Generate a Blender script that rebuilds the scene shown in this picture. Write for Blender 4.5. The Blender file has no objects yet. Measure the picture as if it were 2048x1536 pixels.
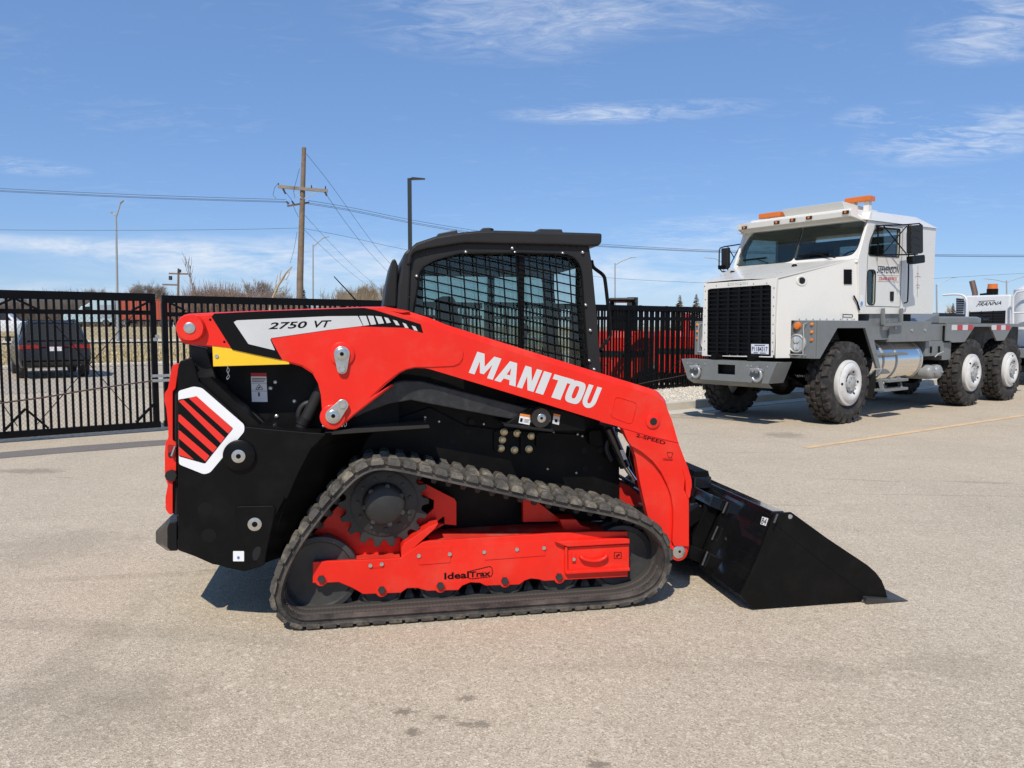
import bpy, bmesh, math, random
from mathutils import Vector, Matrix, Quaternion
from mathutils.geometry import tessellate_polygon
random.seed(7)
S = bpy.context.scene
COL = S.collection
R = math.radians

# ------------------------------------------------------------------ camera
FPX, EYE, HOR = 1538.0, 1.55, 655.0          # focal length in pixels of a 2048 px wide frame, eye height, horizon row
PITCH = math.atan((768 - HOR) / FPX)
cam_d = bpy.data.cameras.new('camera')
cam_d.sensor_width = 36.0
cam_d.lens = 36.0 * FPX / 2048
cam_d.clip_start = 0.05
cam_d.clip_end = 4000
cam = bpy.data.objects.new('camera', cam_d)
COL.objects.link(cam)
cam.location = (0, 0, EYE)
cam.rotation_euler = (R(90) - PITCH, 0, 0)
S.camera = cam

# ------------------------------------------------------------------ sky, sun, exposure
SUN_EL = 50.0
sun_h = Vector((0.27, 1.0)).normalized()     # where the light travels, seen from above
W = bpy.data.worlds.new('World')
W.cycles.sampling_method = 'MANUAL'
W.cycles.sample_map_resolution = 512
S.world = W
W.use_nodes = True


def sky_world():
    nt = W.node_tree
    nt.nodes.clear()
    N = nt.nodes.new
    L = nt.links.new
    out = N('ShaderNodeOutputWorld')
    bg = N('ShaderNodeBackground')
    bg.inputs['Strength'].default_value = 0.105
    L(bg.outputs[0], out.inputs[0])
    sky = N('ShaderNodeTexSky')
    sky.sky_type = 'NISHITA'
    sky.sun_disc = False
    sky.sun_elevation = R(SUN_EL)
    sky.sun_rotation = math.atan2(-sun_h.x, -sun_h.y)
    sky.air_density = 1.0
    sky.dust_density = 0.1
    sky.ozone_density = 5.0
    sky.altitude = 200

    def M(op, a, b=None, c=None):
        n = N('ShaderNodeMath')
        n.operation = op
        for i, v in enumerate((a, b, c)):
            if v is None:
                continue
            if isinstance(v, (int, float)):
                n.inputs[i].default_value = v
            else:
                L(v, n.inputs[i])
        return n.outputs[0]
    tc = N('ShaderNodeTexCoord')
    sp = N('ShaderNodeSeparateXYZ')
    L(tc.outputs['Generated'], sp.inputs[0])
    x, y, z = sp.outputs
    az = M('ARCTAN2', x, y)
    el = M('ARCSINE', z)
    zz = M('MAXIMUM', M('ADD', z, 0.10), 0.02)
    cb = N('ShaderNodeCombineXYZ')
    L(M('DIVIDE', x, zz), cb.inputs[0])
    L(M('DIVIDE', y, zz), cb.inputs[1])

    def noise(vec, scale, detail, rough, dist=0.0, st=(1, 1, 1), rot=0.0):
        mp = N('ShaderNodeMapping')
        mp.inputs['Scale'].default_value = st
        mp.inputs['Rotation'].default_value = (0, 0, rot)
        L(vec, mp.inputs[0])
        n = N('ShaderNodeTexNoise')
        n.inputs['Scale'].default_value = scale
        n.inputs['Detail'].default_value = detail
        n.inputs['Roughness'].default_value = rough
        n.inputs['Distortion'].default_value = dist
        L(mp.outputs[0], n.inputs[0])
        return n.outputs[0]
    n1 = noise(cb.outputs[0], 1.9, 3, 0.6, 0.4, (1.0, 1.0, 1), 0.5)
    n2 = noise(cb.outputs[0], 9.0, 6, 0.70, 1.2, (0.7, 1.5, 1), 0.35)
    ca = N('ShaderNodeCombineXYZ')
    L(az, ca.inputs[0])
    L(el, ca.inputs[1])
    n3 = noise(ca.outputs[0], 11.0, 5, 0.66, 0.4, (1, 4.2, 1))

    def spot(px, py, wx, wy, amp, prev):      # a cloud patch: centre and half size as bearings read off the photograph
        a = math.atan2(px - 1024, FPX)
        e = math.atan((HOR - py) / math.hypot(FPX, px - 1024))
        mp = N('ShaderNodeMapping')
        mp.vector_type = 'TEXTURE'
        mp.inputs['Location'].default_value = (a, e, 0)
        mp.inputs['Scale'].default_value = (wx / FPX * 1.5, wy / FPX * 1.5, 1)
        L(ca.outputs[0], mp.inputs[0])
        dt = N('ShaderNodeVectorMath')
        dt.operation = 'DOT_PRODUCT'
        L(mp.outputs[0], dt.inputs[0])
        L(mp.outputs[0], dt.inputs[1])
        q = M('MULTIPLY_ADD', dt.outputs['Value'], -amp, amp)
        return M('MAXIMUM', q, 0.0) if prev is None else M('ADD', prev, M('MAXIMUM', q, 0.0))
    wisps = None
    for s in ((1000, 60, 230, 55, .34), (1330, 28, 170, 45, .24), (1990, 62, 110, 45, .55), (1250, 236, 190, 15, .62), (1895, 282, 120, 34, .62),
              (1750, 240, 60, 18, .36), (1420, 468, 140, 24, .42), (75, 340, 70, 11, .36)):
        wisps = spot(*s, wisps)
    band = None
    for s in ((600, 528, 330, 38, .72), (230, 497, 230, 13, .62), (1300, 545, 300, 38, .55), (120, 578, 260, 12, .4)):
        band = spot(*s, band)
    tex = M('ADD', M('MULTIPLY', n2, 0.65), M('MULTIPLY', n1, 0.5))
    c1 = M('MULTIPLY', wisps, M('MAXIMUM', M('MULTIPLY_ADD', tex, 4.4, -4.4 * .49), 0.0))
    c2 = M('MULTIPLY', band, M('MAXIMUM', M('MULTIPLY_ADD', n3, 3.2, -3.2 * .34), 0.0))
    thin = M('MULTIPLY', M('MAXIMUM', M('SUBTRACT', tex, 0.62), 0.0), 0.5)     # faint high cirrus over the whole sky
    m = M('ADD', M('ADD', c1, c2), thin)
    m = M('MINIMUM', m, 0.78)
    m = M('MULTIPLY', m, M('GREATER_THAN', z, -0.01))
    tint = N('ShaderNodeMixRGB')
    tint.blend_type = 'MULTIPLY'
    tint.inputs[0].default_value = 1.0
    tint.inputs[2].default_value = (0.94, 0.98, 1.10, 1)
    L(sky.outputs[0], tint.inputs[1])
    even = N('ShaderNodeMixRGB')               # the lens shows an evenly bright spring sky
    even.inputs[0].default_value = 0.45
    even.inputs[2].default_value = (1.75, 3.30, 6.35, 1)
    L(tint.outputs[0], even.inputs[1])
    mix = N('ShaderNodeMixRGB')
    L(m, mix.inputs[0])
    L(even.outputs[0], mix.inputs[1])
    mix.inputs[2].default_value = (7.3, 7.7, 8.3, 1)
    L(mix.outputs[0], bg.inputs[0])


sky_world()
sun_d = bpy.data.lights.new('sun', 'SUN')
sun_d.energy = 3.9
sun_d.angle = R(0.53)
sun_d.color = (1.0, 0.94, 0.85)
sun = bpy.data.objects.new('sun', sun_d)
COL.objects.link(sun)
ld = Vector((sun_h.x * math.cos(R(SUN_EL)), sun_h.y * math.cos(R(SUN_EL)), -math.sin(R(SUN_EL))))
sun.rotation_euler = ld.to_track_quat('-Z', 'Y').to_euler()
sun.location = (-3, -8, 12)
S.view_settings.view_transform = 'Standard'
S.view_settings.look = 'None'
S.view_settings.gamma = 1
S.view_settings.exposure = 0.15
S.view_settings.use_curve_mapping = False

# ------------------------------------------------------------------ measuring helpers
CP = Vector((0, 0, EYE))
_fw = Vector((0, math.cos(PITCH), -math.sin(PITCH)))
_up = Vector((0, math.sin(PITCH), math.cos(PITCH)))


def ray(px, py):
    return _fw + Vector(((px - 1024) / FPX, 0, 0)) + _up * ((768 - py) / FPX)


def ground(px, py, z=0.0):
    d = ray(px, py)
    return CP + d * ((z - EYE) / d.z)


class Frame:
    """An upright frame standing on the ground: x along yaw, y to its left, z up."""

    def __init__(s, o, yaw):
        a = R(yaw)
        s.yaw = a
        s.o = Vector((o[0], o[1], o[2] if len(o) > 2 else 0))
        s.ex = Vector((math.cos(a), math.sin(a), 0))
        s.ey = Vector((-math.sin(a), math.cos(a), 0))

    def loc(s, P):
        d = P - s.o
        return Vector((d.dot(s.ex), d.dot(s.ey), d.z))

    def P(s, px, py, y):                 # the point seen at (px,py) on the upright plane y = const
        d = ray(px, py)
        return s.loc(CP + d * ((y - (CP - s.o).dot(s.ey)) / d.dot(s.ey)))

    def X(s, px, py, x):                 # the point on the upright plane x = const
        d = ray(px, py)
        return s.loc(CP + d * ((x - (CP - s.o).dot(s.ex)) / d.dot(s.ex)))

    def W(s, v):
        return s.o + s.ex * v[0] + s.ey * v[1] + Vector((0, 0, v[2]))

    def prof(s, pts, y):
        return [(q.x, q.z) for q in (s.P(a, b, y) for a, b in pts)]


def Zm(ox, oy, sc):
    return lambda pts: [(ox + a * sc, oy + b * sc) for a, b in pts]


Z1 = Zm(300, 580, .27344)
Z2 = Zm(740, 440, .27344)
Z3 = Zm(300, 960, .27344)
Z4 = Zm(840, 780, .27344)
Z5 = Zm(1180, 820, .3125)
Z6 = Zm(1360, 370, .26367)
Z7 = Zm(1360, 560, .33594)
Z8 = Zm(0, 520, .234375)
ZA = Zm(540, 860, .19531)
ZB = Zm(1000, 980, .19531)
ZC = Zm(300, 700, .27344)
ZE = Zm(1180, 780, .2410)
ZF = Zm(1360, 900, .2212)


# ------------------------------------------------------------------ mesh helpers
class MB:
    def __init__(s):
        s.v = []
        s.f = []

    def add(s, vs, fs):
        b = len(s.v)
        s.v += [tuple(q) for q in vs]
        s.f += [[b + i for i in q] for q in fs]
        return s

    def box(s, x0, x1, y0, y1, z0, z1):
        return s.add([(x, y, z) for x in (x0, x1) for y in (y0, y1) for z in (z0, z1)],
                     [(0, 1, 3, 2), (4, 6, 7, 5), (0, 4, 5, 1), (2, 3, 7, 6), (0, 2, 6, 4), (1, 5, 7, 3)])

    def poly(s, pts):
        return s.add(pts, [list(range(len(pts)))])

    def loft(s, A, B, caps=True):
        n = len(A)
        fs = [(i, (i + 1) % n, n + (i + 1) % n, n + i) for i in range(n)]
        if caps:
            fs += [list(range(n))[::-1], list(range(n, 2 * n))]
        return s.add(list(A) + list(B), fs)

    def prism(s, pts, y0, y1, holes=None, pts1=None):
        """extrude an (x,z) outline from y0 to y1"""
        pts1 = pts1 or pts
        if not holes:
            return s.loft([(a, y0, b) for a, b in pts], [(a, y1, b) for a, b in pts1])
        loops = [pts] + holes
        flat = [q for l in loops for q in l]
        tris = tessellate_polygon([[Vector((a, b, 0)) for a, b in l] for l in loops])
        n = len(flat)
        fs = [list(t) for t in tris] + [[n + i for i in t][::-1] for t in tris]
        o = 0
        for l in loops:
            k = len(l)
            fs += [(o + i, o + (i + 1) % k, n + o + (i + 1) % k, n + o + i) for i in range(k)]
            o += k
        return s.add([(a, y0, b) for a, b in flat] + [(a, y1, b) for a, b in flat], fs)

    def cyl(s, p0, p1, r0, r1=None, n=20):
        p0 = Vector(p0)
        p1 = Vector(p1)
        r1 = r0 if r1 is None else r1
        d = (p1 - p0).normalized()
        a = d.orthogonal().normalized()
        b = d.cross(a)
        A = [p0 + (a * math.cos(t) + b * math.sin(t)) * r0 for t in (2 * math.pi * i / n for i in range(n))]
        B = [p1 + (a * math.cos(t) + b * math.sin(t)) * r1 for t in (2 * math.pi * i / n for i in range(n))]
        return s.loft(A, B)

    def tube(s, pts, r, n=8, closed=False):
        pts = [Vector(q) for q in pts]
        m = len(pts)
        rr = r if isinstance(r, (list, tuple)) else [r] * m
        rings = []
        ref = None
        for i, q in enumerate(pts):
            if closed:
                d = pts[(i + 1) % m] - pts[i - 1]
            else:
                d = pts[min(i + 1, m - 1)] - pts[max(i - 1, 0)]
            d.normalize()
            if ref is None:
                a = d.orthogonal().normalized()
            else:
                a = (ref - d * ref.dot(d)).normalized()
            ref = a
            b = d.cross(a)
            rings.append([q + (a * math.cos(t) + b * math.sin(t)) * rr[i] for t in (2 * math.pi * k / n for k in range(n))])
        vs = [v for g in rings for v in g]
        fs = []
        for i in range(m if closed else m - 1):
            j = (i + 1) % m
            fs += [(i * n + k, i * n + (k + 1) % n, j * n + (k + 1) % n, j * n + k) for k in range(n)]
        if not closed:
            fs += [list(range(n))[::-1], list(range((m - 1) * n, m * n))]
        return s.add(vs, fs)

    def lathe(s, c, prof, n=40, axis='y'):
        """prof: (radius, offset along the axis) pairs"""
        c = Vector(c)
        vs = []
        for r, o in prof:
            for k in range(n):
                t = 2 * math.pi * k / n
                if axis == 'y':
                    vs.append(c + Vector((r * math.cos(t), o, r * math.sin(t))))
                elif axis == 'x':
                    vs.append(c + Vector((o, r * math.cos(t), r * math.sin(t))))
                else:
                    vs.append(c + Vector((r * math.cos(t), r * math.sin(t), o)))
        m = len(prof)
        fs = [(i * n + k, i * n + (k + 1) % n, (i + 1) * n + (k + 1) % n, (i + 1) * n + k) for i in range(m - 1) for k in range(n)]
        fs += [list(range(n)), list(range((m - 1) * n, m * n))[::-1]]
        return s.add(vs, fs)

    def bar(s, p0, p1, w, h=None, up=(0, 0, 1)):
        """a rectangular bar between two points"""
        p0 = Vector(p0)
        p1 = Vector(p1)
        h = h or w
        d = (p1 - p0).normalized()
        a = d.cross(Vector(up))
        if a.length < 1e-4:
            a = d.orthogonal()
        a.normalize()
        b = a.cross(d)
        A = [p0 + a * i * w / 2 + b * j * h / 2 for i, j in ((-1, -1), (1, -1), (1, 1), (-1, 1))]
        B = [p1 + a * i * w / 2 + b * j * h / 2 for i, j in ((-1, -1), (1, -1), (1, 1), (-1, 1))]
        return s.loft(A, B)

    def mirror_y(s, yc):
        m = MB()
        m.v = [(x, 2 * yc - y, z) for x, y, z in s.v]
        m.f = [f[::-1] for f in s.f]
        return m

    def mesh(s, name, smooth=None, recalc=True):
        me = bpy.data.meshes.new(name)
        me.from_pydata(s.v, [], s.f)
        if recalc:
            bm = bmesh.new()
            bm.from_mesh(me)
            bmesh.ops.remove_doubles(bm, verts=bm.verts, dist=1e-5)
            bmesh.ops.recalc_face_normals(bm, faces=bm.faces)
            bm.to_mesh(me)
            bm.free()
        if smooth:
            for p in me.polygons:
                p.use_smooth = True
            me.set_sharp_from_angle(angle=R(smooth))
        me.update()
        return me

    def build(s, name, mat, parent=None, bevel=0, smooth=None, label=None, kind=None, seg=2):
        o = bpy.data.objects.new(name, s.mesh(name, smooth))
        o.data.materials.append(mat)
        link(o, parent)
        if bevel:
            b = o.modifiers.new('bevel', 'BEVEL')
            b.width = bevel
            b.segments = seg
            b.limit_method = 'ANGLE'
            b.angle_limit = R(32)
            b.harden_normals = False
        if label:
            o['label'] = label
        if kind:
            o['kind'] = kind
        return o


def link(o, parent=None):
    COL.objects.link(o)
    if parent is not None:
        o.parent = parent
    return o


def thing(name, label, cat, frame=None, loc=(0, 0, 0), rz=0.0, group=None):
    o = bpy.data.objects.new(name, None)
    o.empty_display_size = 0.2
    COL.objects.link(o)
    if frame:
        o.location = frame.o
        o.rotation_euler = (0, 0, frame.yaw)
    else:
        o.location = loc
        o.rotation_euler = (0, 0, rz)
    tag(o, label, cat, group)
    return o


def tag(o, label=None, cat=None, group=None, kind=None):
    if label:
        o['label'] = label
    if cat:
        o['category'] = cat
    if group:
        o['group'] = group
    if kind:
        o['kind'] = kind
    return o


def inst(me, name, parent, loc=(0, 0, 0), rot=None, scale=None, mw=None):
    o = bpy.data.objects.new(name, me)
    link(o, parent)
    if mw is not None:
        o.matrix_local = mw
    else:
        o.location = loc
        if rot:
            o.rotation_euler = rot
        if scale:
            o.scale = scale
    return o


def copy_tree(o, parent=None):
    c = o.copy()
    COL.objects.link(c)
    c.parent = parent
    for ch in o.children:
        copy_tree(ch, c)
    return c


def arc(cx, cy, r, a0, a1, n=8):
    return [(cx + r * math.cos(R(a0 + (a1 - a0) * i / n)), cy + r * math.sin(R(a0 + (a1 - a0) * i / n))) for i in range(n + 1)]


def rrect(x0, x1, z0, z1, r, n=4):
    return arc(x1 - r, z1 - r, r, 0, 90, n) + arc(x0 + r, z1 - r, r, 90, 180, n) + arc(x0 + r, z0 + r, r, 180, 270, n) + arc(x1 - r, z0 + r, r, 270, 360, n)


def chaikin(pts, it=2, closed=True, q=.25):
    for _ in range(it):
        o = []
        n = len(pts)
        for i in range(n if closed else n - 1):
            a, b = pts[i], pts[(i + 1) % n]
            o.append(tuple(u * (1 - q) + w * q for u, w in zip(a, b)))
            o.append(tuple(u * q + w * (1 - q) for u, w in zip(a, b)))
        if not closed:
            o = [pts[0]] + o + [pts[-1]]
        pts = o
    return pts


def soften(pts, r=.01, n=3):
    """round every corner of a closed (x,z) outline by about r"""
    out = []
    m = len(pts)
    for i in range(m):
        p0, p1, p2 = Vector(pts[i - 1]), Vector(pts[i]), Vector(pts[(i + 1) % m])
        a, b = p0 - p1, p2 - p1
        la, lb = a.length, b.length
        if la < 1e-6 or lb < 1e-6:
            continue
        k = min(r, la * .45, lb * .45)
        s, e = p1 + a / la * k, p1 + b / lb * k
        for j in range(n + 1):
            t = j / n
            q = s * (1 - t) ** 2 + p1 * 2 * t * (1 - t) + e * t * t
            out.append((q.x, q.y))
    return out


# ------------------------------------------------------------------ materials
MATS = {}


def mat(name, col, rough=.5, metal=0., coat=0., var=.0, vscale=6., bump=0., bscale=80., dirt=None, dirt_amt=0., dscale=5.,
        rvar=.0, spec=None, world=False, trans=0., ior=1.45, emis=None, estr=0., alpha=1., coat_rough=.05):
    if name in MATS:
        return MATS[name]
    m = bpy.data.materials.new(name)
    m.use_nodes = True
    nt = m.node_tree
    N = nt.nodes.new
    L = nt.links.new
    b = nt.nodes['Principled BSDF']
    b.inputs['Roughness'].default_value = rough
    b.inputs['Metallic'].default_value = metal
    b.inputs['IOR'].default_value = ior
    if coat:
        b.inputs['Coat Weight'].default_value = coat
        b.inputs['Coat Roughness'].default_value = coat_rough
    if spec is not None:
        b.inputs['Specular IOR Level'].default_value = spec
    if trans:
        b.inputs['Transmission Weight'].default_value = trans
    if emis:
        b.inputs['Emission Color'].default_value = (*emis, 1)
        b.inputs['Emission Strength'].default_value = estr
    tc = N('ShaderNodeTexCoord')
    geo_ = N('ShaderNodeNewGeometry') if world else None

    def noise(sc, det=6, ro=.6):
        n = N('ShaderNodeTexNoise')
        n.inputs['Scale'].default_value = sc
        n.inputs['Detail'].default_value = det
        n.inputs['Roughness'].default_value = ro
        L(geo_.outputs['Position'] if world else tc.outputs['Object'], n.inputs['Vector'])
        return n.outputs[0]

    def ramp(src, lo, hi):
        r = N('ShaderNodeMapRange')
        r.inputs[1].default_value = lo
        r.inputs[2].default_value = hi
        r.clamp = True
        L(src, r.inputs[0])
        return r
    cur = None
    c = (*col, 1)
    b.inputs['Base Color'].default_value = c
    if var:
        r = ramp(noise(vscale), .3, .7)
        mx = N('ShaderNodeMixRGB')
        mx.inputs[1].default_value = tuple(v * (1 - var) for v in col) + (1,)
        mx.inputs[2].default_value = tuple(min(v * (1 + var), 1) for v in col) + (1,)
        L(r.outputs[0], mx.inputs[0])
        cur = mx.outputs[0]
    if dirt:
        r = ramp(noise(dscale, 10, .7), .48, .72)
        r.inputs[4].default_value = dirt_amt
        mx = N('ShaderNodeMixRGB')
        mx.inputs[1].default_value = c
        if cur:
            L(cur, mx.inputs[1])
        mx.inputs[2].default_value = (*dirt, 1)
        L(r.outputs[0], mx.inputs[0])
        cur = mx.outputs[0]
    if cur:
        L(cur, b.inputs['Base Color'])
    if rvar:
        r = ramp(noise(vscale * 1.7), .3, .7)
        r.inputs[3].default_value = max(rough - rvar, .02)
        r.inputs[4].default_value = min(rough + rvar, 1)
        L(r.outputs[0], b.inputs['Roughness'])
    if bump:
        bp = N('ShaderNodeBump')
        bp.inputs['Strength'].default_value = bump
        bp.inputs['Distance'].default_value = .01
        L(noise(bscale, 4), bp.inputs['Height'])
        L(bp.outputs[0], b.inputs['Normal'])
    MATS[name] = m
    return m


RED = mat('red paint', (.76, .021, .010), .40, coat=.16, var=.07, rvar=.10, vscale=2.2, dirt=(.52, .17, .11), dirt_amt=.20, dscale=5, spec=.28)
BLK = mat('black paint', (.0045, .0044, .0043), .42, var=.15, rvar=.1, vscale=4, dirt=(.03, .026, .023), dirt_amt=.2, dscale=6, spec=.16)
BLKG = mat('gloss black paint', (.006, .006, .007), .16, coat=.6, rvar=.06, vscale=3, dirt=(.05, .045, .04), dirt_amt=.15)
SATIN = mat('satin black steel', (.011, .011, .011), .45, spec=.3, var=.2, rvar=.12, vscale=8, dirt=(.09, .08, .075), dirt_amt=.3)
PLASTIC = mat('dark grey plastic', (.021, .020, .019), .45, spec=.3, var=.08, bump=.15, bscale=350, rvar=.05)
RUB = mat('track rubber', (.040, .037, .034), .75, var=.25, vscale=9, dirt=(.20, .175, .14), dirt_amt=.75, dscale=9, bump=.5, bscale=90)
RUBM = mat('muddy tread rubber', (.070, .063, .054), .85, world=True, var=.35, vscale=12, dirt=(.30, .26, .185), dirt_amt=.9, dscale=9, bump=.7, bscale=60)
WHEELD = mat('dark roller steel', (.026, .0255, .025), .5, var=.2, rvar=.1, vscale=5, dirt=(.08, .07, .06), dirt_amt=.35)
STEEL = mat('zinc plated steel', (.55, .54, .5), .32, metal=.9, var=.15, vscale=20, rvar=.1)
BRASS = mat('yellow zinc bolt', (.52, .43, .26), .36, metal=.9, var=.2, vscale=25)
YEL = mat('yellow paint', (.85, .52, .015), .4, coat=.3, var=.05)
DECW = mat('white decal', (.78, .78, .77), .4, var=.02)
DECS = mat('silver decal', (.56, .56, .55), .38, var=.05)
DECK_ = mat('black decal', (.006, .006, .006), .45, spec=.12)
DECR = mat('red decal', (.74, .028, .018), .38)
GREYT = mat('light grey lettering', (.60, .60, .585), .45, var=.03)
ORNG = mat('orange sticker', (.75, .22, .03), .45)
CHROME = mat('polished steel', (.82, .81, .79), .08, metal=1.0, rvar=.04)
WHT = mat('white truck paint', (.72, .695, .63), .30, coat=.4, var=.02, vscale=1.5, rvar=.06, dirt=(.50, .46, .40), dirt_amt=.06, dscale=2)
GRY = mat('grey truck paint', (.165, .175, .172), .40, coat=.2, var=.08, vscale=4, dirt=(.26, .24, .21), dirt_amt=.3, dscale=5)
GRYL = mat('light grey paint', (.36, .365, .355), .42, var=.08, dirt=(.26, .24, .21), dirt_amt=.3)
TYRE = mat('tyre rubber', (.024, .022, .020), .72, var=.25, vscale=7, dirt=(.16, .135, .11), dirt_amt=.45, dscale=8, bump=.3, bscale=70)
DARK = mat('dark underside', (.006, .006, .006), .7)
AMBER = mat('amber lens', (.62, .15, .012), .22, coat=.5, var=.05)
LAMPG = mat('headlamp glass', (.6, .62, .62), .1, metal=.6)
REDL = mat('red lens', (.35, .012, .012), .2, coat=.5)
FENCE = mat('black fence paint', (.0045, .0045, .005), .4, spec=.16, var=.2, rvar=.1, vscale=5)
GALV = mat('galvanised steel', (.42, .43, .42), .45, metal=.6, var=.15, vscale=15)


def glass(name, tint, alpha_t=.75, rough=.02):
    if name in MATS:
        return MATS[name]
    m = bpy.data.materials.new(name)
    m.use_nodes = True
    nt = m.node_tree
    nt.nodes.clear()
    N = nt.nodes.new
    L = nt.links.new
    o = N('ShaderNodeOutputMaterial')
    tr = N('ShaderNodeBsdfTransparent')
    tr.inputs[0].default_value = (*tint, 1)
    gl = N('ShaderNodeBsdfGlossy')
    gl.inputs['Roughness'].default_value = rough
    gl.inputs['Color'].default_value = (.9, .95, .95, 1)
    fr = N('ShaderNodeFresnel')
    ge = N('ShaderNodeNewGeometry')            # a thin pane mirrors alike from both sides
    io = N('ShaderNodeMapRange')
    io.inputs[3].default_value = 1.52
    io.inputs[4].default_value = 1 / 1.52
    L(ge.outputs['Backfacing'], io.inputs[0])
    L(io.outputs[0], fr.inputs[0])
    mx = N('ShaderNodeMixShader')
    L(fr.outputs[0], mx.inputs[0])
    L(tr.outputs[0], mx.inputs[1])
    L(gl.outputs[0], mx.inputs[2])
    L(mx.outputs[0], o.inputs[0])
    MATS[name] = m
    return m


GLASS = glass('tinted cab glass', (.70, .77, .755))
GLASST = glass('truck glass', (.60, .66, .65))
GLASSD = glass('dark car glass', (.16, .17, .17))


# ------------------------------------------------------------------ lettering
def text_geo(s, bold=0.0, shear=0.0, space=1.0):
    cu = bpy.data.curves.new('t', 'FONT')
    cu.body = s
    cu.offset = bold
    cu.shear = shear
    cu.space_character = space
    cu.resolution_u = 3
    o = bpy.data.objects.new('t', cu)
    COL.objects.link(o)
    bpy.context.view_layer.update()
    me = o.to_mesh()
    vs = [v.co.copy() for v in me.vertices]
    fs = [list(p.vertices) for p in me.polygons]
    o.to_mesh_clear()
    bpy.data.objects.remove(o)
    bpy.data.curves.remove(cu)
    x0, x1 = min(v.x for v in vs), max(v.x for v in vs)
    y0, y1 = min(v.y for v in vs), max(v.y for v in vs)
    return [((v.x - x0) / (x1 - x0), (v.y - y0) / (y1 - y0)) for v in vs], fs


def on_quad(geo, quad):
    """map unit-square geometry onto the quad (bottom left, bottom right, top right, top left)"""
    uv, fs = geo
    a, b, c, d = [Vector(q) for q in quad]
    m = MB()
    m.add([(a * (1 - u) + b * u) * (1 - v) + (d * (1 - u) + c * u) * v for u, v in uv], fs)
    return m


def words(name, s, quad, mt, parent, bold=0., shear=0., space=1., label=None):
    m = on_quad(text_geo(s, bold, shear, space), quad)
    o = bpy.data.objects.new(name, None)
    me = bpy.data.meshes.new(name)
    me.from_pydata(m.v, [], m.f)
    bpy.data.objects.remove(o)
    o = bpy.data.objects.new(name, me)
    me.materials.append(mt)
    link(o, parent)
    if label:
        o['label'] = label
    return o

# ================================================================== the ground
FF = Frame((-6.876, 10.249), 37.1)            # the fence line


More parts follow.
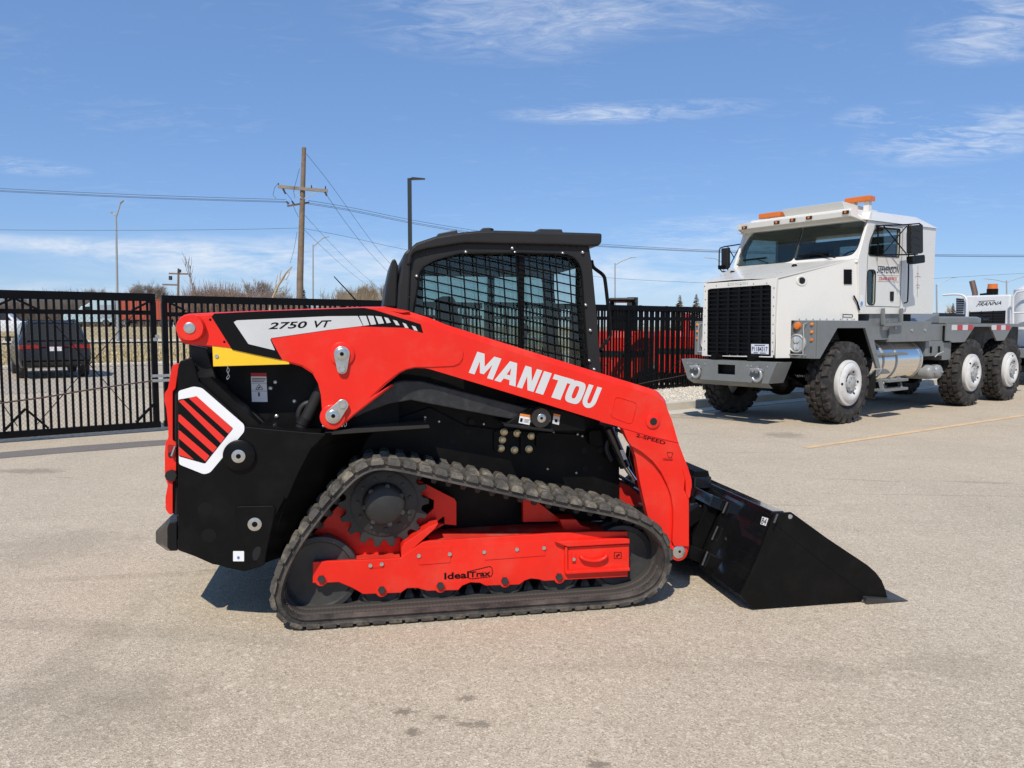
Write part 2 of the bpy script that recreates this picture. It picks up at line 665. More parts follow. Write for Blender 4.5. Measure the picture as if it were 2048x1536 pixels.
def asphalt(name, base, dark, light, patch=.5, scale=1.0, stains=True, marks=()):
    m = bpy.data.materials.new(name)
    m.use_nodes = True
    nt = m.node_tree
    N = nt.nodes.new
    L = nt.links.new
    b = nt.nodes['Principled BSDF']
    geo = N('ShaderNodeNewGeometry')

    def noise(sc, det=5, ro=.6, st=(1, 1, 1), rot=0, dist=0.):
        mp = N('ShaderNodeMapping')
        mp.inputs['Scale'].default_value = st
        mp.inputs['Rotation'].default_value = (0, 0, rot)
        L(geo.outputs['Position'], mp.inputs[0])
        n = N('ShaderNodeTexNoise')
        n.inputs['Scale'].default_value = sc
        n.inputs['Detail'].default_value = det
        n.inputs['Roughness'].default_value = ro
        n.inputs['Distortion'].default_value = dist
        L(mp.outputs[0], n.inputs[0])
        return n.outputs[0]

    def rng(v, a, b_, c=0., d=1.):
        r = N('ShaderNodeMapRange')
        for i, q in enumerate((a, b_, c, d)):
            r.inputs[i + 1].default_value = q
        L(v, r.inputs[0])
        return r.outputs[0]

    def mix(f, a, c, mode='MIX'):
        x = N('ShaderNodeMixRGB')
        x.blend_type = mode
        if isinstance(f, float):
            x.inputs[0].default_value = f
        else:
            L(f, x.inputs[0])
        for i, q in ((1, a), (2, c)):
            if isinstance(q, tuple):
                x.inputs[i].default_value = (*q, 1)
            else:
                L(q, x.inputs[i])
        return x.outputs[0]
    c = mix(rng(noise(.55, 6, .62), .35, .68), tuple(v * .90 for v in base), tuple(v * 1.07 for v in base))
    c = mix(rng(noise(3.2, 7, .7), .4, .75, 0, .42), c, tuple(v * .80 for v in base))
    # long wheel streaks along two driving directions
    c = mix(rng(noise(1.0, 5, .6, (.22, 2.4, 1), R(-25)), .50, .72, 0, .34), c, tuple(v * .77 for v in base))
    c = mix(rng(noise(1.0, 5, .6, (2.2, .20, 1), R(12)), .54, .74, 0, .30), c, tuple(v * .76 for v in base))
    # aggregate: light and dark stones
    vo = N('ShaderNodeTexVoronoi')
    vo.inputs['Scale'].default_value = 165 * scale
    L(geo.outputs['Position'], vo.inputs['Vector'])
    sp = N('ShaderNodeSeparateColor')
    L(vo.outputs['Color'], sp.inputs[0])
    c = mix(rng(sp.outputs[0], .60, 1.0, 0, .66), c, light)
    c = mix(rng(sp.outputs[1], .62, 1.0, 0, .74), c, dark)
    vo2 = N('ShaderNodeTexVoronoi')
    vo2.inputs['Scale'].default_value = 55 * scale
    L(geo.outputs['Position'], vo2.inputs['Vector'])
    sp2 = N('ShaderNodeSeparateColor')
    L(vo2.outputs['Color'], sp2.inputs[0])
    c = mix(rng(sp2.outputs[0], .90, 1.0, 0, .4), c, light)
    c = mix(rng(sp2.outputs[2], .90, 1.0, 0, .4), c, dark)
    if marks:
        nz_f, nz_c = rng(noise(48, 5, .75), .2, .8, -1.3, 1.2), rng(noise(6, 5, .7), .2, .8, -.75, .75)
    for (mx, my, rx, ry, ang, amt) in marks:       # oil and tyre stains and other darker patches, outlines of their own
        mp = N('ShaderNodeMapping')
        mp.vector_type = 'TEXTURE'
        mp.inputs['Location'].default_value = (mx, my, 0)
        mp.inputs['Rotation'].default_value = (0, 0, ang)
        mp.inputs['Scale'].default_value = (rx, ry, 1)
        L(geo.outputs['Position'], mp.inputs[0])
        ln = N('ShaderNodeVectorMath')
        ln.operation = 'LENGTH'
        L(mp.outputs[0], ln.inputs[0])
        ad = N('ShaderNodeMath')
        ad.operation = 'ADD'
        L(ln.outputs['Value'], ad.inputs[0])
        L(nz_f if rx < .1 else nz_c, ad.inputs[1])
        c = mix(rng(ad.outputs[0], .55, 1.15, amt, 0.), c, tuple(v * .42 for v in base))
    L(c, b.inputs['Base Color'])
    b.inputs['Roughness'].default_value = .88
    b.inputs['Specular IOR Level'].default_value = .3
    bp = N('ShaderNodeBump')
    bp.inputs['Strength'].default_value = .55
    bp.inputs['Distance'].default_value = .004
    L(vo.outputs['Distance'], bp.inputs['Height'])
    L(bp.outputs[0], b.inputs['Normal'])
    MATS[name] = m
    return m


marks = []
for (px, py, w, h, a) in ((935, 1397, .036, .026, .8), (806, 1423, .042, .03, .85), (833, 1424, .02, .01, .5), (880, 1435, .032, .022, .75), (911, 1436, .014, .01, .6),
                          (931, 1449, .04, .02, .75), (961, 1447, .045, .025, .8), (824, 1464, .032, .03, .85), (1196, 1530, .045, .03, .85),
                          (60, 942, .42, .16, .55), (280, 888, .35, .13, .5), (175, 893, .22, .09, .55), (1568, 870, .34, .30, .5), (1400, 830, .55, .2, .45),
                          (1400, 836, .9, .12, .4), (120, 1090, .5, .5, .25), (180, 1380, .5, .22, .25), (720, 1342, .02, .01, .6), (1900, 1330, .3, .15, .22),
                          (1650, 1340, .25, .12, .2), (250, 1430, .35, .25, .25), (130, 955, .12, .03, .4), (415, 1140, .05, .02, .4), (1375, 868, .18, .03, .5),
                          (1960, 965, .4, .06, .35), (1720, 960, .5, .04, .3), (1560, 1010, .35, .03, .25), (300, 1150, .9, .06, .22), (240, 1260, 1.1, .10, .22), (130, 1330, .12, .9, .2), (1480, 905, .9, .012, .55), (1850, 990, 1.2, .012, .5), (1300, 1330, .8, .05, .12)):
    g = ground(px, py)
    marks.append((g.x, g.y, w, h, R(random.uniform(-15, 15)), a))
ASPH = asphalt('weathered asphalt', (.515, .425, .308), (.26, .206, .150), (.79, .69, .54), marks=tuple(marks))
ROADM = asphalt('street asphalt', (.44, .375, .29), (.25, .21, .165), (.60, .53, .43), scale=.4)

m = MB()
n = 24
m.add([(x, y, 0) for y in (-60, -20, 0, 20, 60, 400, 1500) for x in (-1500, -300, -60, -20, 0, 20, 60, 300, 1500)],
      [(r * 9 + c, r * 9 + c + 1, r * 9 + c + 10, r * 9 + c + 9) for r in range(6) for c in range(8)])
tag(m.build('ground', ASPH), kind='structure')


def fpoly(pts, z):
    return [FF.W((a, b, z)) for a, b in pts]


def fbox(m, x0, x1, y0, y1, z0, z1):
    A = [FF.W((a, b, z0)) for a, b in ((x0, y0), (x1, y0), (x1, y1), (x0, y1))]
    B = [FF.W((a, b, z1)) for a, b in ((x0, y0), (x1, y0), (x1, y1), (x0, y1))]
    return m.loft(A, B)


# darker, smoother patch strip laid along the inside of the gate
PATCH = asphalt('dark patch asphalt', (.205, .180, .158), (.10, .09, .08), (.31, .28, .25), scale=1.6)
m = MB()
top, bot = [], []
for i in range(41):
    t = -4 + i * .28
    top.append((t, -.93 - .04 * t + random.uniform(-.02, .02) + .03 * math.sin(t * 2.1)))
    bot.append((t, -1.50 - .02 * t + random.uniform(-.02, .02) + .04 * math.sin(t * 1.3 + 1)))
pts = top + bot[::-1]
m.poly([FF.W((a, b, .004)) for a, b in pts])
tag(m.build('pavement_patch', PATCH), kind='structure')

# painted stall line
LINE = mat('worn orange line paint', (.74, .50, .27), .7, var=.12, vscale=3, dirt=(.42, .33, .24), dirt_amt=.75, dscale=7)
m = MB()
a, b = ground(1612, 896), ground(2048, 831)
d = (b - a).normalized()
nrm = Vector((-d.y, d.x, 0)) * .05
m.poly([a - nrm, a + d * 14 - nrm, a + d * 14 + nrm, a + nrm])
m.v = [(x, y, .004) for x, y, z in m.v]
tag(m.build('painted_line', LINE), kind='structure')

# street beyond the gate, kerbs, grass rising towards the railway
CONC = mat('concrete kerb', (.56, .51, .42), .85, var=.12, vscale=2, dirt=(.36, .32, .26), dirt_amt=.4, dscale=1.5, bump=.3, bscale=60)
m = MB()
m.poly(fpoly([(-300, 9), (300, 9), (300, 21.3), (-300, 21.3)], .006))
tag(m.build('street', ROADM), kind='structure')
m = MB()
fbox(m, -300, 300, 21.3, 22.2, 0, .14)
tag(m.build('street_kerb', CONC, bevel=.03), kind='structure')

GRASS = mat('dry winter grass', (.40, .315, .165), .95, var=.35, vscale=.8, dirt=(.24, .165, .095), dirt_amt=.8, dscale=.35, bump=.9, bscale=6)


def hgt(y):
    t = min(max((y - 22.2) / 75, 0), 1)
    return .12 + 1.55 * t * t * (3 - 2 * t)


m = MB()
ys = [22.2, 24, 27, 32, 38, 46, 48, 50.5, 56, 66, 80, 100, 140, 250, 600, 1300]
xs = [-1200, -500, -200, -120, -70, -40, -20, -10, 0, 10, 20, 40, 80, 150, 300, 600, 1200]
m.add([FF.W((x, y, hgt(y) + (random.uniform(-.05, .05) if y > 23 else 0))) for y in ys for x in xs],
      [(r * 17 + c, r * 17 + c + 1, r * 17 + c + 18, r * 17 + c + 17) for r in range(len(ys) - 1) for c in range(16)])
tag(m.build('grass_bank', GRASS, smooth=60), kind='structure')
m = MB()
m.poly([FF.W((a, b, hgt(b) + .08)) for a, b in ((-300, 46), (300, 46), (300, 50.0), (-300, 50.0))])
tag(m.build('far_road', CONC), kind='structure')

# tufts of dry grass on the bank
TUFT = mat('dry grass blades', (.50, .40, .22), .9, var=.35, vscale=.6)
m = MB()
for i in range(9000):
    x, y = random.uniform(-14, 14), 22.3 + abs(random.gauss(0, 11))
    z = hgt(y)
    p = FF.W((x, y, z))
    h = random.uniform(.05, .20)
    a = random.uniform(0, math.pi)
    w = random.uniform(.02, .05)
    dx, dy = math.cos(a) * w, math.sin(a) * w
    lean = Vector((random.uniform(-.12, .12), random.uniform(-.12, .12), h))
    m.add([p + Vector((-dx, -dy, -.02)), p + Vector((dx, dy, -.02)), p + lean], [(0, 1, 2)])
o = m.build('dry_grass', TUFT)
tag(o, 'tan dry grass blades on the bank beyond the street', 'grass', kind='stuff')

# concrete kerb and pale gravel strip between the parked truck and the fence
KY = -2.75
m = MB()
fbox(m, 7.2, 60, KY, KY + .18, 0, .15)
fbox(m, 7.2, 60, KY - .42, KY - .002, 0, .012)
tag(m.build('lot_kerb', CONC, bevel=.025), kind='structure')
GRAV = mat('pale limestone gravel bed', (.52, .47, .38), .95, var=.3, vscale=30, bump=1., bscale=40)
m = MB()
m.poly(fpoly([(7.2, KY + .18), (60, KY + .18), (60, .8), (7.2, .8)], .10))
tag(m.build('gravel_bed', GRAV), kind='structure')
m = MB()
for i in range(7000):
    x, y = random.uniform(9.5, 20), random.uniform(KY + .2, .5)
    p = FF.W((x, y, .10))
    r = random.uniform(.012, .035)
    a = random.uniform(0, 6.28)
    q = [p + Vector((math.cos(a + t) * r * random.uniform(.7, 1.2), math.sin(a + t) * r, random.uniform(-.3, .5) * r)) for t in (0, 2.1, 4.2)]
    m.add(q + [p + Vector((0, 0, r * .9))], [(0, 1, 3), (1, 2, 3), (2, 0, 3)])
STONE = mat('limestone chips', (.60, .55, .46), .9, var=.35, vscale=14)
tag(m.build('gravel', STONE), 'pale limestone gravel along the foot of the black fence', 'gravel', kind='stuff')

# ================================================================== gate and fence
PK = MB().box(-.016, .016, -.016, .016, .15, 1.985).mesh('picket')
PK.materials.append(FENCE)
PK2 = MB().box(-.016, .016, -.016, .016, .13, 1.95).mesh('picket')
PK2.materials.append(FENCE)


def tri_brace(m, x, z, sx, sz, s=.20, y=0):
    m.bar((x, y, z - sz * s), (x + sx * s, y, z), .03, .05, up=(0, 1, 0))


def leaf(name, label, x0, x1, y, post=(), pitch=.0915, mesh=PK, top=2.05, braces=(), rods=(), cat='fence', netting=False, lower=0.):
    t = thing(name, label, cat, FF)
    t.location = FF.W((x0, y, 0))
    w = x1 - x0
    MB().box(0, w, -.035, .035, top - .115, top).build('top_rail', FENCE, t, bevel=.004)
    MB().box(0, w, -.02, .02, 1.735 - lower, 1.80 - lower).build('middle_rail', FENCE, t, bevel=.003)
    MB().box(-.02, w + .02, -.035, .035, .06, .15).build('bottom_rail', FENCE, t, bevel=.004)
    for p in post:
        MB().box(p - x0 - .04, p - x0 + .04, -.04, .04, .151, top - .116).build('post', FENCE, t, bevel=.004)
    k = int((w - .1) / pitch)
    o = (w - (k - 1) * pitch) / 2
    for i in range(k):
        x = o + i * pitch
        if any(abs(x + x0 - p) < .06 for p in post):
            continue
        inst(mesh, 'picket', t, (x, -.002 if mesh is PK else 0, 0))
    for (bx, bz, sx, sz) in braces:
        mb = MB()
        mb.bar((bx - x0, -.03, bz + sz * .24), (bx - x0 + sx * .26, -.03, bz), .03, .055, up=(0, 1, 0))
        mb.build('corner_brace', FENCE, t)
    for (ax, az, bx, bz) in rods:
        MB().cyl((ax - x0, -.045, az), (bx - x0, -.045, bz), .006, n=6).build('tension_rod', FENCE, t)
    if netting:
        mb = MB()
        s = .05
        zt, zb = 1.73, .15
        for sgn in (-1, 1):
            c = -2.0
            while c < w + 2:
                pts = []
                for z in (zb, zt):
                    pts.append((c + sgn * (z - zb) * .8, z))
                (xa, za), (xb, zb2) = pts
                if xb != xa:
                    def cut(xl):
                        return za + (xl - xa) / (xb - xa) * (zb2 - za)
                    lo, hi = 0, w
                    P = []
                    for xx, zz in ((xa, za), (xb, zb2)):
                        q = min(max(xx, lo), hi)
                        P.append((q, cut(q)))
                    if abs(P[0][0] - P[1][0]) > .01:
                        mb.cyl((P[0][0], .028, P[0][1]), (P[1][0], .028, P[1][1]), .0012, n=3)
                c += s
        mb.build('wire_mesh', FENCE, t)
    return t


leaf('sliding_gate', 'black steel picket gate leaf with wire mesh in front of the dark suv', -1.25, 1.99, 0, post=(1.955,),
     braces=((.225, 1.80, 1, .60), (.225, 1.80, -1, .60), (.30, .16, -1, 1.2), (.30, .16, 1, 1.2), (1.93, 1.80, -1, .6), (1.93, .16, -1, 1.1)),
     rods=((.55, 1.78, 1.62, .30), (1.72, 1.78, .42, .22), (-.6, 1.78, .20, .22)), cat='gate', netting=True)
leaf('picket_fence', 'black picket fence section between gate latch and loader cab', 2.085, 7.9, .03, post=(2.12, 5.0), mesh=PK2, top=2.03,
     braces=((2.15, 1.80, 1, .6),), lower=.02)
leaf('picket_fence', 'black picket fence section between the loader and truck grille', 7.95, 15.6, .0, post=(8.0, 11.9, 15.5), mesh=PK2, top=2.05,
     rods=((10.9, .5, 12.6, 1.8), (13.0, .3, 14.9, 1.75), (12.4, .45, 14.6, .75)), lower=.02)
leaf('picket_fence', 'second row of black pickets just behind the fence beside the truck', 10.6, 15.9, .42, post=(10.65, 15.8), mesh=PK2, top=2.04, pitch=.183)
leaf('picket_fence', 'far black picket fence section seen over the truck deck', 15.65, 31.5, .0, post=(19.6, 23.6, 27.5, 31.4), mesh=PK2, top=2.05)

# latch joining the gate leaf and the fence, and a rope tied across
lt = thing('gate_latch', 'galvanised latch plate bridging gate leaf and fence post', 'latch', FF)
lt.location = FF.W((1.90, -.08, .80))
for z in (-.035, .035):
    MB().box(0, .30, -.012, .012, z - .022, z + .022).build('strap', GALV, lt, bevel=.003)
bolt_me = MB().cyl((0, -.02, 0), (0, .012, 0), .014, n=8).mesh('bolt')
bolt_me.materials.append(GALV)
for x in (.04, .11, .19, .26):
    for z in (-.035, .035):
        inst(bolt_me, 'bolt', lt, (x, -.01, z))
lb = MB().cyl((.08, -.02, .62), (.08, -.05, .62), .03, n=12)
lb.box(.03, .09, -.03, .0, .55, .60)
lb.build('lock', GALV, lt)
ROPE = mat('brown rope', (.075, .05, .04), .9, var=.3, vscale=40)


def rope(label, pts, r=.011):
    P = chaikin([FF.P(a, b, -.06)[:] for a, b in pts], 2, False)
    mb = MB()
    mb.tube([FF.W(p) for p in P], r, 7)
    o = mb.build('rope', ROPE, smooth=60)
    tag(o, label, 'rope')


rope('brown rope strung across the black gate leaf to the latch', [(-60, 818), (0, 806), (90, 795), (180, 779), (250, 769), (304, 762)])
rope('dark rope sagging along the fence beside the truck bumper', [(1262, 772), (1300, 763), (1340, 756), (1398, 744)], .007)

# ================================================================== compact track loader
LF = Frame((-1.03, 3.83), 10.8)
YC = .905
LD = thing('compact_track_loader', 'red and black compact track loader with caged cab and front bucket', 'track loader', LF)


def LP(px, y):
    return LF.prof(px, y)


def lpt(px, py, y):
    return LF.P(px, py, y)


def plate(name, px, y0, y1, mt, parent=LD, bevel=0., soft=0., holes=None, smooth=None, label=None, far=False, ref=None):
    ref = y0 if ref is None else ref
    p = LP(px, ref)
    if soft:
        p = soften(p, soft)
    hs = [LP(h, ref) for h in holes] if holes else None
    mb = MB().prism(p, y0, y1, hs)
    o = mb.build(name, mt, parent, bevel=bevel, smooth=smooth, label=label)
    if far:
        q = mb.mirror_y(YC).build(name, mt, parent if parent is LD else LD, bevel=bevel, smooth=smooth)
    return o


_disc = {}


def disc(name, px, py, y, r, h, mt, parent=LD, dome=False, n=20):
    """a round head standing h proud of the plane y towards the viewer's side"""
    k = (round(r, 4), round(h, 4), mt.name, dome)
    if k not in _disc:
        if dome:
            pr = [(r, 0), (r * .95, -h * .35), (r * .75, -h * .75), (r * .4, -h * .97), (r * .02, -h)]
        else:
            pr = [(r, 0), (r, -h * .8), (r * .92, -h), (r * .02, -h)]
        me = MB().lathe((0, 0, 0), pr, n).mesh(name, smooth=40)
        me.materials.append(mt)
        _disc[k] = me
    q = lpt(px, py, y - h)
    return inst(_disc[k], name, parent, (q.x, y, q.z))


# ---------------------------------------------------------------- rubber track
path_px = ([(640, 1257), (760, 1249), (900, 1238), (1050, 1228), (1180, 1217), (1250, 1209), (1295, 1195), (1325, 1170), (1340, 1135), (1341, 1102), (1328, 1070),
            (1300, 1045), (1262, 1030), (1223, 1020), (1113, 1000), (977, 969), (840, 939), (800, 930), (765, 926), (735, 930), (706, 946), (677, 975), (649, 1006), (622, 1040),
            (599, 1071), (579, 1104), (560, 1140), (548, 1179), (547, 1206), (557, 1228), (576, 1246), (604, 1257)])
pp = LP(path_px, 0.0)
LUG = .024
pp = [(x, LUG if i < 6 else max(z, LUG)) for i, (x, z) in enumerate(pp)]
pp = chaikin(pp, 3)


def resample(pts, n):
    P = [Vector(p) for p in pts]
    seg = [(P[(i + 1) % len(P)] - P[i]).length for i in range(len(P))]
    tot = sum(seg)
    out, i, acc = [], 0, 0.
    for k in range(n):
        s = tot * k / n
        while acc + seg[i] < s:
            acc += seg[i]
            i += 1
        t = (s - acc) / seg[i]
        q = P[i].lerp(P[(i + 1) % len(P)], t)
        out.append((q.x, q.y))
    return out, tot


NS = 240
ring, TLEN = resample(pp, NS)
area = sum(ring[i][0] * ring[(i + 1) % NS][1] - ring[(i + 1) % NS][0] * ring[i][1] for i in range(NS))
sg = 1 if area > 0 else -1


def frame_at(i):
    a, b = Vector(ring[(i - 1) % NS]), Vector(ring[(i + 1) % NS])
    t = (b - a).normalized()
    return Vector(ring[i % NS]), t, Vector((t.y, -t.x)) * sg      # point, tangent, outward normal


TW = .43
belt_prof = [(.0, .0), (.012, -.008), (.012, -.026), (.0, -.034), (.05, -.044), (TW - .05, -.044), (TW, -.03), (TW, 0.0)]      # (y, normal offset)


def belt(y0, mirror=False):
    mb = MB()
    k = len(belt_prof)
    for i in range(NS):
        p, t, nn = frame_at(i)
        for (yy, no) in belt_prof:
            q = p + nn * no
            mb.v.append((q.x, y0 + (-yy if mirror else yy), q.y))
    for i in range(NS):
        j = (i + 1) % NS
        mb.f += [[i * k + a, i * k + (a + 1) % k, j * k + (a + 1) % k, j * k + a] for a in range(k)]
    return mb


# inner side of the belt: fine moulded grid
m_ = bpy.data.materials.new('track belt rubber')
MATS['track belt rubber'] = m_
m_.use_nodes = True
nt = m_.node_tree
b_ = nt.nodes['Principled BSDF']
b_.inputs['Roughness'].default_value = .72
tc = nt.nodes.new('ShaderNodeTexCoord')
n1 = nt.nodes.new('ShaderNodeTexNoise')
n1.inputs['Scale'].default_value = 7
n1.inputs['Detail'].default_value = 9
n1.inputs['Roughness'].default_value = .7
nt.links.new(tc.outputs['Object'], n1.inputs[0])
rp = nt.nodes.new('ShaderNodeValToRGB')
rp.color_ramp.elements[0].position = .38
rp.color_ramp.elements[0].color = (.026, .024, .022, 1)
rp.color_ramp.elements[1].position = .75
rp.color_ramp.elements[1].color = (.135, .115, .095, 1)
nt.links.new(n1.outputs[0], rp.inputs[0])
nt.links.new(rp.outputs[0], b_.inputs['Base Color'])
n2 = nt.nodes.new('ShaderNodeTexNoise')
n2.inputs['Scale'].default_value = 60
nt.links.new(tc.outputs['Object'], n2.inputs[0])
bp = nt.nodes.new('ShaderNodeBump')
bp.inputs['Strength'].default_value = .4
bp.inputs['Distance'].default_value = .008
nt.links.new(n2.outputs[0], bp.inputs['Height'])
nt.links.new(bp.outputs[0], b_.inputs['Normal'])

TR = belt(0).build('rubber_track', m_, LD, smooth=50)
belt(2 * YC, True).build('rubber_track', m_, LD, smooth=50)


def lug_mesh(w, seed):
    rnd = random.Random(seed)
    l0, l1, h = .033, .022, LUG
    mb = MB()
    base = [(-l0, -w / 2), (l0, -w / 2), (l0 * .8, w / 2), (-l0 * .8, w / 2)]
    mid = [(-l0 * .95, -w / 2 + .004), (l0 * .95, -w / 2 + .004), (l0 * .75, w / 2 - .004), (-l0 * .75, w / 2 - .004)]
    topv = [(-l1, -w / 2 + .022), (l1, -w / 2 + .022), (l1 * .8, w / 2 - .02), (-l1 * .8, w / 2 - .02)]
    mb.loft([(a, b, -.006) for a, b in base], [(a + rnd.uniform(-.002, .002), b, h * .45) for a, b in mid])
    mb.loft([(a, b, h * .45) for a, b in mid], [(a + rnd.uniform(-.003, .003), b, h) for a, b in topv])
    me = mb.mesh('tread_lug')
    me.materials.append(RUBM)
    return me


lugA, lugB = lug_mesh(.17, 1), lug_mesh(.19, 2)
NL = 60
for k in range(NL):
    for row, (yy, me, off) in enumerate(((.082, lugA, 0.), (.315, lugB, .5))):
        i = int(round((k + off) * NS / NL)) % NS
        p, t, nn = frame_at(i)
        mw = Matrix(((t.x, 0, nn.x, p.x), (0, 1, 0, yy), (t.y, 0, nn.y, p.y), (0, 0, 0, 1)))
        inst(me, 'tread_lug', TR, mw=mw)
# moulded blocks on the inside of the lower run, and the drive lugs
blk = MB().box(-.012, .012, -.030, .030, 0, .005).mesh('inner_block')
blk.materials.append(m_)
dl = MB()
dl.loft([(-.028, -.03, 0), (.028, -.03, 0), (.028, .03, 0), (-.028, .03, 0)], [(-.010, -.015, .05), (.010, -.015, .05), (.010, .015, .05), (-.010, .015, .05)])
dlm = dl.mesh('drive_lug')
dlm.materials.append(RUB)
cnt = 0
for i in range(0, NS):
    p, t, nn = frame_at(i)
    low = p.y < .20 and (p.x < 1.95)
    if low and i % 1 == 0:
        q = p - nn * .044
        for yy in (.075, .142):
            if cnt < 230:
                mw = Matrix(((t.x, 0, -nn.x, q.x), (0, 1, 0, yy), (t.y, 0, -nn.y, q.y), (0, 0, 0, 1)))
                inst(blk, 'inner_block', TR, mw=mw)
                cnt += 1
    if i % 4 == 0:
        q = p - nn * .044
        mw = Matrix(((t.x, 0, -nn.x, q.x), (0, 1, 0, .235), (t.y, 0, -nn.y, q.y), (0, 0, 0, 1)))
        inst(dlm, 'drive_lug', TR, mw=mw)

# ---------------------------------------------------------------- undercarriage
UF = .13
edge_px = Z3([(1190, 600), (1560, 585), (1830, 572), (1990, 458)]) + Z4([(70, 1105), (1000, 1048), (1240, 1036), (1515, 1036), (1522, 1100), (1520, 1365), (905, 1398), (870, 1386), (810, 1380), (765, 1396), (728, 1424),
     (480, 1432), (440, 1412), (370, 1408), (310, 1432), (280, 1465), (60, 1470)]) + Z3([(2030, 812), (1950, 790), (1880, 793), (1835, 826), (1560, 836), (1480, 790), (1380, 748), (1300, 752), (1190, 755)])
FRM = plate('track_frame', edge_px, UF, UF + .022, RED, bevel=.003, far=True)
# flat top of the frame and its back edge
a = [lpt(*q, UF + .023) for q in Z4([(70, 1103), (1000, 1046), (1240, 1034), (1515, 1034)])]
mb = MB()
for p, q in zip(a[:-1], a[1:]):
    mb.loft([(p.x, UF + .0225, p.z - .03), (q.x, UF + .0225, q.z - .03), (q.x, UF + .0225, q.z - .004), (p.x, UF + .0225, p.z - .004)],
            [(p.x, .40, p.z - .03), (q.x, .40, q.z - .03), (q.x, .40, q.z - .004), (p.x, .40, p.z - .004)])
REDD = mat('dusty red paint', (.62, .035, .02), .6, var=.12, vscale=12, dirt=(.30, .21, .16), dirt_amt=.85, dscale=6)
mb.build('top_plate', REDD, LD)
b2 = [lpt(*q, UF + .023) for q in Z3([(1190, 602), (1560, 588), (1830, 574)])]
mb = MB()
for p, q in zip(b2[:-1], b2[1:]):
    mb.loft([(p.x, UF + .0225, p.z - .02), (q.x, UF + .0225, q.z - .02), (q.x, UF + .0225, q.z - .003), (p.x, UF + .0225, p.z - .003)],
            [(p.x, .32, p.z - .02), (q.x, .32, q.z - .02), (q.x, .32, q.z - .003), (p.x, .32, p.z - .003)])
mb.build('top_plate', REDD, LD)
# inclined rail up to the sprocket
plate('inclined_rail', ZA([(1345, 1215), (1370, 1165), (1640, 985), (1725, 955), (1690, 1010), (1370, 1305), (1345, 1310)]), UF + .004, .30, RED, bevel=.003)
# fastened cover plates
plate('cover_plate', Z3([(1955, 490), (2048, 488)]) + Z4([(228, 1140), (222, 1262), (0, 1280)]) + Z3([(1965, 618)]), UF - .004, UF, RED, bevel=.0015, ref=UF - .004)
plate('cover_plate', Z4([(470, 1128), (910, 1105), (918, 1212), (470, 1245)]), UF - .004, UF, RED, bevel=.0015, soft=.01)
plate('cover_plate', Z3([(1600, 632), (1700, 628), (1706, 640), (1604, 645)]), UF - .003, UF, RED)
for q in Z3([(1612, 627), (1695, 617), (1967, 557)]) + Z4([(218, 1202), (470, 1187), (710, 1168), (908, 1157)]):
    disc('bolt', *q, UF - .004, .0115, .006, STEEL, n=10)
# tensioner access box with its raised frame, handle and lock
plate('access_frame', Z4([(985, 1110), (1535, 1082), (1537, 1125), (1085, 1150), (1040, 1135)]), UF - .03, UF, RED, bevel=.006)
plate('access_frame', Z4([(1062, 1150), (1080, 1148), (1082, 1345), (1062, 1345)]), UF - .02, UF, RED, bevel=.003)
plate('access_frame', Z4([(1070, 1325), (1537, 1300), (1537, 1325), (1070, 1350)]), UF - .028, UF, RED, bevel=.004)
DR = plate('access_door', Z4([(1085, 1152), (1530, 1128), (1530, 1298), (1085, 1322)]), UF - .010, UF, RED, bevel=.003)
hp = [lpt(*q, UF - .03) for q in Z4([(1180, 1222), (1200, 1240), (1260, 1252), (1310, 1248), (1352, 1230), (1365, 1212)])]
hp = [Vector((hp[0].x, UF - .008, hp[0].z))] + hp + [Vector((hp[-1].x, UF - .008, hp[-1].z))]
MB().tube(chaikin([tuple(q) for q in hp], 2, False), .011, 8).build('handle', RED, DR, smooth=60)
plate('latch', Z4([(1110, 1195), (1140, 1193), (1142, 1262), (1112, 1264)]), UF - .018, UF - .01, RED, parent=DR, bevel=.002)
disc('bolt', *Z4([(1127, 1240)])[0], UF - .018, .010, .008, STEEL, n=10)
m_s = MB()
for (a0, b0, a1, b1) in ((1420, 1187, 1474, 1189), (1420, 1232, 1474, 1234), (1420, 1187, 1424, 1234), (1470, 1187, 1474, 1234), (1436, 1208, 1446, 1224), (1448, 1200, 1460, 1212)):
    m_s.prism(LP(Z4([(a0, b0), (a1, b0), (a1, b1), (a0, b1)]), UF - .012), UF - .012, UF - .0105)
m_s.build('warning_pictogram', DECK_, DR)
# IdealTrax lettering
def quad(pts, y):
    return [lpt(*q, y) for q in pts]


words('track_lettering', 'Ideal', quad(Z4([(178, 1386), (358, 1376), (358, 1325), (178, 1338)]), UF - .002), DECK_, LD, bold=.025)
words('track_lettering', 'Trax', quad(Z4([(362, 1372), (515, 1360), (515, 1318), (362, 1330)]), UF - .002), DECK_, LD, bold=.025)
loop = Z4([(352, 1374), (345, 1340), (365, 1325), (510, 1290), (527, 1300), (530, 1345), (520, 1365), (372, 1382)])
lp3 = resample(LP(loop, UF - .001), 46)[0]
mb = MB()
for i in range(46):
    if i % 2:
        continue
    (x0, z0), (x1, z1) = lp3[i], lp3[(i + 1) % 46]
    mb.bar((x0, UF - .001, z0), (x1, UF - .001, z1), .004, .002, up=(0, 1, 0))
mb.tube([(a_, UF - .0005, b_2) for a_, b_2 in lp3], .0015, 4, True)
mb.build('track_emblem', DECK_, LD)

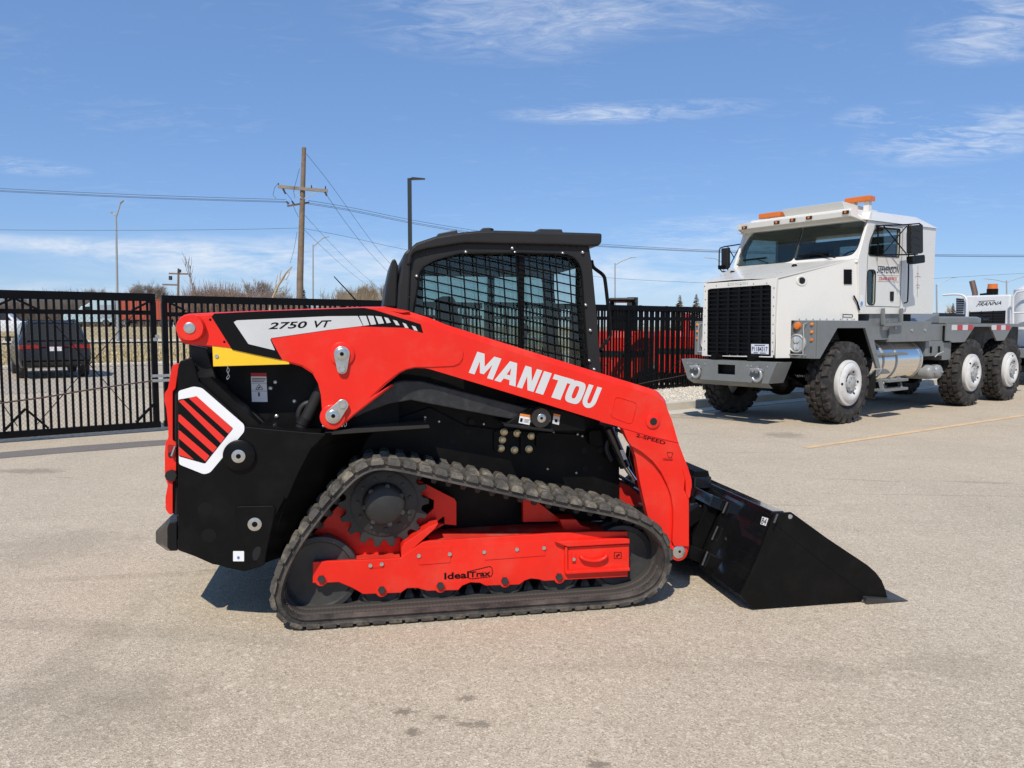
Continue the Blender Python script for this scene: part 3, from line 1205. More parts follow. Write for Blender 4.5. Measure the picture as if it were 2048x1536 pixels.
# sprocket
sc = lpt(768, 1006, .20)
teeth = 18
prof = []
for k in range(teeth):
    a0 = 2 * math.pi * k / teeth
    for da, rr in ((-.42, .205), (-.30, .212), (-.16, .243), (.16, .243), (.30, .212), (.42, .205)):
        t = a0 + da * 2 * math.pi / teeth
        prof.append((sc.x + rr * math.cos(t), sc.z + rr * math.sin(t)))
mb = MB().prism(prof, .20, .235)
SPK = mb.build('sprocket', WHEELD, LD, bevel=.003)
mb.mirror_y(YC).build('sprocket', WHEELD, LD)
MB().lathe((sc.x, 0, sc.z), [(.178, .199), (.178, .192), (.168, .188), (.115, .188), (.112, .150), (.104, .138), (.088, .130), (.05, .118), (.006, .112)], 48).build('hub', WHEELD, SPK, smooth=35)
hx = MB().cyl((0, 0, 0), (0, -.012, 0), .010, n=8).mesh('bolt')
hx.materials.append(WHEELD)
for k in range(11):
    t = 2 * math.pi * k / 11 + .2
    inst(hx, 'bolt', SPK, (sc.x + .142 * math.cos(t), .189, sc.z + .142 * math.sin(t)))
for k in range(7):
    t = 2 * math.pi * k / 7 + .5
    inst(hx, 'bolt', SPK, (sc.x + .104 * math.cos(t), .147, sc.z + .104 * math.sin(t)), scale=(1.3, 1, 1.3))
# sprocket carrier
plate('drive_carrier', ZA([(430, 1080), (690, 780), (1100, 700), (1520, 515), (1760, 640), (1890, 705), (1908, 740), (1908, 975), (1722, 958), (1350, 1240), (1340, 1330), (900, 1340), (860, 1230), (760, 1130), (600, 1050)]),
      .275, .31, RED, bevel=.004, holes=[ZA([(1540, 690), (1570, 665), (1680, 720), (1676, 805), (1590, 885), (1545, 880)]), ZA([(1690, 955), (1775, 885), (1788, 900), (1788, 965)])])
plate('drive_carrier', Z4([(755, 800), (860, 820), (1040, 960), (755, 965)]), .30, .34, RED)
plate('drive_carrier', Z4([(1020, 945), (1140, 945), (1180, 990), (1250, 1012), (1240, 1040), (1060, 1040)]), .22, .36, RED, bevel=.004)


ROLL = mat('lifted roller steel', (.042, .041, .040), .42, var=.2, rvar=.1, vscale=6, dirt=(.11, .10, .085), dirt_amt=.4)  # roller steel lightened in colour to show in the shade of the frame


def roller(px, py, r, y0, y1, name='roller', rim=.012, dish=True):
    c = lpt(px, py, y0)
    pr = [(r * .25, y0 + .004), (r * .55, y0 + .016), (r * .84, y0 + .012), (r * .88, y0), (r, y0 + .004), (r, y0 + .06), (r * .72, y0 + .065), (r * .72, y1 - .065), (r, y1 - .06), (r, y1), (r * .2, y1)]
    mb = MB().lathe((c.x, 0, c.z), pr, 48)
    o = mb.build(name, ROLL, LD, smooth=30)
    mb.mirror_y(YC).build(name, ROLL, LD, smooth=30)
    return c


roller(640, 1149, .202, .17, .34, 'rear_idler')
roller(1243, 1117, .19, .17, .34, 'front_idler')
for px, py in ((763, 1177), (880, 1167), (1010, 1156), (1119, 1149)):
    roller(px, py, .112, .16, .36)
for q in Z3([(1252, 728), (1695, 808)]) + Z4([(150, 1436), (622, 1398), (1021, 1370)]):
    disc('axle_bolt', *q, UF - .001, .021, .016, WHEELD, n=6)
    disc('axle_boss', q[0], q[1] + 2, UF - .0005, .030, .003, RED, n=20)

# ---------------------------------------------------------------- chassis
plate('chassis', [(700, 660), (860, 660), (1216, 790), (1236, 850), (1238, 1005), (1120, 1080), (700, 1090), (560, 1060), (520, 900), (470, 720)], .43, 2 * YC - .43, BLK, bevel=.004, ref=.43)
plate('side_skirt', [(640, 866), (720, 862), (860, 815)] + Z4([(330, 260), (560, 290), (1220, 330), (1235, 310), (1330, 290), (1360, 320), (1425, 480), (1458, 560), (1458, 800)]) + [(1238, 1040), (600, 1070), (620, 960)], .405, .428, BLK, bevel=.002, ref=.405)
for q in Z4([(615, 308), (712, 318), (815, 338), (602, 365), (592, 428), (692, 440), (797, 433)]):
    disc('flange_bolt', *q, .404, .0225, .006, BRASS, n=24)
    disc('flange_bolt', *q, .398, .0135, .012, BRASS, n=6)
for q in Z4([(140, 232), (468, 250), (980, 308), (1155, 325), (1190, 338), (935, 580), (1145, 608), (38, 200)]):
    disc('bolt', *q, .404, .0085, .006, STEEL, dome=True, n=12)
disc('bolt', *Z4([(1285, 362)])[0], .404, .02, .012, BRASS, dome=True)
PLUG = mat('rubber plug', (.014, .0135, .013), .6, spec=.2)
PLUGD = mat('dark rubber plug', (.008, .008, .008), .55, spec=.15)
for q in Z4([(378, 232), (353, 306), (236, 378), (1205, 443), (1325, 438), (1210, 577), (1318, 573)]):
    disc('plug', *q, .404, .019, .002, PLUG, n=18)
for (a0, b0, a1, b1) in ((540, 300, 575, 445), (735, 320, 765, 470), (850, 320, 876, 415)):
    plate('slotted_guide', Z4([(a0, b0), (a1, b0), (a1, b1), (a0, b1)]), .385, .404, BLK, soft=.015, bevel=.002)
plate('lug_plate', Z4([(1235, 300), (1330, 292), (1345, 420), (1240, 400)]), .36, .404, BLK, bevel=.004, soft=.02)
# rear body pod with side panel
pod = [(355, 740), (360, 722), (384, 714), (398, 764)] + Z1([(400, 705), (545, 835), (640, 925), (700, 1000), (860, 1016), (1150, 1042), (1285, 1050), (1280, 1066), (1180, 1160), (1090, 1330), (1000, 1536)]) + \
      Z3([(985, 130), (920, 262), (860, 480), (835, 615), (800, 640), (690, 670), (550, 640), (370, 575), (205, 515)])
POD = plate('rear_side_panel', pod, .06, .085, BLK, bevel=.004, ref=.06)
plate('rear_body', [(357, 760), (420, 755), (520, 850), (640, 866), (600, 930), (530, 1120), (492, 1140), (425, 1128), (357, 1098)], .086, 2 * YC - .086, BLK, ref=.086)
cre = Z1([(1285, 1055), (1180, 1160), (1090, 1330), (1000, 1536)]) + Z3([(920, 262), (850, 500), (832, 610)])
A = [lpt(*q, .06) for q in cre]
B = [Vector((q.x + .30, .42, q.z)) for q in A]
mb = MB()
for i in range(len(A) - 1):
    mb.poly([A[i], A[i + 1], B[i + 1], B[i]])
mb.build('inner_guard', BLK, LD)
# engine bay wall behind the boom
plate('engine_bay_wall', Z1([(290, 400), (700, 400), (1700, 480), (1820, 760), (1820, 1040), (1250, 1050), (700, 1000), (540, 860), (380, 560)]), .30, .33, BLK, ref=.30)
for q in Z1([(915, 675), (880, 720), (1055, 815), (745, 900), (925, 925), (770, 980)]):
    disc('bolt', *q, .30, .0125, .008, STEEL, dome=True, n=14)
for q in Z1([(300, 630), (300, 665)]):
    disc('bolt', *q, .16, .0115, .008, STEEL, dome=True, n=14)
plate('rear_link', Z1([(288, 400), (410, 425), (470, 620), (545, 830), (520, 840), (370, 705), (325, 640), (305, 520)]), .17, .215, SATIN, bevel=.004, ref=.17)
plate('yellow_lock_bar', Z1([(455, 400), (462, 560), (1020, 544), (1015, 520), (700, 440)]), .098, .14, YEL, bevel=.002, ref=.098)
disc('bolt', *Z1([(487, 485)])[0], .098, .010, .005, STEEL, n=10)
ch = [lpt(*q, .09) for q in Z1([(566, 550), (572, 575), (570, 600), (576, 625), (566, 650)])]
mb = MB()
for i, (p, q) in enumerate(zip(ch[:-1], ch[1:])):
    mid = (p + q) / 2
    loopp = []
    for k in range(10):
        t = 2 * math.pi * k / 10
        w = .0055 * math.sin(t)
        v = p.lerp(q, .5 + .62 * math.cos(t))
        loopp.append((v.x + (w if i % 2 else 0), v.y + (0 if i % 2 else w), v.z))
    mb.tube(loopp, .0016, 5, True)
mb.build('chain', STEEL, LD)
# hoses and lift cylinder
HOSE = mat('hose rubber', (.018, .018, .018), .5, var=.2)


def hose(px, y, r, name='hose', mt=None, parent=LD):
    P = [tuple(lpt(a_, b_, y if not isinstance(y, (list, tuple)) else y[i])) for i, (a_, b_) in enumerate(px)]
    return MB().tube(chaikin(P, 2, False), r, 8).build(name, mt or HOSE, parent, smooth=60)


hose(Z1([(560, 857), (640, 868), (720, 892), (800, 945), (850, 1020)]), .20, .012)
hose(Z1([(1200, 820), (1130, 830), (1090, 880), (1085, 940), (1120, 990)]), .24, .016)
hose(Z1([(250, 560), (280, 528), (320, 516)]), .14, .01)
c0, c1 = lpt(*Z1([(1270, 690)])[0], .22), lpt(*Z1([(1095, 1040)])[0], .22)
MB().cyl(c0, c1, .033, n=24).build('lift_cylinder', PLASTIC, LD, smooth=40)
MB().cyl(lpt(*Z1([(1140, 935)])[0], .22), lpt(*Z1([(1115, 985)])[0], .22), .038, n=24).build('cylinder_collar', SATIN, LD, smooth=40)
plate('frame_shelf', Z1([(1275, 1040), (1500, 1010), (2040, 985), (2048, 1010), (1290, 1062)]), .10, .40, BLKG, bevel=.003)
# lower link arm
arm = Z2([(-120, 1420), (0, 1322), (130, 1217), (180, 1190), (250, 1175), (380, 1180), (1190, 1385), (1190, 1480), (1000, 1452), (420, 1342), (300, 1318), (140, 1345), (0, 1398), (-120, 1450)])
LINK = mat('link arm steel', (.020, .0205, .021), .42, var=.12, vscale=10, rvar=.08, dirt=(.10, .10, .10), dirt_amt=.35, dscale=16)
plate('lower_link', arm, .19, .25, LINK, bevel=.006, ref=.19)
BR = plate('link_bracket', Z4([(622, 250), (810, 128), (1075, 150), (1200, 200), (1210, 300), (975, 300), (620, 262)]), .17, .40, BLK, bevel=.004, ref=.17)
plate('bracket_lip', Z4([(605, 243), (975, 290), (990, 312), (620, 268)]), .14, .40, SATIN, bevel=.004)
disc('pivot_pin', *Z4([(885, 205)])[0], .17, .058, .03, BLKG, n=32)
disc('pivot_washer', *Z4([(890, 207)])[0], .14, .024, .006, STEEL, n=24)
disc('pivot_hole', *Z4([(890, 207)])[0], .134, .008, .003, DECK_, n=14)


def sticker(name, px, y, head, bodymt=DECW, headf=.24, parent=LD, marks_=True, headmt=None):
    q = quad(px, y)              # bl br tr tl
    bl, br, tr, tl = q
    o = MB().loft(q, [v + Vector((0, .0012, 0)) for v in q]).build(name, bodymt, parent)
    e = Vector((0, -.0012, 0))
    ml, mr = tl.lerp(bl, headf), tr.lerp(br, headf)
    MB().poly([ml + e, mr + e, tr + e, tl + e]).build('sticker_header', headmt or ORNG, o if parent is LD else parent)
    if marks_:
        mb = MB()
        for (u0, v0, u1, v1) in marks_:
            def at(u, v):
                return bl.lerp(br, u).lerp(tl.lerp(tr, u), v) + e
            mb.poly([at(u0, v0), at(u1, v0), at(u1, v1), at(u0, v1)])
        mb.build('sticker_print', DECK_, o if parent is LD else parent)
    return o


sticker('warning_sticker', Z4([(722, 240), (800, 256), (815, 185), (733, 172)]), .168, .25,
        marks_=[(.08, .15, .3, .55), (.45, .5, .92, .53), (.45, .4, .92, .43), (.45, .3, .85, .33), (.45, .2, .9, .23), (.37, .08, .38, .7)])
sticker('warning_sticker', Z4([(968, 244), (1016, 256), (1026, 182), (978, 172)]), .168, .3, bodymt=DECS, marks_=[(.3, .2, .7, .5)])
st = sticker('warning_sticker', Z1([(746, 818), (860, 818), (850, 607), (737, 607)]), .299, .13, headf=.12, headmt=mat('sticker red', (.45, .02, .02), .5),
             marks_=[(.06, .80, .94, .82), (.06, .75, .94, .77), (.06, .7, .85, .72), (0, .645, 1, .655), (0, .37, 1, .38), (.42, .19, .52, .33)])
tri = quad(Z1([(773, 728), (826, 726), (798, 690)]), .2975)
mb = MB()
for i in range(3):
    mb.bar(tri[i], tri[(i + 1) % 3], .0022, .001, up=(0, 1, 0))
mb.bar(tri[0].lerp(tri[1], .3).lerp(tri[2], .2), tri[0].lerp(tri[1], .75).lerp(tri[2], .5), .006, .001, up=(0, 1, 0))
mb.build('warning_triangle', DECK_, st)
# pod decal: white arrow plate with red and black bars
def decal(name, px, y, mt, parent, soft=0., layer=.0):
    p = LP(px, y)
    if soft:
        p = soften(p, soft)
    return MB().prism(p, y - layer, y).build(name, mt, parent)


DC = decal('white_decal', Z1([(207, 738), (320, 705), (380, 716), (690, 985), (690, 1035), (440, 1335), (395, 1348), (212, 1275)]), .0585, DECW, LD, .012, .0012)
decal('black_field', Z1([(207, 802), (340, 778), (608, 1012), (402, 1270), (212, 1216)]), .0570, DECK_, DC, .006, .0008)
for s in ([(283, 352), (340, 337), (603, 573), (573, 612)], [(208, 372), (245, 363), (547, 641), (517, 681)], [(208, 472), (222, 472), (490, 712), (460, 750), (208, 522)],
          [(208, 588), (220, 590), (436, 775), (406, 815), (210, 645)], [(212, 706), (322, 802), (212, 770)]):
    decal('red_bar', ZC(s), .0560, DECR, DC, .002, .0006)
disc('pivot_boss', *Z1([(650, 1212)])[0], .06, .078, .022, BLK, n=36)
disc('pivot_washer', *Z1([(646, 1217)])[0], .038, .033, .004, STEEL, n=28)
disc('pivot_hole', *Z1([(646, 1217)])[0], .034, .012, .002, DECK_, n=16)
plate('reinforcement_plate', Z3([(632, 200), (650, 192), (900, 188), (918, 205), (912, 240), (850, 540), (838, 620), (800, 635), (690, 480), (640, 360)]), .050, .06, BLK, bevel=.004, ref=.05)
disc('tie_down_washer', *Z3([(765, 325)])[0], .05, .034, .004, STEEL, n=28)
disc('tie_down_hole', *Z3([(765, 325)])[0], .046, .014, .002, DECK_, n=16)
plate('oval_hole', Z3([(748, 560), (752, 520), (780, 485), (812, 490), (808, 540), (785, 585), (760, 592)]), .0485, .05, DARK, soft=.01)
SK = decal('white_sticker', Z3([(608, 520), (688, 520), (688, 594), (608, 594)]), .0585, DECW, LD, .003, .001)
SKM = mat('sticker blue', (.12, .17, .35), .5)
decal('sticker_print', Z3([(636, 560), (650, 556), (658, 566), (652, 580), (640, 580)]), .0572, SKM, SK, .003, .0006)
for q in Z3([(405, 215), (430, 408)]) + Z1([(825, 915)]):
    disc('plug', *q, .06 if q[1] > 900 else .30, .036, .001, PLUGD, n=24)
for q in Z3([(1090, 200)]):
    disc('bolt', *q, .30, .009, .006, STEEL, dome=True, n=12)
# rear door (red), gasket, latch, knob
door = ZC([(200, 97), (168, 108), (158, 128), (130, 285), (108, 312), (104, 372), (118, 422), (132, 560), (134, 640), (112, 680), (107, 760), (108, 930), (130, 985), (112, 1080), (113, 1165), (140, 1203), (166, 1203), (166, 960), (190, 955),
            (192, 680), (166, 660), (166, 300), (186, 285), (212, 100)])
DOOR = plate('rear_door', door, .12, 2 * YC - .12, RED, bevel=.012, ref=.12, soft=.008)
plate('door_gasket', ZC([(205, 100), (240, 95), (262, 120), (240, 270), (205, 290), (204, 1208), (168, 1205), (168, 965), (192, 960), (193, 675), (168, 655), (168, 305), (188, 288)]), .135, 2 * YC - .135, PLASTIC, bevel=.006, ref=.135)
plate('latch_recess', ZC([(128, 690), (188, 700), (186, 790), (132, 786)]), .1165, .119, mat('recess shade red', (.30, .012, .008), .5), parent=DOOR, soft=.01)  # flat plate, the shade of the recess is put into its darker red
plate('latch_pocket', ZC([(132, 752), (160, 745), (160, 785), (134, 782)]), .1145, .116, DARK, parent=DOOR, soft=.006)
hp0, hp1 = lpt(*ZC([(184, 705)])[0], .10), lpt(*ZC([(158, 776)])[0], .10)
MB().cyl(hp0, hp1, .006, n=8).build('latch_handle', STEEL, DOOR, smooth=50)
disc('knob', *ZC([(152, 920)])[0], .12, .030, .016, PLASTIC, n=8)
# rear bumper
bp_ = ZC([(42, 1325), (150, 1216), (202, 1216), (202, 1468), (130, 1470), (42, 1410)])
q0 = LP(bp_, .34)
qn = LP(ZC([(128, 1300), (140, 1262), (202, 1250), (202, 1468), (150, 1470), (128, 1445)]), .115)
mb = MB().prism(q0, .34, 2 * YC - .34)
mb.loft([(a_, .34, b_2) for a_, b_2 in q0], [(a_, .115, b_2) for a_, b_2 in qn])
mb.loft([(a_, 2 * YC - .34, b_2) for a_, b_2 in q0], [(a_, 2 * YC - .115, b_2) for a_, b_2 in qn])
mb.build('rear_bumper', mat('bumper black', (.006, .006, .007), .3, spec=.3, rvar=.08), LD, bevel=.006)
x_a, z_a = q0[2]
MB().box(x_a - .01, x_a + .10, .20, 2 * YC - .20, z_a - .09, z_a - .02).build('bumper_mount', BLK, LD)

# ---------------------------------------------------------------- boom
boom_top = Z1([(196, 290), (198, 250), (215, 205), (245, 180), (280, 172), (480, 162), (1000, 142), (1570, 121), (1720, 120), (1900, 152)]) + Z2([(170, 645), (300, 672), (430, 712), (560, 765), (1000, 905), (1640, 1105)]) + ZE([(560, 5), (585, 22), (640, 88)])
boom_rest = ZE([(680, 250), (735, 440), (780, 560), (812, 640), (843, 745), (845, 800), (832, 885), (822, 905), (822, 1310), (805, 1370), (775, 1405), (735, 1418), (700, 1405), (680, 1360), (640, 1230), (480, 1050), (440, 880), (412, 750),
                (380, 560), (352, 470), (325, 432), (302, 390), (270, 325), (240, 305), (80, 262)]) + Z2([(1690, 1472), (1300, 1352), (800, 1200), (440, 1092), (400, 1085), (330, 1082), (270, 1095), (220, 1120), (120, 1200), (0, 1312)]) + \
    Z1([(1780, 695), (1500, 912), (1440, 965), (1405, 992), (1340, 1005), (1290, 985), (1268, 950), (1258, 880), (1250, 770), (1230, 685), (1190, 612), (1110, 560), (1000, 530), (700, 457), (580, 432), (260, 396), (225, 372), (203, 335)])
BY = .10
bo = LP(boom_top + boom_rest, BY)
nt_ = len(boom_top)
front = []
for i, (x, z) in enumerate(bo):
    if 10 <= i < nt_ - 1:
        front.append((x - .008, z - .030))
    elif i == nt_ - 1:
        front.append((x - .018, z - .004))
    elif 3 <= i < 10:
        front.append((x, z - .006))
    else:
        front.append((x, z))
mb = MB()
mb.loft([(x, BY, z) for x, z in front], [(x, BY + .028, z) for x, z in bo])
mb.prism(bo, BY + .028, BY + .05)
BOOM = mb.build('lift_arm', RED, LD, bevel=.002, seg=1)
mb.mirror_y(YC).build('lift_arm', RED, LD)
ab = LP(Z2([(620, 860), (1000, 960), (1640, 1160), (1960, 1270), (1980, 1400), (1640, 1400), (1000, 1210), (640, 1095)]), BY)
mb = MB().prism(ab, BY + .051, BY + .15)
mb.build('arm_box', RED, LD)
mb.mirror_y(YC).build('arm_box', RED, LD)
# overlay plate at the rear half
ov = Z1([(215, 262), (222, 225), (250, 198), (285, 186), (1000, 158), (1560, 136), (1700, 136), (1860, 168)]) + Z2([(160, 668), (400, 738), (545, 800), (600, 860), (660, 920), (682, 965), (680, 1010), (655, 1050), (610, 1068), (440, 1076), (330, 1075), (265, 1090), (215, 1112), (110, 1192), (-8, 1306)]) + \
    Z1([(1772, 690), (1495, 905), (1435, 957), (1400, 982), (1340, 996), (1296, 975), (1276, 945), (1266, 880), (1258, 765), (1238, 680), (1196, 604), (1114, 551), (1000, 520), (700, 447), (580, 422), (265, 386), (235, 365), (216, 330)])
OV = plate('arm_side_plate', ov, BY - .006, BY + .002, RED, bevel=.003, ref=BY - .006)
OY = BY - .0065
# black and silver model decal
BD = decal('black_decal', Z1([(450, 195), (470, 172), (800, 156), (1560, 130), (1640, 145), (1980, 250), (1998, 315), (1870, 275), (1540, 265), (1500, 262), (880, 355), (968, 512), (760, 470), (600, 435)]), OY, DECK_, LD, .004, .0008)
SD = decal('silver_decal', Z1([(612, 235), (635, 222), (1300, 192), (1520, 190), (1558, 262), (1300, 292), (885, 352), (880, 365), (915, 442), (720, 395)]), OY - .0008, DECS, LD, .004, .0008)
for s in ([(1530, 190), (1580, 189), (1604, 256), (1562, 262)], [(1592, 188), (1634, 190), (1654, 250), (1616, 255)], [(1648, 190), (1692, 195), (1712, 244), (1672, 248)],
          [(1712, 198), (1742, 206), (1762, 238), (1732, 243)], [(1776, 218), (1806, 226), (1826, 258), (1800, 256)], [(1846, 238), (1872, 248), (1892, 280), (1866, 276)], [(1914, 260), (1942, 268), (1958, 300), (1932, 294)]):
    decal('silver_bar', Z1(s), OY - .0008, DECS, LD, .001, .0006)
words('model_number', '2750', quad(Z1([(865, 288), (1142, 278), (1152, 227), (878, 238)]), OY - .0026), DECK_, LD, bold=.02, shear=.12)
words('model_suffix', 'VT', quad(Z1([(1192, 276), (1312, 272), (1328, 220), (1202, 225)]), OY - .0026), DECK_, LD, bold=.02, shear=.12)
# pins on the arm
def boss(px, py, r, h, y=BY, mt=RED, name='pin_boss', n=36):
    return disc(name, px, py, y, r, h, mt, n=n)


boss(*Z1([(292, 278)])[0], .066, .035, OY)
disc('pin', *Z1([(288, 278)])[0], OY - .035, .027, .005, STEEL, n=28)
for q in Z1([(440, 217), (543, 379)]):
    disc('bolt_hole', *q, OY, .006, .001, DECK_, n=10)
disc('grease_nipple', *Z1([(371, 268)])[0], OY, .009, .02, STEEL, n=10)
disc('grease_nipple', *Z1([(212, 283)])[0], OY, .006, .01, STEEL, n=10)


def retainer(q0, q1, r0, r1, y):
    a_, b_2 = lpt(*q0, y), lpt(*q1, y)
    d = Vector((b_2.x - a_.x, b_2.z - a_.z)).normalized()
    t = math.degrees(math.atan2(d.y, d.x))
    pts = arc(a_.x, a_.z, r0, t + 80, t + 280, 14) + arc(b_2.x, b_2.z, r1, t - 80, t + 80, 10)
    MB().prism(pts, y, y + .010).build('pin_retainer', STEEL, LD, bevel=.002, smooth=35)
    disc('pin', *q0, y, r0 * .76, .008, STEEL, n=24)
    disc('pin_hole', *q0, y - .008, r0 * .26, .002, DECK_, n=12)
    disc('bolt', *q1, y, r1 * .7, .008, STEEL, n=6)


boss(*Z1([(1405, 468)])[0], .062, .012, OY)
retainer(Z1([(1403, 468)])[0], Z1([(1405, 578)])[0], .040, .026, OY - .022)
boss(*Z1([(1335, 930)])[0], .064, .016, OY)
retainer(Z1([(1340, 922)])[0], Z1([(1408, 842)])[0], .040, .030, OY - .026)
mb = MB().cyl(lpt(*Z1([(1262, 995)])[0], .12), lpt(*Z1([(1410, 992)])[0], .12), .009, n=10)
mb.build('locking_pin', STEEL, LD, smooth=50)
rg = [tuple(lpt(a_, b_2, .11)) for a_, b_2 in Z1([(1425, 965), (1438, 975), (1436, 990), (1425, 1000), (1418, 985)])]
MB().tube(rg, .002, 5, True).build('pin_ring', STEEL, LD)
boss(*ZE([(525, 258)])[0], .042, .010)
disc('pin', *ZE([(528, 262)])[0], BY - .010, .021, .002, PLASTIC, n=20)
boss(*ZE([(740, 1345)])[0], .052, .012)
disc('pin', *ZE([(740, 1345)])[0], BY - .012, .038, .008, STEEL, n=26)
disc('pin_hole', *ZE([(745, 1342)])[0], BY - .020, .008, .001, DECK_, n=10)
# embossed round-cornered panel (outline of weld beads)
emb = soften(LP(ZE([(205, 62), (240, 58), (375, 100), (388, 120), (348, 265), (325, 276), (185, 222), (172, 205)]), BY - .001), .03, 5)
mb = MB().tube([(a_, BY - .0005, b_2) for a_, b_2 in emb], .0035, 6, True)
mb.build('weld_bead', RED, LD, smooth=60)
sm = MB().tube([tuple(lpt(a_, b_2, BY - .0005)) for a_, b_2 in ZE([(240, 308), (500, 385), (735, 440)])], .0022, 5)
sm.build('weld_seam', mat('seam red', (.33, .012, .008), .5), LD)
# recessed crescent in the front leg: the plate stands proud around it
cres = ZE([(372, 480), (430, 515), (520, 590), (590, 680), (640, 780), (675, 880), (692, 990), (692, 1120), (684, 1260), (700, 1298), (822, 1300), (822, 905), (780, 830), (800, 640), (733, 447), (500, 391), (275, 325), (300, 392), (322, 436), (348, 470)])
plate('leg_plate', cres, BY - .024, BY, RED, bevel=.003, ref=BY - .024)
plate('leg_lug', ZE([(766, 645), (800, 672), (840, 745), (844, 800), (832, 890), (815, 905), (800, 860), (795, 760)]), BY - .03, BY + .02, RED, bevel=.004, ref=BY - .03)
words('lettering', '2-SPEED', quad(ZE([(380, 388), (622, 455), (628, 425), (388, 360)]), BY - .0255), DECK_, LD, bold=.015)
cup = quad(ZE([(640, 518), (688, 522), (676, 562), (650, 558)]), BY - .0250)
mb = MB()
for i in range(4):
    mb.bar(cup[i], cup[(i + 1) % 4], .0022, .001, up=(0, 1, 0))
for yy in (570, 580):
    p = quad(ZE([(608, yy), (640, yy + 3), (685, yy + 4)]), BY - .0250)
    mb.bar(p[0], p[1], .002, .001, up=(0, 1, 0))
    mb.bar(p[1], p[2], .002, .001, up=(0, 1, 0))
mb.build('float_symbol', DECK_, LD)

# MANITOU lettering: heavy slanted capitals cut as polygons
def letter(name):
    T = .34
    if name == 'M':
        return [[(0, 0), (0, 1), (.30, 1), (.5, .45), (.70, 1), (1, 1), (1, 0), (.76, 0), (.76, .62), (.58, .12), (.42, .12), (.24, .62), (.24, 0)]]
    if name == 'A':
        return [[(0, 0), (.33, 1), (.67, 1), (1, 0), (.70, 0), (.64, .2), (.36, .2), (.30, 0)], [(.42, .4), (.5, .72), (.58, .4)]]
    if name == 'N':
        return [[(0, 0), (0, 1), (.36, 1), (.68, .42), (.68, 1), (1, 1), (1, 0), (.64, 0), (.32, .58), (.32, 0)]]
    if name == 'I':
        return [[(0, 0), (0, 1), (1, 1), (1, 0)]]
    if name == 'T':
        return [[(.28, 0), (.28, .78), (0, .78), (0, 1), (1, 1), (1, .78), (.74, .78), (.74, 0)]]
    if name == 'O':
        o = [(.5 + .5 * math.copysign(abs(math.cos(t)) ** .55, math.cos(t)), .5 + .5 * math.copysign(abs(math.sin(t)) ** .62, math.sin(t))) for t in (2 * math.pi * k / 28 for k in range(28))]
        i = [(.5 + .14 * math.copysign(abs(math.cos(t)) ** .6, math.cos(t)), .5 + .28 * math.copysign(abs(math.sin(t)) ** .6, math.sin(t))) for t in (2 * math.pi * k / 16 for k in range(16))]
        return [o, i]
    if name == 'U':
        lo = [(.5 + .5 * math.cos(t), .36 + .36 * math.sin(t)) for t in (math.pi + math.pi * k / 10 for k in range(11))]
        hi = [(.5 + .15 * math.cos(t), .34 + .14 * math.sin(t)) for t in (-math.pi * k / 8 for k in range(9))]
        return [[(0, 1)] + lo + [(1, 1), (.65, 1)] + hi + [(.35, 1)]]


mq = quad(Z2([(722, 1117), (1632, 1388), (1697, 1228), (785, 963)]), BY - .0012)
for ch_, u0, u1 in (('M', 0, .188), ('A', .200, .368), ('N', .378, .512), ('I', .527, .590), ('T', .611, .772), ('O', .752, .882), ('U', .892, 1.0)):
    loops = letter(ch_)
    fl = [q for l in loops for q in l]
    tr_ = tessellate_polygon([[Vector((a_, b_2, 0)) for a_, b_2 in l] for l in loops])
    g = [(u0 + (u1 - u0) * a_, b_2) for a_, b_2 in fl]
    mb = on_quad((g, [list(t) for t in tr_]), mq)
    if ch_ in 'TO':
        mb.v = [(x, y - (.0004 if ch_ == 'O' else 0), z) for x, y, z in mb.v]
    o = mb.build('letter', GREYT, LD)

# ---------------------------------------------------------------- front: tilt cylinder, step, coupler
MB().cyl(lpt(*Z4([(1380, 280)])[0], .30), lpt(*Z4([(1500, 560)])[0], .30), .032, n=20).build('tilt_cylinder', BLKG, LD, smooth=40)
MB().cyl(lpt(*Z4([(1500, 555)])[0], .30), lpt(*Z4([(1570, 660)])[0], .30), .015, n=14).build('cylinder_rod', CHROME, LD, smooth=40)
hose(Z4([(1340, 250), (1400, 330), (1350, 420), (1400, 520)]), .34, .013)
hose(Z4([(1310, 240), (1420, 280), (1500, 320)]), .30, .009)
plate('cylinder_label', Z4([(1462, 440), (1490, 436), (1516, 505), (1490, 512)]), .266, .267, DECW)
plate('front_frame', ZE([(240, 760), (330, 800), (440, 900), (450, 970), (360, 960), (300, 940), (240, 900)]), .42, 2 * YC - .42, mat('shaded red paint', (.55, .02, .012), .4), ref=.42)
stp = MB()
for k in range(9):
    x0 = lpt(*Z4([(1460 + k * 20, 640 + k * 11)])[0], .45)
    stp.box(x0.x, x0.x + .012, .43, .86, x0.z - .004, x0.z + .010)
p0, p1 = lpt(*Z4([(1455, 650)])[0], .45), lpt(*Z4([(1640, 760)])[0], .45)
stp.loft([(p0.x, .43, p0.z - .03), (p1.x, .43, p1.z - .03), (p1.x, .43, p1.z), (p0.x, .43, p0.z)], [(p0.x, .86, p0.z - .03), (p1.x, .86, p1.z - .03), (p1.x, .86, p1.z), (p0.x, .86, p0.z)])
stp.build('step_tread', SATIN, LD)
hk = hose(Z4([(1560, 660), (1610, 720), (1638, 840), (1600, 830)]), .38, .007, 'grab_wire', STEEL)
plate('cross_bar', ZE([(330, 475), (352, 468), (410, 740), (420, 830), (380, 740), (320, 560)]), .30, .36, BLKG, bevel=.004, ref=.30)
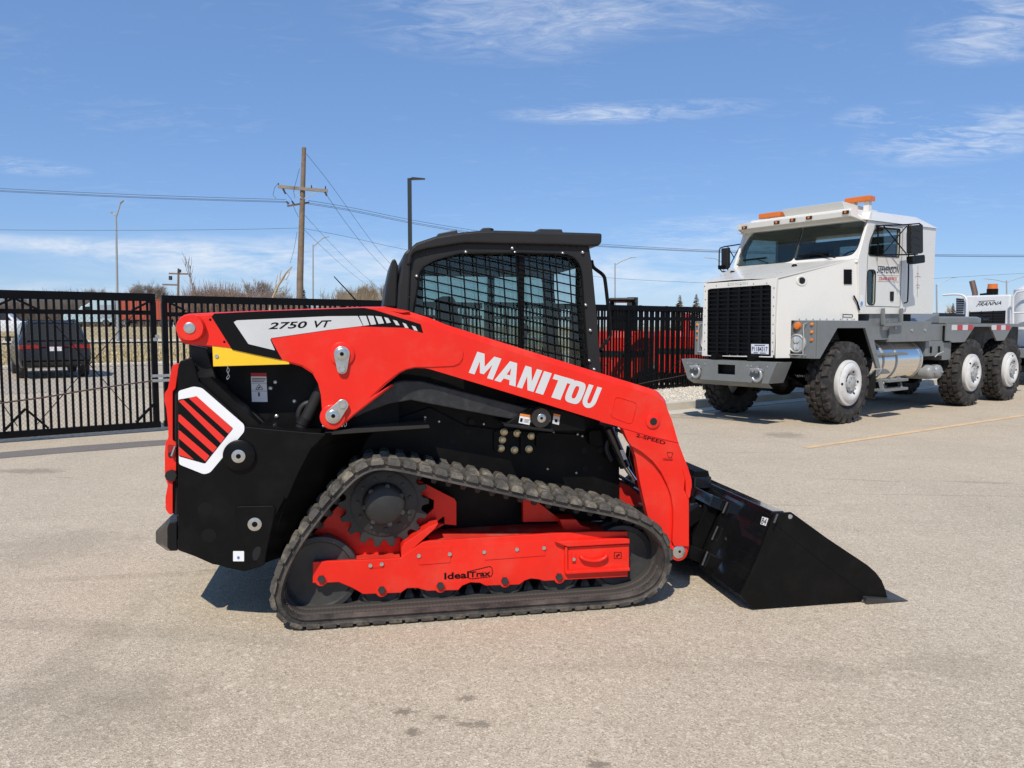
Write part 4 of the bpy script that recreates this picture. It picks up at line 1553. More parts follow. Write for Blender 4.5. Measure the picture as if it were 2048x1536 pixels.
# bucket -----------------------------------------------------------
BK0, BK1 = -.16, 1.97
side = Z5([(1178, 662), (1290, 655), (1520, 822), (1780, 995), (1830, 1040), (1868, 1090), (1892, 1150), (1905, 1205), (1740, 1236), (1040, 1300), (960, 1185), (1070, 950)])
sp_ = LP(side, BK0)
sp_ = [(x, max(z, .012)) for x, z in sp_]
BKT = MB().prism(sp_, BK0, BK0 + .014).build('bucket', BLK, LD, bevel=.002)
BLKB = mat('bucket black paint', (.007, .007, .0075), .08, coat=1.0, spec=.7, rvar=.07, vscale=4, dirt=(.04, .037, .034), dirt_amt=.18)
MB().prism(sp_, BK1 - .014, BK1).build('side_plate', BLK, BKT)
# shell: back, heel, floor
outer = [sp_[0], sp_[11], sp_[10], sp_[9], sp_[8]]
inner = [(sp_[0][0] + .014, sp_[0][1]), (sp_[11][0] + .014, sp_[11][1]), (sp_[10][0] + .016, sp_[10][1]), (sp_[9][0] + .02, sp_[9][1] + .014), (sp_[8][0], sp_[8][1] + .014)]
mb = MB()
for i in range(4):
    c = [outer[i], outer[i + 1], inner[i + 1], inner[i]]
    mb.loft([(a_, BK0 + .015, b_2) for a_, b_2 in c], [(a_, BK1 - .015, b_2) for a_, b_2 in c])
mb.build('shell', BLKB, BKT)
# top lip tube, crease on the side, corner stiffener
t0 = sp_[0]
MB().prism([(t0[0] - .012, t0[1] - .045), (t0[0] + .07, t0[1] - .035), (t0[0] + .07, t0[1] + .006), (t0[0] - .002, t0[1] + .008)], BK0 + .015, BK1 - .015).build('top_lip', BLKB, BKT, bevel=.006)
cr = [lpt(*q, BK0) for q in Z5([(1190, 735), (1480, 965), (1740, 1165)])]
MB().tube([(q.x, BK0 + .001, q.z) for q in cr], .004, 6).build('fold_line', BLK, BKT)
ce = Z5([(1750, 1218), (1905, 1196), (1985, 1240), (1770, 1256)])
c0 = lpt(*Z5([(1735, 1250)])[0], BK0 - .02)
mb = MB()
x0, x1 = LP(Z5([(1745, 1236), (1965, 1238)]), BK0)
mb.loft([(x0[0], BK0 - .035, .001), (x1[0] - .0, BK0 - .035, .001), (x1[0] + .05, BK0 - .035, .004), (x0[0], BK0 - .035, .040)],
        [(x0[0], BK1 + .035, .001), (x1[0], BK1 + .035, .001), (x1[0] + .05, BK1 + .035, .004), (x0[0], BK1 + .035, .040)])
mb.build('cutting_edge', mat('worn edge steel', (.05, .049, .047), .4, metal=.3, var=.25, vscale=9, rvar=.12, dirt=(.16, .14, .12), dirt_amt=.5), BKT, bevel=.004)
disc('bolt', *Z5([(1283, 683)])[0], BK0, .013, .004, STEEL, n=14)
disc('bolt', *Z5([(1748, 1222)])[0], BK0, .007, .004, STEEL, n=10)
# weld beads where the shell meets the coupler ribs
RIB = mat('weld metal', (.10, .10, .10), .35, metal=.5, var=.3, vscale=60)
# coupler plate on the back of the bucket
def on_back(px, py, off=0.):
    """a point on the sloping back sheet of the bucket"""
    (xa, za), (xb, zb) = sp_[0], sp_[10]
    d = ray(px, py)
    o_ = LF.loc(CP)
    dl_ = Vector((d.dot(LF.ex), d.dot(LF.ey), d.z))
    nx, nz = -(za - zb), (xa - xb)
    L_ = math.hypot(nx, nz)
    nx, nz = nx / L_, nz / L_
    t = ((xa - o_.x) * nx + (za - o_.z) * nz + off) / (dl_.x * nx + dl_.z * nz)
    return o_ + dl_ * t, Vector((nx, 0, nz))


_, bn = on_back(1450, 1050)
qs = [on_back(*q, .004)[0] for q in Z5([(1090, 730), (1126, 742), (1142, 694), (1102, 682)])]
MB().poly(qs).build('size_sticker', DECW, BKT)
e_ = bn * .002
qn = [q + e_ for q in qs]
cc = sum(qn, Vector()) / 4
words('size_number', '84', [cc + (q - cc) * .8 for q in qn], DECK_, BKT, bold=.0)
for (a_, b_2) in (((880, 588), (850, 660)), ((818, 745), (780, 830)), ((752, 905), (718, 995)), ((1200, 665), (1178, 722))):
    p0, _n = on_back(*Z5([a_])[0], .006)
    p1, _n = on_back(*Z5([b_2])[0], .006)
    MB().tube([p0, p0.lerp(p1, .5), p1], .006, 6).build('weld_bead', RIB, BKT)
# quick coupler frame: uprights and rails standing off the back sheet
(xa, za), (xb, zb) = sp_[0], sp_[10]
bdir = Vector((xb - xa, 0, zb - za)).normalized()
top_ = Vector((xa, 0, za))
LB = (Vector((xb, 0, zb)) - top_).length


def bk(s, y, off):
    """a point s down the back sheet, at lateral y, standing off by off towards the loader"""
    q = top_ + bdir * s + bn * off
    return Vector((q.x, y, q.z))


sgn = 1 if bn.x < 0 else -1
for (y0, y1, s0, s1, off, mt, nm) in ((.40, .44, .06, LB - .02, .09, BLK, 'coupler_rib'), (.56, .60, .06, LB - .02, .10, BLK, 'coupler_rib'), (1.21, 1.25, .06, LB - .02, .10, BLK, 'coupler_rib'), (1.38, 1.42, .06, LB - .02, .09, BLK, 'coupler_rib'),
                                      (.36, 1.45, .05, .12, .10, BLKB, 'coupler_rail'), (.36, 1.45, LB - .10, LB - .02, .12, BLK, 'coupler_rail'), (.44, 1.37, .14, .42, .05, BLK, 'coupler_plate')):
    mb = MB()
    A = [bk(s0, y0, .004 * sgn), bk(s1, y0, .004 * sgn), bk(s1, y0, off * sgn), bk(s0, y0, off * sgn)]
    B = [bk(s0, y1, .004 * sgn), bk(s1, y1, .004 * sgn), bk(s1, y1, off * sgn), bk(s0, y1, off * sgn)]
    mb.loft(A, B).build(nm, mt, LD, bevel=.004)
# tilt links between arm and coupler
for y in (.33, 1.44):
    MB().bar(bk(.16, y + .1, .10 * sgn), (lpt(1368, 1085, .2).x + .02, y + .1, .30), .05, .09).build('coupler_link', BLK, LD, bevel=.006)
    MB().cyl((lpt(1358, 1102, .2).x, y - .10, lpt(1358, 1102, .1).z), (lpt(1358, 1102, .2).x, y + .16, lpt(1358, 1102, .1).z), .035, n=18).build('coupler_pin', SATIN, LD, smooth=40)
hose(ZF([(85, 520), (150, 525), (210, 500), (250, 500)]), .50, .012)
hose(ZF([(85, 500), (140, 495), (200, 475)]), .55, .012)
MB().cyl(lpt(*ZF([(170, 420)])[0], .62), lpt(*ZF([(330, 500)])[0], .42), .03, n=16).build('coupler_cylinder', BLKG, LD, smooth=40)
# serrated step bar on top of the coupler
s0 = lpt(*ZF([(60, 150)])[0], 1.28)
s1 = lpt(*ZF([(262, 225)])[0], .62)
mb = MB()
mb.box(s1.x - .10, s1.x + .02, s1.y, s0.y, s1.z - .09, s1.z - .012)
mb.build('step_bar', BLKG, LD, bevel=.008)
tooth = MB().prism([(-.055, 0), (.055, 0), (.045, .035), (-.045, .035)], -.007, .007).mesh('step_tooth')
tooth.materials.append(BLK)
for k in range(20):
    inst(tooth, 'step_tooth', LD, (s1.x - .04, s1.y + .03 + k * (s0.y - s1.y - .05) / 19, s1.z - .013))


# ---------------------------------------------------------------- cab
CY0, CY1 = .40, 2 * YC - .40
win = Z2([(345, 560), (352, 460), (365, 385), (390, 340), (480, 292), (650, 250), (1100, 244), (1440, 254), (1490, 278), (1528, 320), (1545, 380), (1585, 1090), (1595, 1240), (1000, 1060), (520, 900), (320, 760), (322, 660)])
cabpoly = Z2([(262, 900), (275, 640), (290, 420), (300, 280), (330, 235), (420, 205), (640, 165), (700, 158), (1600, 178), (1625, 330), (1665, 760), (1692, 1140), (1700, 1330), (1200, 1180), (620, 960)])
CAB = plate('cab', cabpoly, CY0, CY0 + .05, PLASTIC, bevel=.004, holes=[win], ref=CY0)
q = MB().prism(LP(cabpoly, CY0), CY1 - .05, CY1, [LP(win, CY0)])
q.build('far_side_frame', BLK, CAB)
roof = Z2([(262, 330), (275, 250), (300, 200), (340, 165), (480, 118), (640, 92), (760, 80), (900, 74), (1200, 82), (1440, 88), (1700, 96), (1697, 160), (1680, 188), (1610, 192), (1400, 184), (700, 170), (640, 177), (420, 213), (330, 238), (310, 262), (300, 330)])
mbR = MB().prism(LP(roof, CY0 - .03), CY0 - .03, CY1 + .03)
mbR.build('roof', PLASTIC, CAB, bevel=.018, seg=3)
RD = mat('roof ridge plastic', (.034, .033, .032), .4, var=.08)
for (a_, b_2, c_, d_) in ((480, 112, 640, 86), (800, 72, 880, 70), (1210, 78, 1400, 82)):
    p, q = lpt(*Z2([(a_, b_2)])[0], .5), lpt(*Z2([(c_, d_)])[0], .5)
    MB().loft([(p.x, CY0 + .05, p.z - .02), (q.x, CY0 + .05, q.z - .02), (q.x - .01, CY0 + .05, q.z + .005), (p.x + .01, CY0 + .05, p.z + .005)],
              [(p.x, CY1 - .05, p.z - .02), (q.x, CY1 - .05, q.z - .02), (q.x - .01, CY1 - .05, q.z + .005), (p.x + .01, CY1 - .05, p.z + .005)]).build('roof_ridge', RD, CAB, bevel=.004)
plate('rear_cover', Z2([(200, 900), (203, 630), (212, 470), (250, 240), (300, 200), (330, 240), (300, 290), (285, 640), (280, 900)]), CY0 - .02, CY1 + .02, PLASTIC, parent=CAB, bevel=.012, ref=CY0 - .02)
plate('rear_vent_cover', Z2([(98, 640), (120, 470), (160, 290), (185, 282), (205, 330), (195, 640)]), CY0 + .12, CY1 - .12, PLASTIC, parent=CAB, bevel=.02, ref=CY0 + .12)
# inside: posts, far windows, rear and front frames, seat, consoles
inr = mat('cab interior', (.014, .014, .014), .7)
plate('near_glass', win, CY0 + .052, CY0 + .057, GLASS, parent=CAB, ref=CY0)
plate('far_glass', win, CY1 - .057, CY1 - .052, GLASS, parent=CAB, ref=CY0)
xr = lpt(*Z2([(330, 700)])[0], .4).x
xf = lpt(*Z2([(1620, 700)])[0], .4).x
zb0 = 1.05
for nm, px_, top2, wid in (('window_post', 880, 1.92, .045), ('window_post', 1105, 1.98, .03)):
    x = lpt(*Z2([(px_, 600)])[0], CY1).x if px_ == 880 else lpt(*Z2([(px_, 600)])[0], CY0 + .03).x
    y = CY1 - .03 if px_ == 880 else CY0 + .03
    MB().box(x - wid / 2, x + wid / 2, y - .02, y + .02, zb0, top2).build(nm, BLK, CAB)
MB().box(xr, xr + .05, CY0 + .06, CY0 + .22, zb0, 1.95).box(xr, xr + .05, CY1 - .22, CY1 - .06, zb0, 1.95).box(xr, xr + .05, CY0 + .221, CY1 - .221, zb0, 1.35).box(xr, xr + .06, CY0 + .221, CY1 - .221, 1.80, 1.99).build('rear_frame', inr, CAB)
MB().box(xf - .06, xf - .01, CY0 + .06, CY0 + .14, zb0, 2.0).box(xf - .06, xf - .01, CY1 - .14, CY1 - .06, zb0, 2.0).box(xf - .06, xf - .01, CY0 + .141, CY1 - .141, 1.93, 2.0).build('front_frame', inr, CAB)
MB().box(xr + .06, xf - .07, CY0 + .06, CY1 - .06, 1.90, 1.985).build('headliner', inr, CAB)
MB().box(xr + .06, xf - .07, CY0 + .06, CY1 - .06, .98, 1.05).build('cab_floor', inr, CAB)
sx = xr + .32
st_ = MB().box(sx, sx + .46, .68, 1.14, 1.12, 1.26)
st_.loft([(sx - .05, .68, 1.22), (sx + .06, .68, 1.22), (sx + .06, 1.14, 1.22), (sx - .05, 1.14, 1.22)], [(sx - .16, .71, 1.74), (sx - .06, .71, 1.74), (sx - .06, 1.11, 1.74), (sx - .16, 1.11, 1.74)])
st_.build('operator_seat', mat('seat vinyl', (.02, .02, .02), .6), CAB, bevel=.03)
for y in (.56, 1.25):
    cs = MB().box(sx + .05, sx + .5, y - .06, y + .06, 1.10, 1.34)
    cs.cyl((sx + .45, y, 1.34), (sx + .48, y, 1.50), .018, n=12)
    cs.lathe((sx + .48, y, 1.53), [(.02, -.05), (.032, -.01), (.03, .03), (.012, .05)], 14, axis='z')
    cs.build('control_console', inr, CAB, bevel=.01)
MB().box(xf - .20, xf - .08, .9, 1.3, 1.05, 1.38).build('display_panel', inr, CAB, bevel=.01)
# window guard: welded wire grid on a bent edge rod
GD = MB().tube([(a_, CY0 - .012, b_2) for a_, b_2 in soften(LP(Z2([(345, 520), (362, 390), (392, 338), (480, 290), (650, 246), (1100, 241), (1440, 252), (1500, 282), (1535, 335), (1548, 400), (1600, 1180), (1000, 1060), (500, 890), (318, 760), (320, 650)]), CY0 - .012), .02)], .0055, 6, True).build('window_guard', BLK, CAB, smooth=60)
wp = LP(Z2([(345, 520), (362, 390), (392, 338), (480, 290), (650, 246), (1100, 241), (1440, 252), (1500, 282), (1535, 335), (1548, 400), (1600, 1180), (1000, 1060), (500, 890), (318, 760), (320, 650)]), CY0 - .012)


def clip_line(poly, p, d):
    ts = []
    n_ = len(poly)
    for i in range(n_):
        a_, b_2 = Vector(poly[i]), Vector(poly[(i + 1) % n_])
        e = b_2 - a_
        den = d.x * e.y - d.y * e.x
        if abs(den) < 1e-9:
            continue
        w = a_ - p
        t = (w.x * e.y - w.y * e.x) / den
        u = (w.x * d.y - w.y * d.x) / den
        if 0 <= u < 1:
            ts.append(t)
    ts.sort()
    return ts


for k in range(-4, 17):
    a_, b_2 = LP(Z2([(380, 300 + k * 66), (1560, 300 + k * 66 + 262)]), CY0 - .012)
    p, d = Vector(a_), (Vector(b_2) - Vector(a_)).normalized()
    ts = clip_line(wp, p, d)
    if len(ts) >= 2 and ts[-1] - ts[0] > .05:
        A, B = p + d * ts[0], p + d * ts[-1]
        MB().cyl((A.x, CY0 - .012, A.y), (B.x, CY0 - .012, B.y), .0042, n=6).build('guard_wire', BLK, GD, smooth=60)
for k in range(13):
    a_, b_2 = LP(Z2([(385 + k * 97, 240), (425 + k * 97, 900)]), CY0 - .02)
    p, d = Vector(a_), (Vector(b_2) - Vector(a_)).normalized()
    ts = clip_line(wp, p, d)
    if len(ts) >= 2 and ts[-1] - ts[0] > .05:
        A, B = p + d * ts[0], p + d * ts[-1]
        MB().cyl((A.x, CY0 - .02, A.y), (B.x, CY0 - .02, B.y), .0042, n=6).build('guard_wire', BLK, GD, smooth=60)
for (a_, b_2) in Z2([(702, 234), (1042, 205), (1062, 238), (1412, 243), (1558, 236), (342, 411), (276, 562), (1580, 622), (1614, 808), (1606, 1030), (1642, 1094)]):
    disc('guard_bolt', a_, b_2, CY0, .0115, .016, STEEL, dome=True, n=14)
for (a_, b_2) in Z2([(372, 254), (418, 242), (1090, 188), (1410, 190), (302, 246), (1480, 192), (1525, 196)]):
    disc('bolt', a_, b_2, CY0, .010, .006, PLASTIC, n=10)
hb = [tuple(lpt(a_, b_2, y)) for (a_, b_2), y in zip(Z2([(1622, 300), (1626, 335), (1645, 358), (1710, 402), (1722, 450), (1762, 830), (1750, 865), (1690, 935), (1688, 960)]), (.45, .47, .5, .5, .5, .5, .5, .47, .45))]
MB().tube(chaikin(hb, 2, False), .011, 8).build('grab_handle', BLK, CAB, smooth=60)
MB().cyl(lpt(*Z2([(880, 74)])[0], .8), lpt(*Z2([(882, 62)])[0], .8), .02, n=14).build('roof_knob', BLK, CAB)
MB().tube([lpt(668, 553, .75), lpt(695, 582, .75), lpt(722, 612, .75), lpt(735, 640, .75)], [.003, .004, .005, .007], 6).build('antenna', BLK, LD, smooth=60)

# ================================================================== white and grey heavy truck
TF = Frame((5.23, 12.18), 37.6)
TY = 1.22
TK = thing('heavy_truck', 'white and grey heavy tractor truck with black grille and orange roof beacons', 'truck', TF)


def tp(q, y):
    return TF.P(q[0], q[1], y)


def tps(px, y):
    return [TF.P(a, b, y) for a, b in px]


def tprof(px, y):
    return TF.prof(px, y)


def fprof(px, x):
    return [(q.y, q.z) for q in (TF.X(a, b, x) for a, b in px)]


def prismx(pts, x0, x1, holes=None):
    m = MB().prism(pts, x0, x1, holes)
    m.v = [(b, a, c) for a, b, c in m.v]
    return m


def tplate(name, px, y0, y1, mt, parent=TK, bevel=0., soft=0., holes=None, ref=None, far=False):
    ref = y0 if ref is None else ref
    p = tprof(px, ref)
    if soft:
        p = soften(p, soft)
    m = MB().prism(p, y0, y1, [tprof(h, ref) for h in holes] if holes else None)
    o = m.build(name, mt, parent, bevel=bevel)
    if far:
        m.mirror_y(TY).build(name, mt, parent, bevel=bevel)
    return o


# ---------------------------------------------------------------- wheels
def wheel_meshes(r=.67, w=.40):
    t = MB()
    rb = r - .035
    t.lathe((0, 0, 0), [(.36, .07), (.40, .035), (.46, .005), (.50, .0), (.505, -.004), (.515, 0), (.56, .006), (.60, .022), (rb, .06), (rb, w - .06), (.60, w - .022), (.5, w), (.36, w - .05), (.36, .07)], 64)
    nl = 22
    for k in range(nl):
        for row in range(4):
            a = 2 * math.pi * (k + (.5 if row % 2 else 0)) / nl
            da = 2 * math.pi / nl
            if row in (0, 3):          # shoulder blocks wrap down over the side
                ys = (.012, .105) if row == 0 else (w - .012, w - .105)
                f, ww = .34, 0.
            else:
                ys = (.118, .195) if row == 1 else (w - .118, w - .195)
                f, ww = .38, .1
            A, B = [], []
            for i, (u, y) in enumerate(((-f, ys[0]), (f, ys[0]), (f * (1.0 - ww), ys[1]), (-f * (1 + ww), ys[1]))):
                tt = a + u * da + (.08 * da if i > 1 else 0)
                out_y = (i < 2 and row in (0, 3))
                rr = r - (.012 if out_y else 0)
                r0 = rb - .012 - (.035 if out_y else 0)
                A.append((r0 * math.cos(tt), y, r0 * math.sin(tt)))
                tt2 = a + u * .82 * da + (.08 * da if i > 1 else 0)
                B.append((rr * math.cos(tt2), y + (.006 if y < w / 2 else -.006) * (1 if i < 2 else -1), rr * math.sin(tt2)))
            t.loft(A, B)
    tm = t.mesh('tyre', smooth=38)
    tm.materials.append(TYRE)
    q = MB().lathe((0, 0, 0), [(.365, .10), (.372, .02), (.365, -.012), (.345, -.022), (.325, -.02), (.30, -.045), (.265, -.062), (.225, -.062), (.19, -.045), (.165, -.01), (.15, .02), (.12, .04)], 56)
    rm = q.mesh('wheel', smooth=32)
    RIM = mat('white wheel paint', (.62, .61, .58), .38, coat=.2, dirt=(.35, .31, .26), dirt_amt=.4, dscale=8)
    rm.materials.append(RIM)
    h = MB().lathe((0, 0, 0), [(.135, .05), (.135, -.02), (.125, -.045), (.10, -.055), (.06, -.058), (.03, -.07), (.004, -.07)], 32)
    for k in range(8):
        a = 2 * math.pi * k / 8
        h.cyl((.108 * math.cos(a), -.045, .108 * math.sin(a)), (.108 * math.cos(a), -.066, .108 * math.sin(a)), .014, n=6)
    hm = h.mesh('hub', smooth=32)
    hm.materials.append(GRYL)
    s = MB()
    for k in range(5):
        a = 2 * math.pi * k / 5 + .4
        c = Vector((.185 * math.cos(a), -.052, .185 * math.sin(a)))
        s.cyl(c, c + Vector((0, .02, 0)), .017, n=10)
    sm_ = s.mesh('hub_hole')
    for k in (0, 1):
        a = math.pi * k + .3
        c = Vector((.295 * math.cos(a), -.055, .295 * math.sin(a)))
        s.cyl(c, c + Vector((0, .02, 0)), .02, n=10)
    sm_ = s.mesh('hub_holes')
    sm_.materials.append(DARK)
    return tm, rm, hm, sm_


WM = wheel_meshes()


def wheel(parent, x, y, z, far=False, spin=0., full=True):
    o = inst(WM[1], 'wheel', parent, (x, y, z), rot=(0, spin, math.pi if far else 0))
    inst(WM[0], 'tyre', o)
    if full and not far:
        inst(WM[2], 'hub', o)
        h = inst(WM[3], 'rim_openings', o)
        h['kind'] = 'stuff'
    return o


for k, (x, z) in enumerate(((.24, .66), (4.86, .66), (6.75, .66))):
    wheel(TK, x, .0, z, spin=.7 * k + .3)
    wheel(TK, x, 2 * TY, z, far=True, spin=.5 * k)

# ---------------------------------------------------------------- hood and grille shell
HX = -1.05
shell = fprof(Z6([(180, 748), (732, 708), (700, 1310), (165, 1297)]), HX)
gril = fprof(Z6([(207, 800), (225, 788), (670, 757), (690, 768), (688, 1300), (203, 1292)]), HX)
prismx(shell, HX, HX + .06, [gril]).build('grille_surround', WHT, TK, bevel=.006)
gy = [p[0] for p in gril]
gz = [p[1] for p in gril]
y0, y1, z0, z1 = min(gy), max(gy), min(gz), max(gz)
GRI = MB().box(HX + .062, HX + .08, y0 - .03, y1 + .03, z0 - .02, z1 + .02).build('grille', DARK, TK)
GBAR = mat('grille black', (.006, .006, .0065), .4, var=.1, spec=.2)
nc, nr = 6, 16
for c in range(nc + 1):
    y = y0 + (y1 - y0) * c / nc
    w = .020 if 0 < c < nc else .03
    MB().box(HX + .012, HX + .05, y - w, y + w, z0, z1).build('grille_post', GBAR, GRI, bevel=.004)
for r_ in range(nr + 1):
    z = z0 + (z1 - z0) * r_ / nr
    MB().box(HX + .022, HX + .056, y0, y1, z - .014, z + .014).build('grille_slat', GBAR, GRI, bevel=.004)
for k in range(3):
    z = z0 + (z1 - z0) * (.27 + .2 * k)
    MB().cyl((HX + .006, y0, z), (HX + .006, y1, z), .005, n=6).build('grille_wire', GBAR, GRI)
rv = MB().lathe((0, 0, 0), [(.011, 0), (.011, -.004), (.004, -.007)], 10, axis='x').mesh('rivet', smooth=40)
rv.materials.append(GALV)
for k in range(9):
    inst(rv, 'rivet', TK, (HX + .008, y0 + .02 + (y1 - y0 - .04) * k / 8, z0 + .012))
for k in range(8):
    inst(rv, 'rivet', TK, (HX - .001, y1 + .035, z0 + .1 + k * .14))
    inst(rv, 'rivet', TK, (HX - .001, y0 - .03, z0 + .1 + k * .14))
for k in range(6):
    inst(rv, 'rivet', TK, (HX - .001, y0 + .1 + k * .24, z1 + .03))
words('lettering', 'OSHKOSH', [TF.X(a, b, HX - .002) for a, b in Z6([(360, 764), (515, 755), (515, 732), (360, 742)])], mat('embossed white', (.50, .50, .48), .4), TK, bold=.02)
# hood: side walls and lid
fr = tp(Z6([(732, 708)])[0], .53)
fl = Vector((fr.x, 2 * TY - .53, fr.z))
rr_ = tp(Z6([(1350, 555)])[0], .05)
rl = Vector((rr_.x, 2 * TY - .05, rr_.z))
b0 = tp(Z6([(700, 1310)])[0], .53)
b1 = tp(Z6([(835, 1312)])[0], .52)
b2_ = tp(Z6([(845, 1028)])[0], .52)
b3 = tp(Z6([(1352, 1030)])[0], .06)
_hd = Vector((rr_.x - fr.x, rr_.y - fr.y, 0)).normalized()
_hn = Vector((_hd.y, -_hd.x, 0))


def hside(q):
    """the point seen at q on the upright hood side wall"""
    o_ = TF.loc(CP)
    d = ray(*q)
    dl_ = Vector((d.dot(TF.ex), d.dot(TF.ey), d.z))
    return o_ + dl_ * ((fr - o_).dot(_hn) / dl_.dot(_hn))


HS = [Vector((HX + .061, fr.y + .0, fr.z)), rr_] + [hside(q) for q in Z6([(1352, 1030), (845, 1028), (835, 1312)])]
HS.append(Vector((HX + .061, HS[0].y, HS[-1].z)))
for s_ in (0, 1):
    def my(v):
        return Vector((v.x, 2 * TY - v.y, v.z)) if s_ else v
    P = [my(v) for v in HS]
    inn = Vector((0, .02 if not s_ else -.02, 0))
    MB().loft(P, [p + inn for p in P]).build('hood_side', WHT, TK, bevel=.004)
fr2, fl2 = Vector((HX + .001, fr.y, fr.z)), Vector((HX + .001, fl.y, fl.z))
mid_r = tp(Z6([(1180, 590)])[0], .45)
mid_l = Vector((mid_r.x, 2 * TY - .45, mid_r.z))
wsb = .46                                    # windscreen base
zb_ = 2.70
hood = MB()
P = [fr2, fl2, Vector((rl.x, rl.y, rl.z)), Vector((wsb + .2, 2 * TY - .25, zb_ - .01)), Vector((wsb + .2, .25, zb_ - .01)), rr_]
up = Vector((0, 0, .012))
ctr = [Vector((HX + .08, TY, fr.z + .05)), Vector((wsb, TY, zb_ + .02))]
h0 = [fr2 + up, ctr[0].lerp(fr2, .25) + Vector((0, 0, .0)), ctr[0].lerp(fl2, .25), fl2 + up]
h1 = [rr_ + up, Vector((wsb + .1, .45, zb_)), Vector((wsb + .1, 2 * TY - .45, zb_)), rl + up]
hood.add(h0 + h1, [(0, 1, 5, 4), (1, 2, 6, 5), (2, 3, 7, 6)])
o = hood.build('hood_lid', WHT, TK)
sl = o.modifiers.new('solid', 'SOLIDIFY')
sl.thickness = .02
# ridge along the lid and the louvre, vent, intake, latch
ra, rb2 = tp(Z6([(760, 700)])[0], .62), tp(Z6([(1175, 590)])[0], .42)
MB().bar(ra, rb2 + Vector((0, 0, .02)), .10, .05).build('hood_ridge', WHT, TK, bevel=.015)
hsd = (rr_ - fr).normalized()


def on_hood(px, py, off=0.):
    """point on the slanting hood side wall"""
    n_ = Vector((rr_.x - fr.x, rr_.y - fr.y, 0)).normalized()
    nrm_ = Vector((n_.y, -n_.x, 0))
    if nrm_.y > 0:
        nrm_ = -nrm_
    o_ = TF.loc(CP)
    d = ray(px, py)
    dl_ = Vector((d.dot(TF.ex), d.dot(TF.ey), d.z))
    t = ((fr - o_).dot(nrm_) + off) / dl_.dot(nrm_)
    return o_ + dl_ * t, nrm_


vq = [on_hood(*q, .006)[0] for q in Z6([(1243, 752), (1302, 752), (1302, 640), (1243, 640)])]
_, hn = on_hood(1600, 600)
VT = MB().loft(vq, [q - hn * .005 for q in vq]).build('hood_vent', DARK, TK)
for k in range(9):
    t = (k + .5) / 9
    a_, b_2 = vq[0].lerp(vq[3], t), vq[1].lerp(vq[2], t)
    MB().bar(a_ + hn * .006, b_2 + hn * .006, .012, .014).build('vent_slat', GBAR, VT)
ic, _ = on_hood(*Z6([(925, 725)])[0], .0)
mb = MB()
pr_ = [(.10, -.004), (.092, .003), (.08, .003), (.062, .001), (.056, -.03), (.05, -.05)]
for r0, o0 in pr_:
    for k in range(28):
        t = 2 * math.pi * k / 28
        u = Vector((hn.y, -hn.x, 0))
        mb.v.append(tuple(ic + u * (r0 * math.cos(t)) * 1.1 + Vector((0, 0, r0 * math.sin(t) * .85)) + hn * o0))
mb.f = [[i * 28 + k, i * 28 + (k + 1) % 28, (i + 1) * 28 + (k + 1) % 28, (i + 1) * 28 + k] for i in range(len(pr_) - 1) for k in range(28)]
mb.build('air_intake', WHT, TK, smooth=40)
ip = [ic + Vector((hn.y, -hn.x, 0)) * (.058 * math.cos(t)) + Vector((0, 0, .05 * math.sin(t))) + hn * .008 for t in (2 * math.pi * k / 20 for k in range(20))]
MB().poly(ip).build('intake_opening', DARK, TK)
la = [on_hood(*q, .03)[0] for q in Z6([(1318, 840), (1345, 890), (1362, 950)])]
MB().tube(la, .014, 6).build('hood_latch', BLK, TK, smooth=50)
hd_ = [on_hood(*q, .03)[0] for q in Z6([(1236, 1000), (1236, 982), (1308, 985), (1308, 1004)])]
MB().tube(hd_, .008, 6).build('hood_handle', BLK, TK)
for k in range(9):
    q = on_hood(*Z6([(905 + k * 52, 1016)])[0], .004)[0]
    inst(rv, 'rivet', TK, q, rot=(0, 0, R(50)))
# cowl horns / lamps standing on the hood lid
for px_, y_ in ((Z6([(868, 615)])[0], .85), (Z6([(398, 665)])[0], 1.95)):
    q = tp(px_, y_)
    MB().lathe((q.x, q.y, q.z - .05), [(.055, -.05), (.05, .03), (.04, .07), (.02, .085)], 12, axis='z').build('hood_lamp', BLK, TK, smooth=40)

# ---------------------------------------------------------------- cab
CYN = .02
cabs = Z6([(1360, 978), (1352, 560), (1430, 268), (1942, 330), (1918, 978)])
dwin = Z6([(1430, 525), (1432, 470), (1445, 410), (1488, 318), (1668, 335), (1660, 546), (1490, 537), (1440, 534)])
lwin = Z6([(1421, 660), (1432, 645), (1470, 645), (1482, 662), (1476, 895), (1462, 908), (1432, 905), (1420, 890)])
CABT = tplate('cab', cabs, CYN, CYN + .05, WHT, bevel=.006, holes=[dwin, lwin])
MB().prism(tprof(cabs, CYN), 2 * TY - CYN - .05, 2 * TY - CYN, [tprof(dwin, CYN)]).build('far_cab_side', WHT, CABT)
tplate('door_glass', dwin, CYN + .02, CYN + .026, GLASST, parent=CABT, ref=CYN)
MB().prism(tprof(dwin, CYN), 2 * TY - CYN - .03, 2 * TY - CYN - .02).build('far_door_glass', GLASST, CABT)
tplate('lower_glass', lwin, CYN + .02, CYN + .026, GLASST, parent=CABT, ref=CYN)
RUBB = mat('window rubber', (.012, .012, .012), .6)
for w_, nm in ((dwin, 'window_seal'), (lwin, 'window_seal')):
    pts = soften(tprof(w_, CYN), .04)
    MB().tube([(a, CYN - .001, b) for a, b in pts], .011, 6, True).build(nm, RUBB, CABT, smooth=60)
# windscreen: two panes in a white frame
wl, wr = 2 * TY - CYN, CYN
Abl, Abr = Vector((wsb, wl, 2.66)), Vector((wsb, wr, 2.70))
Atl, Atr = Vector((wsb + .28, wl, 3.30)), Vector((wsb + .28, wr, 3.32))


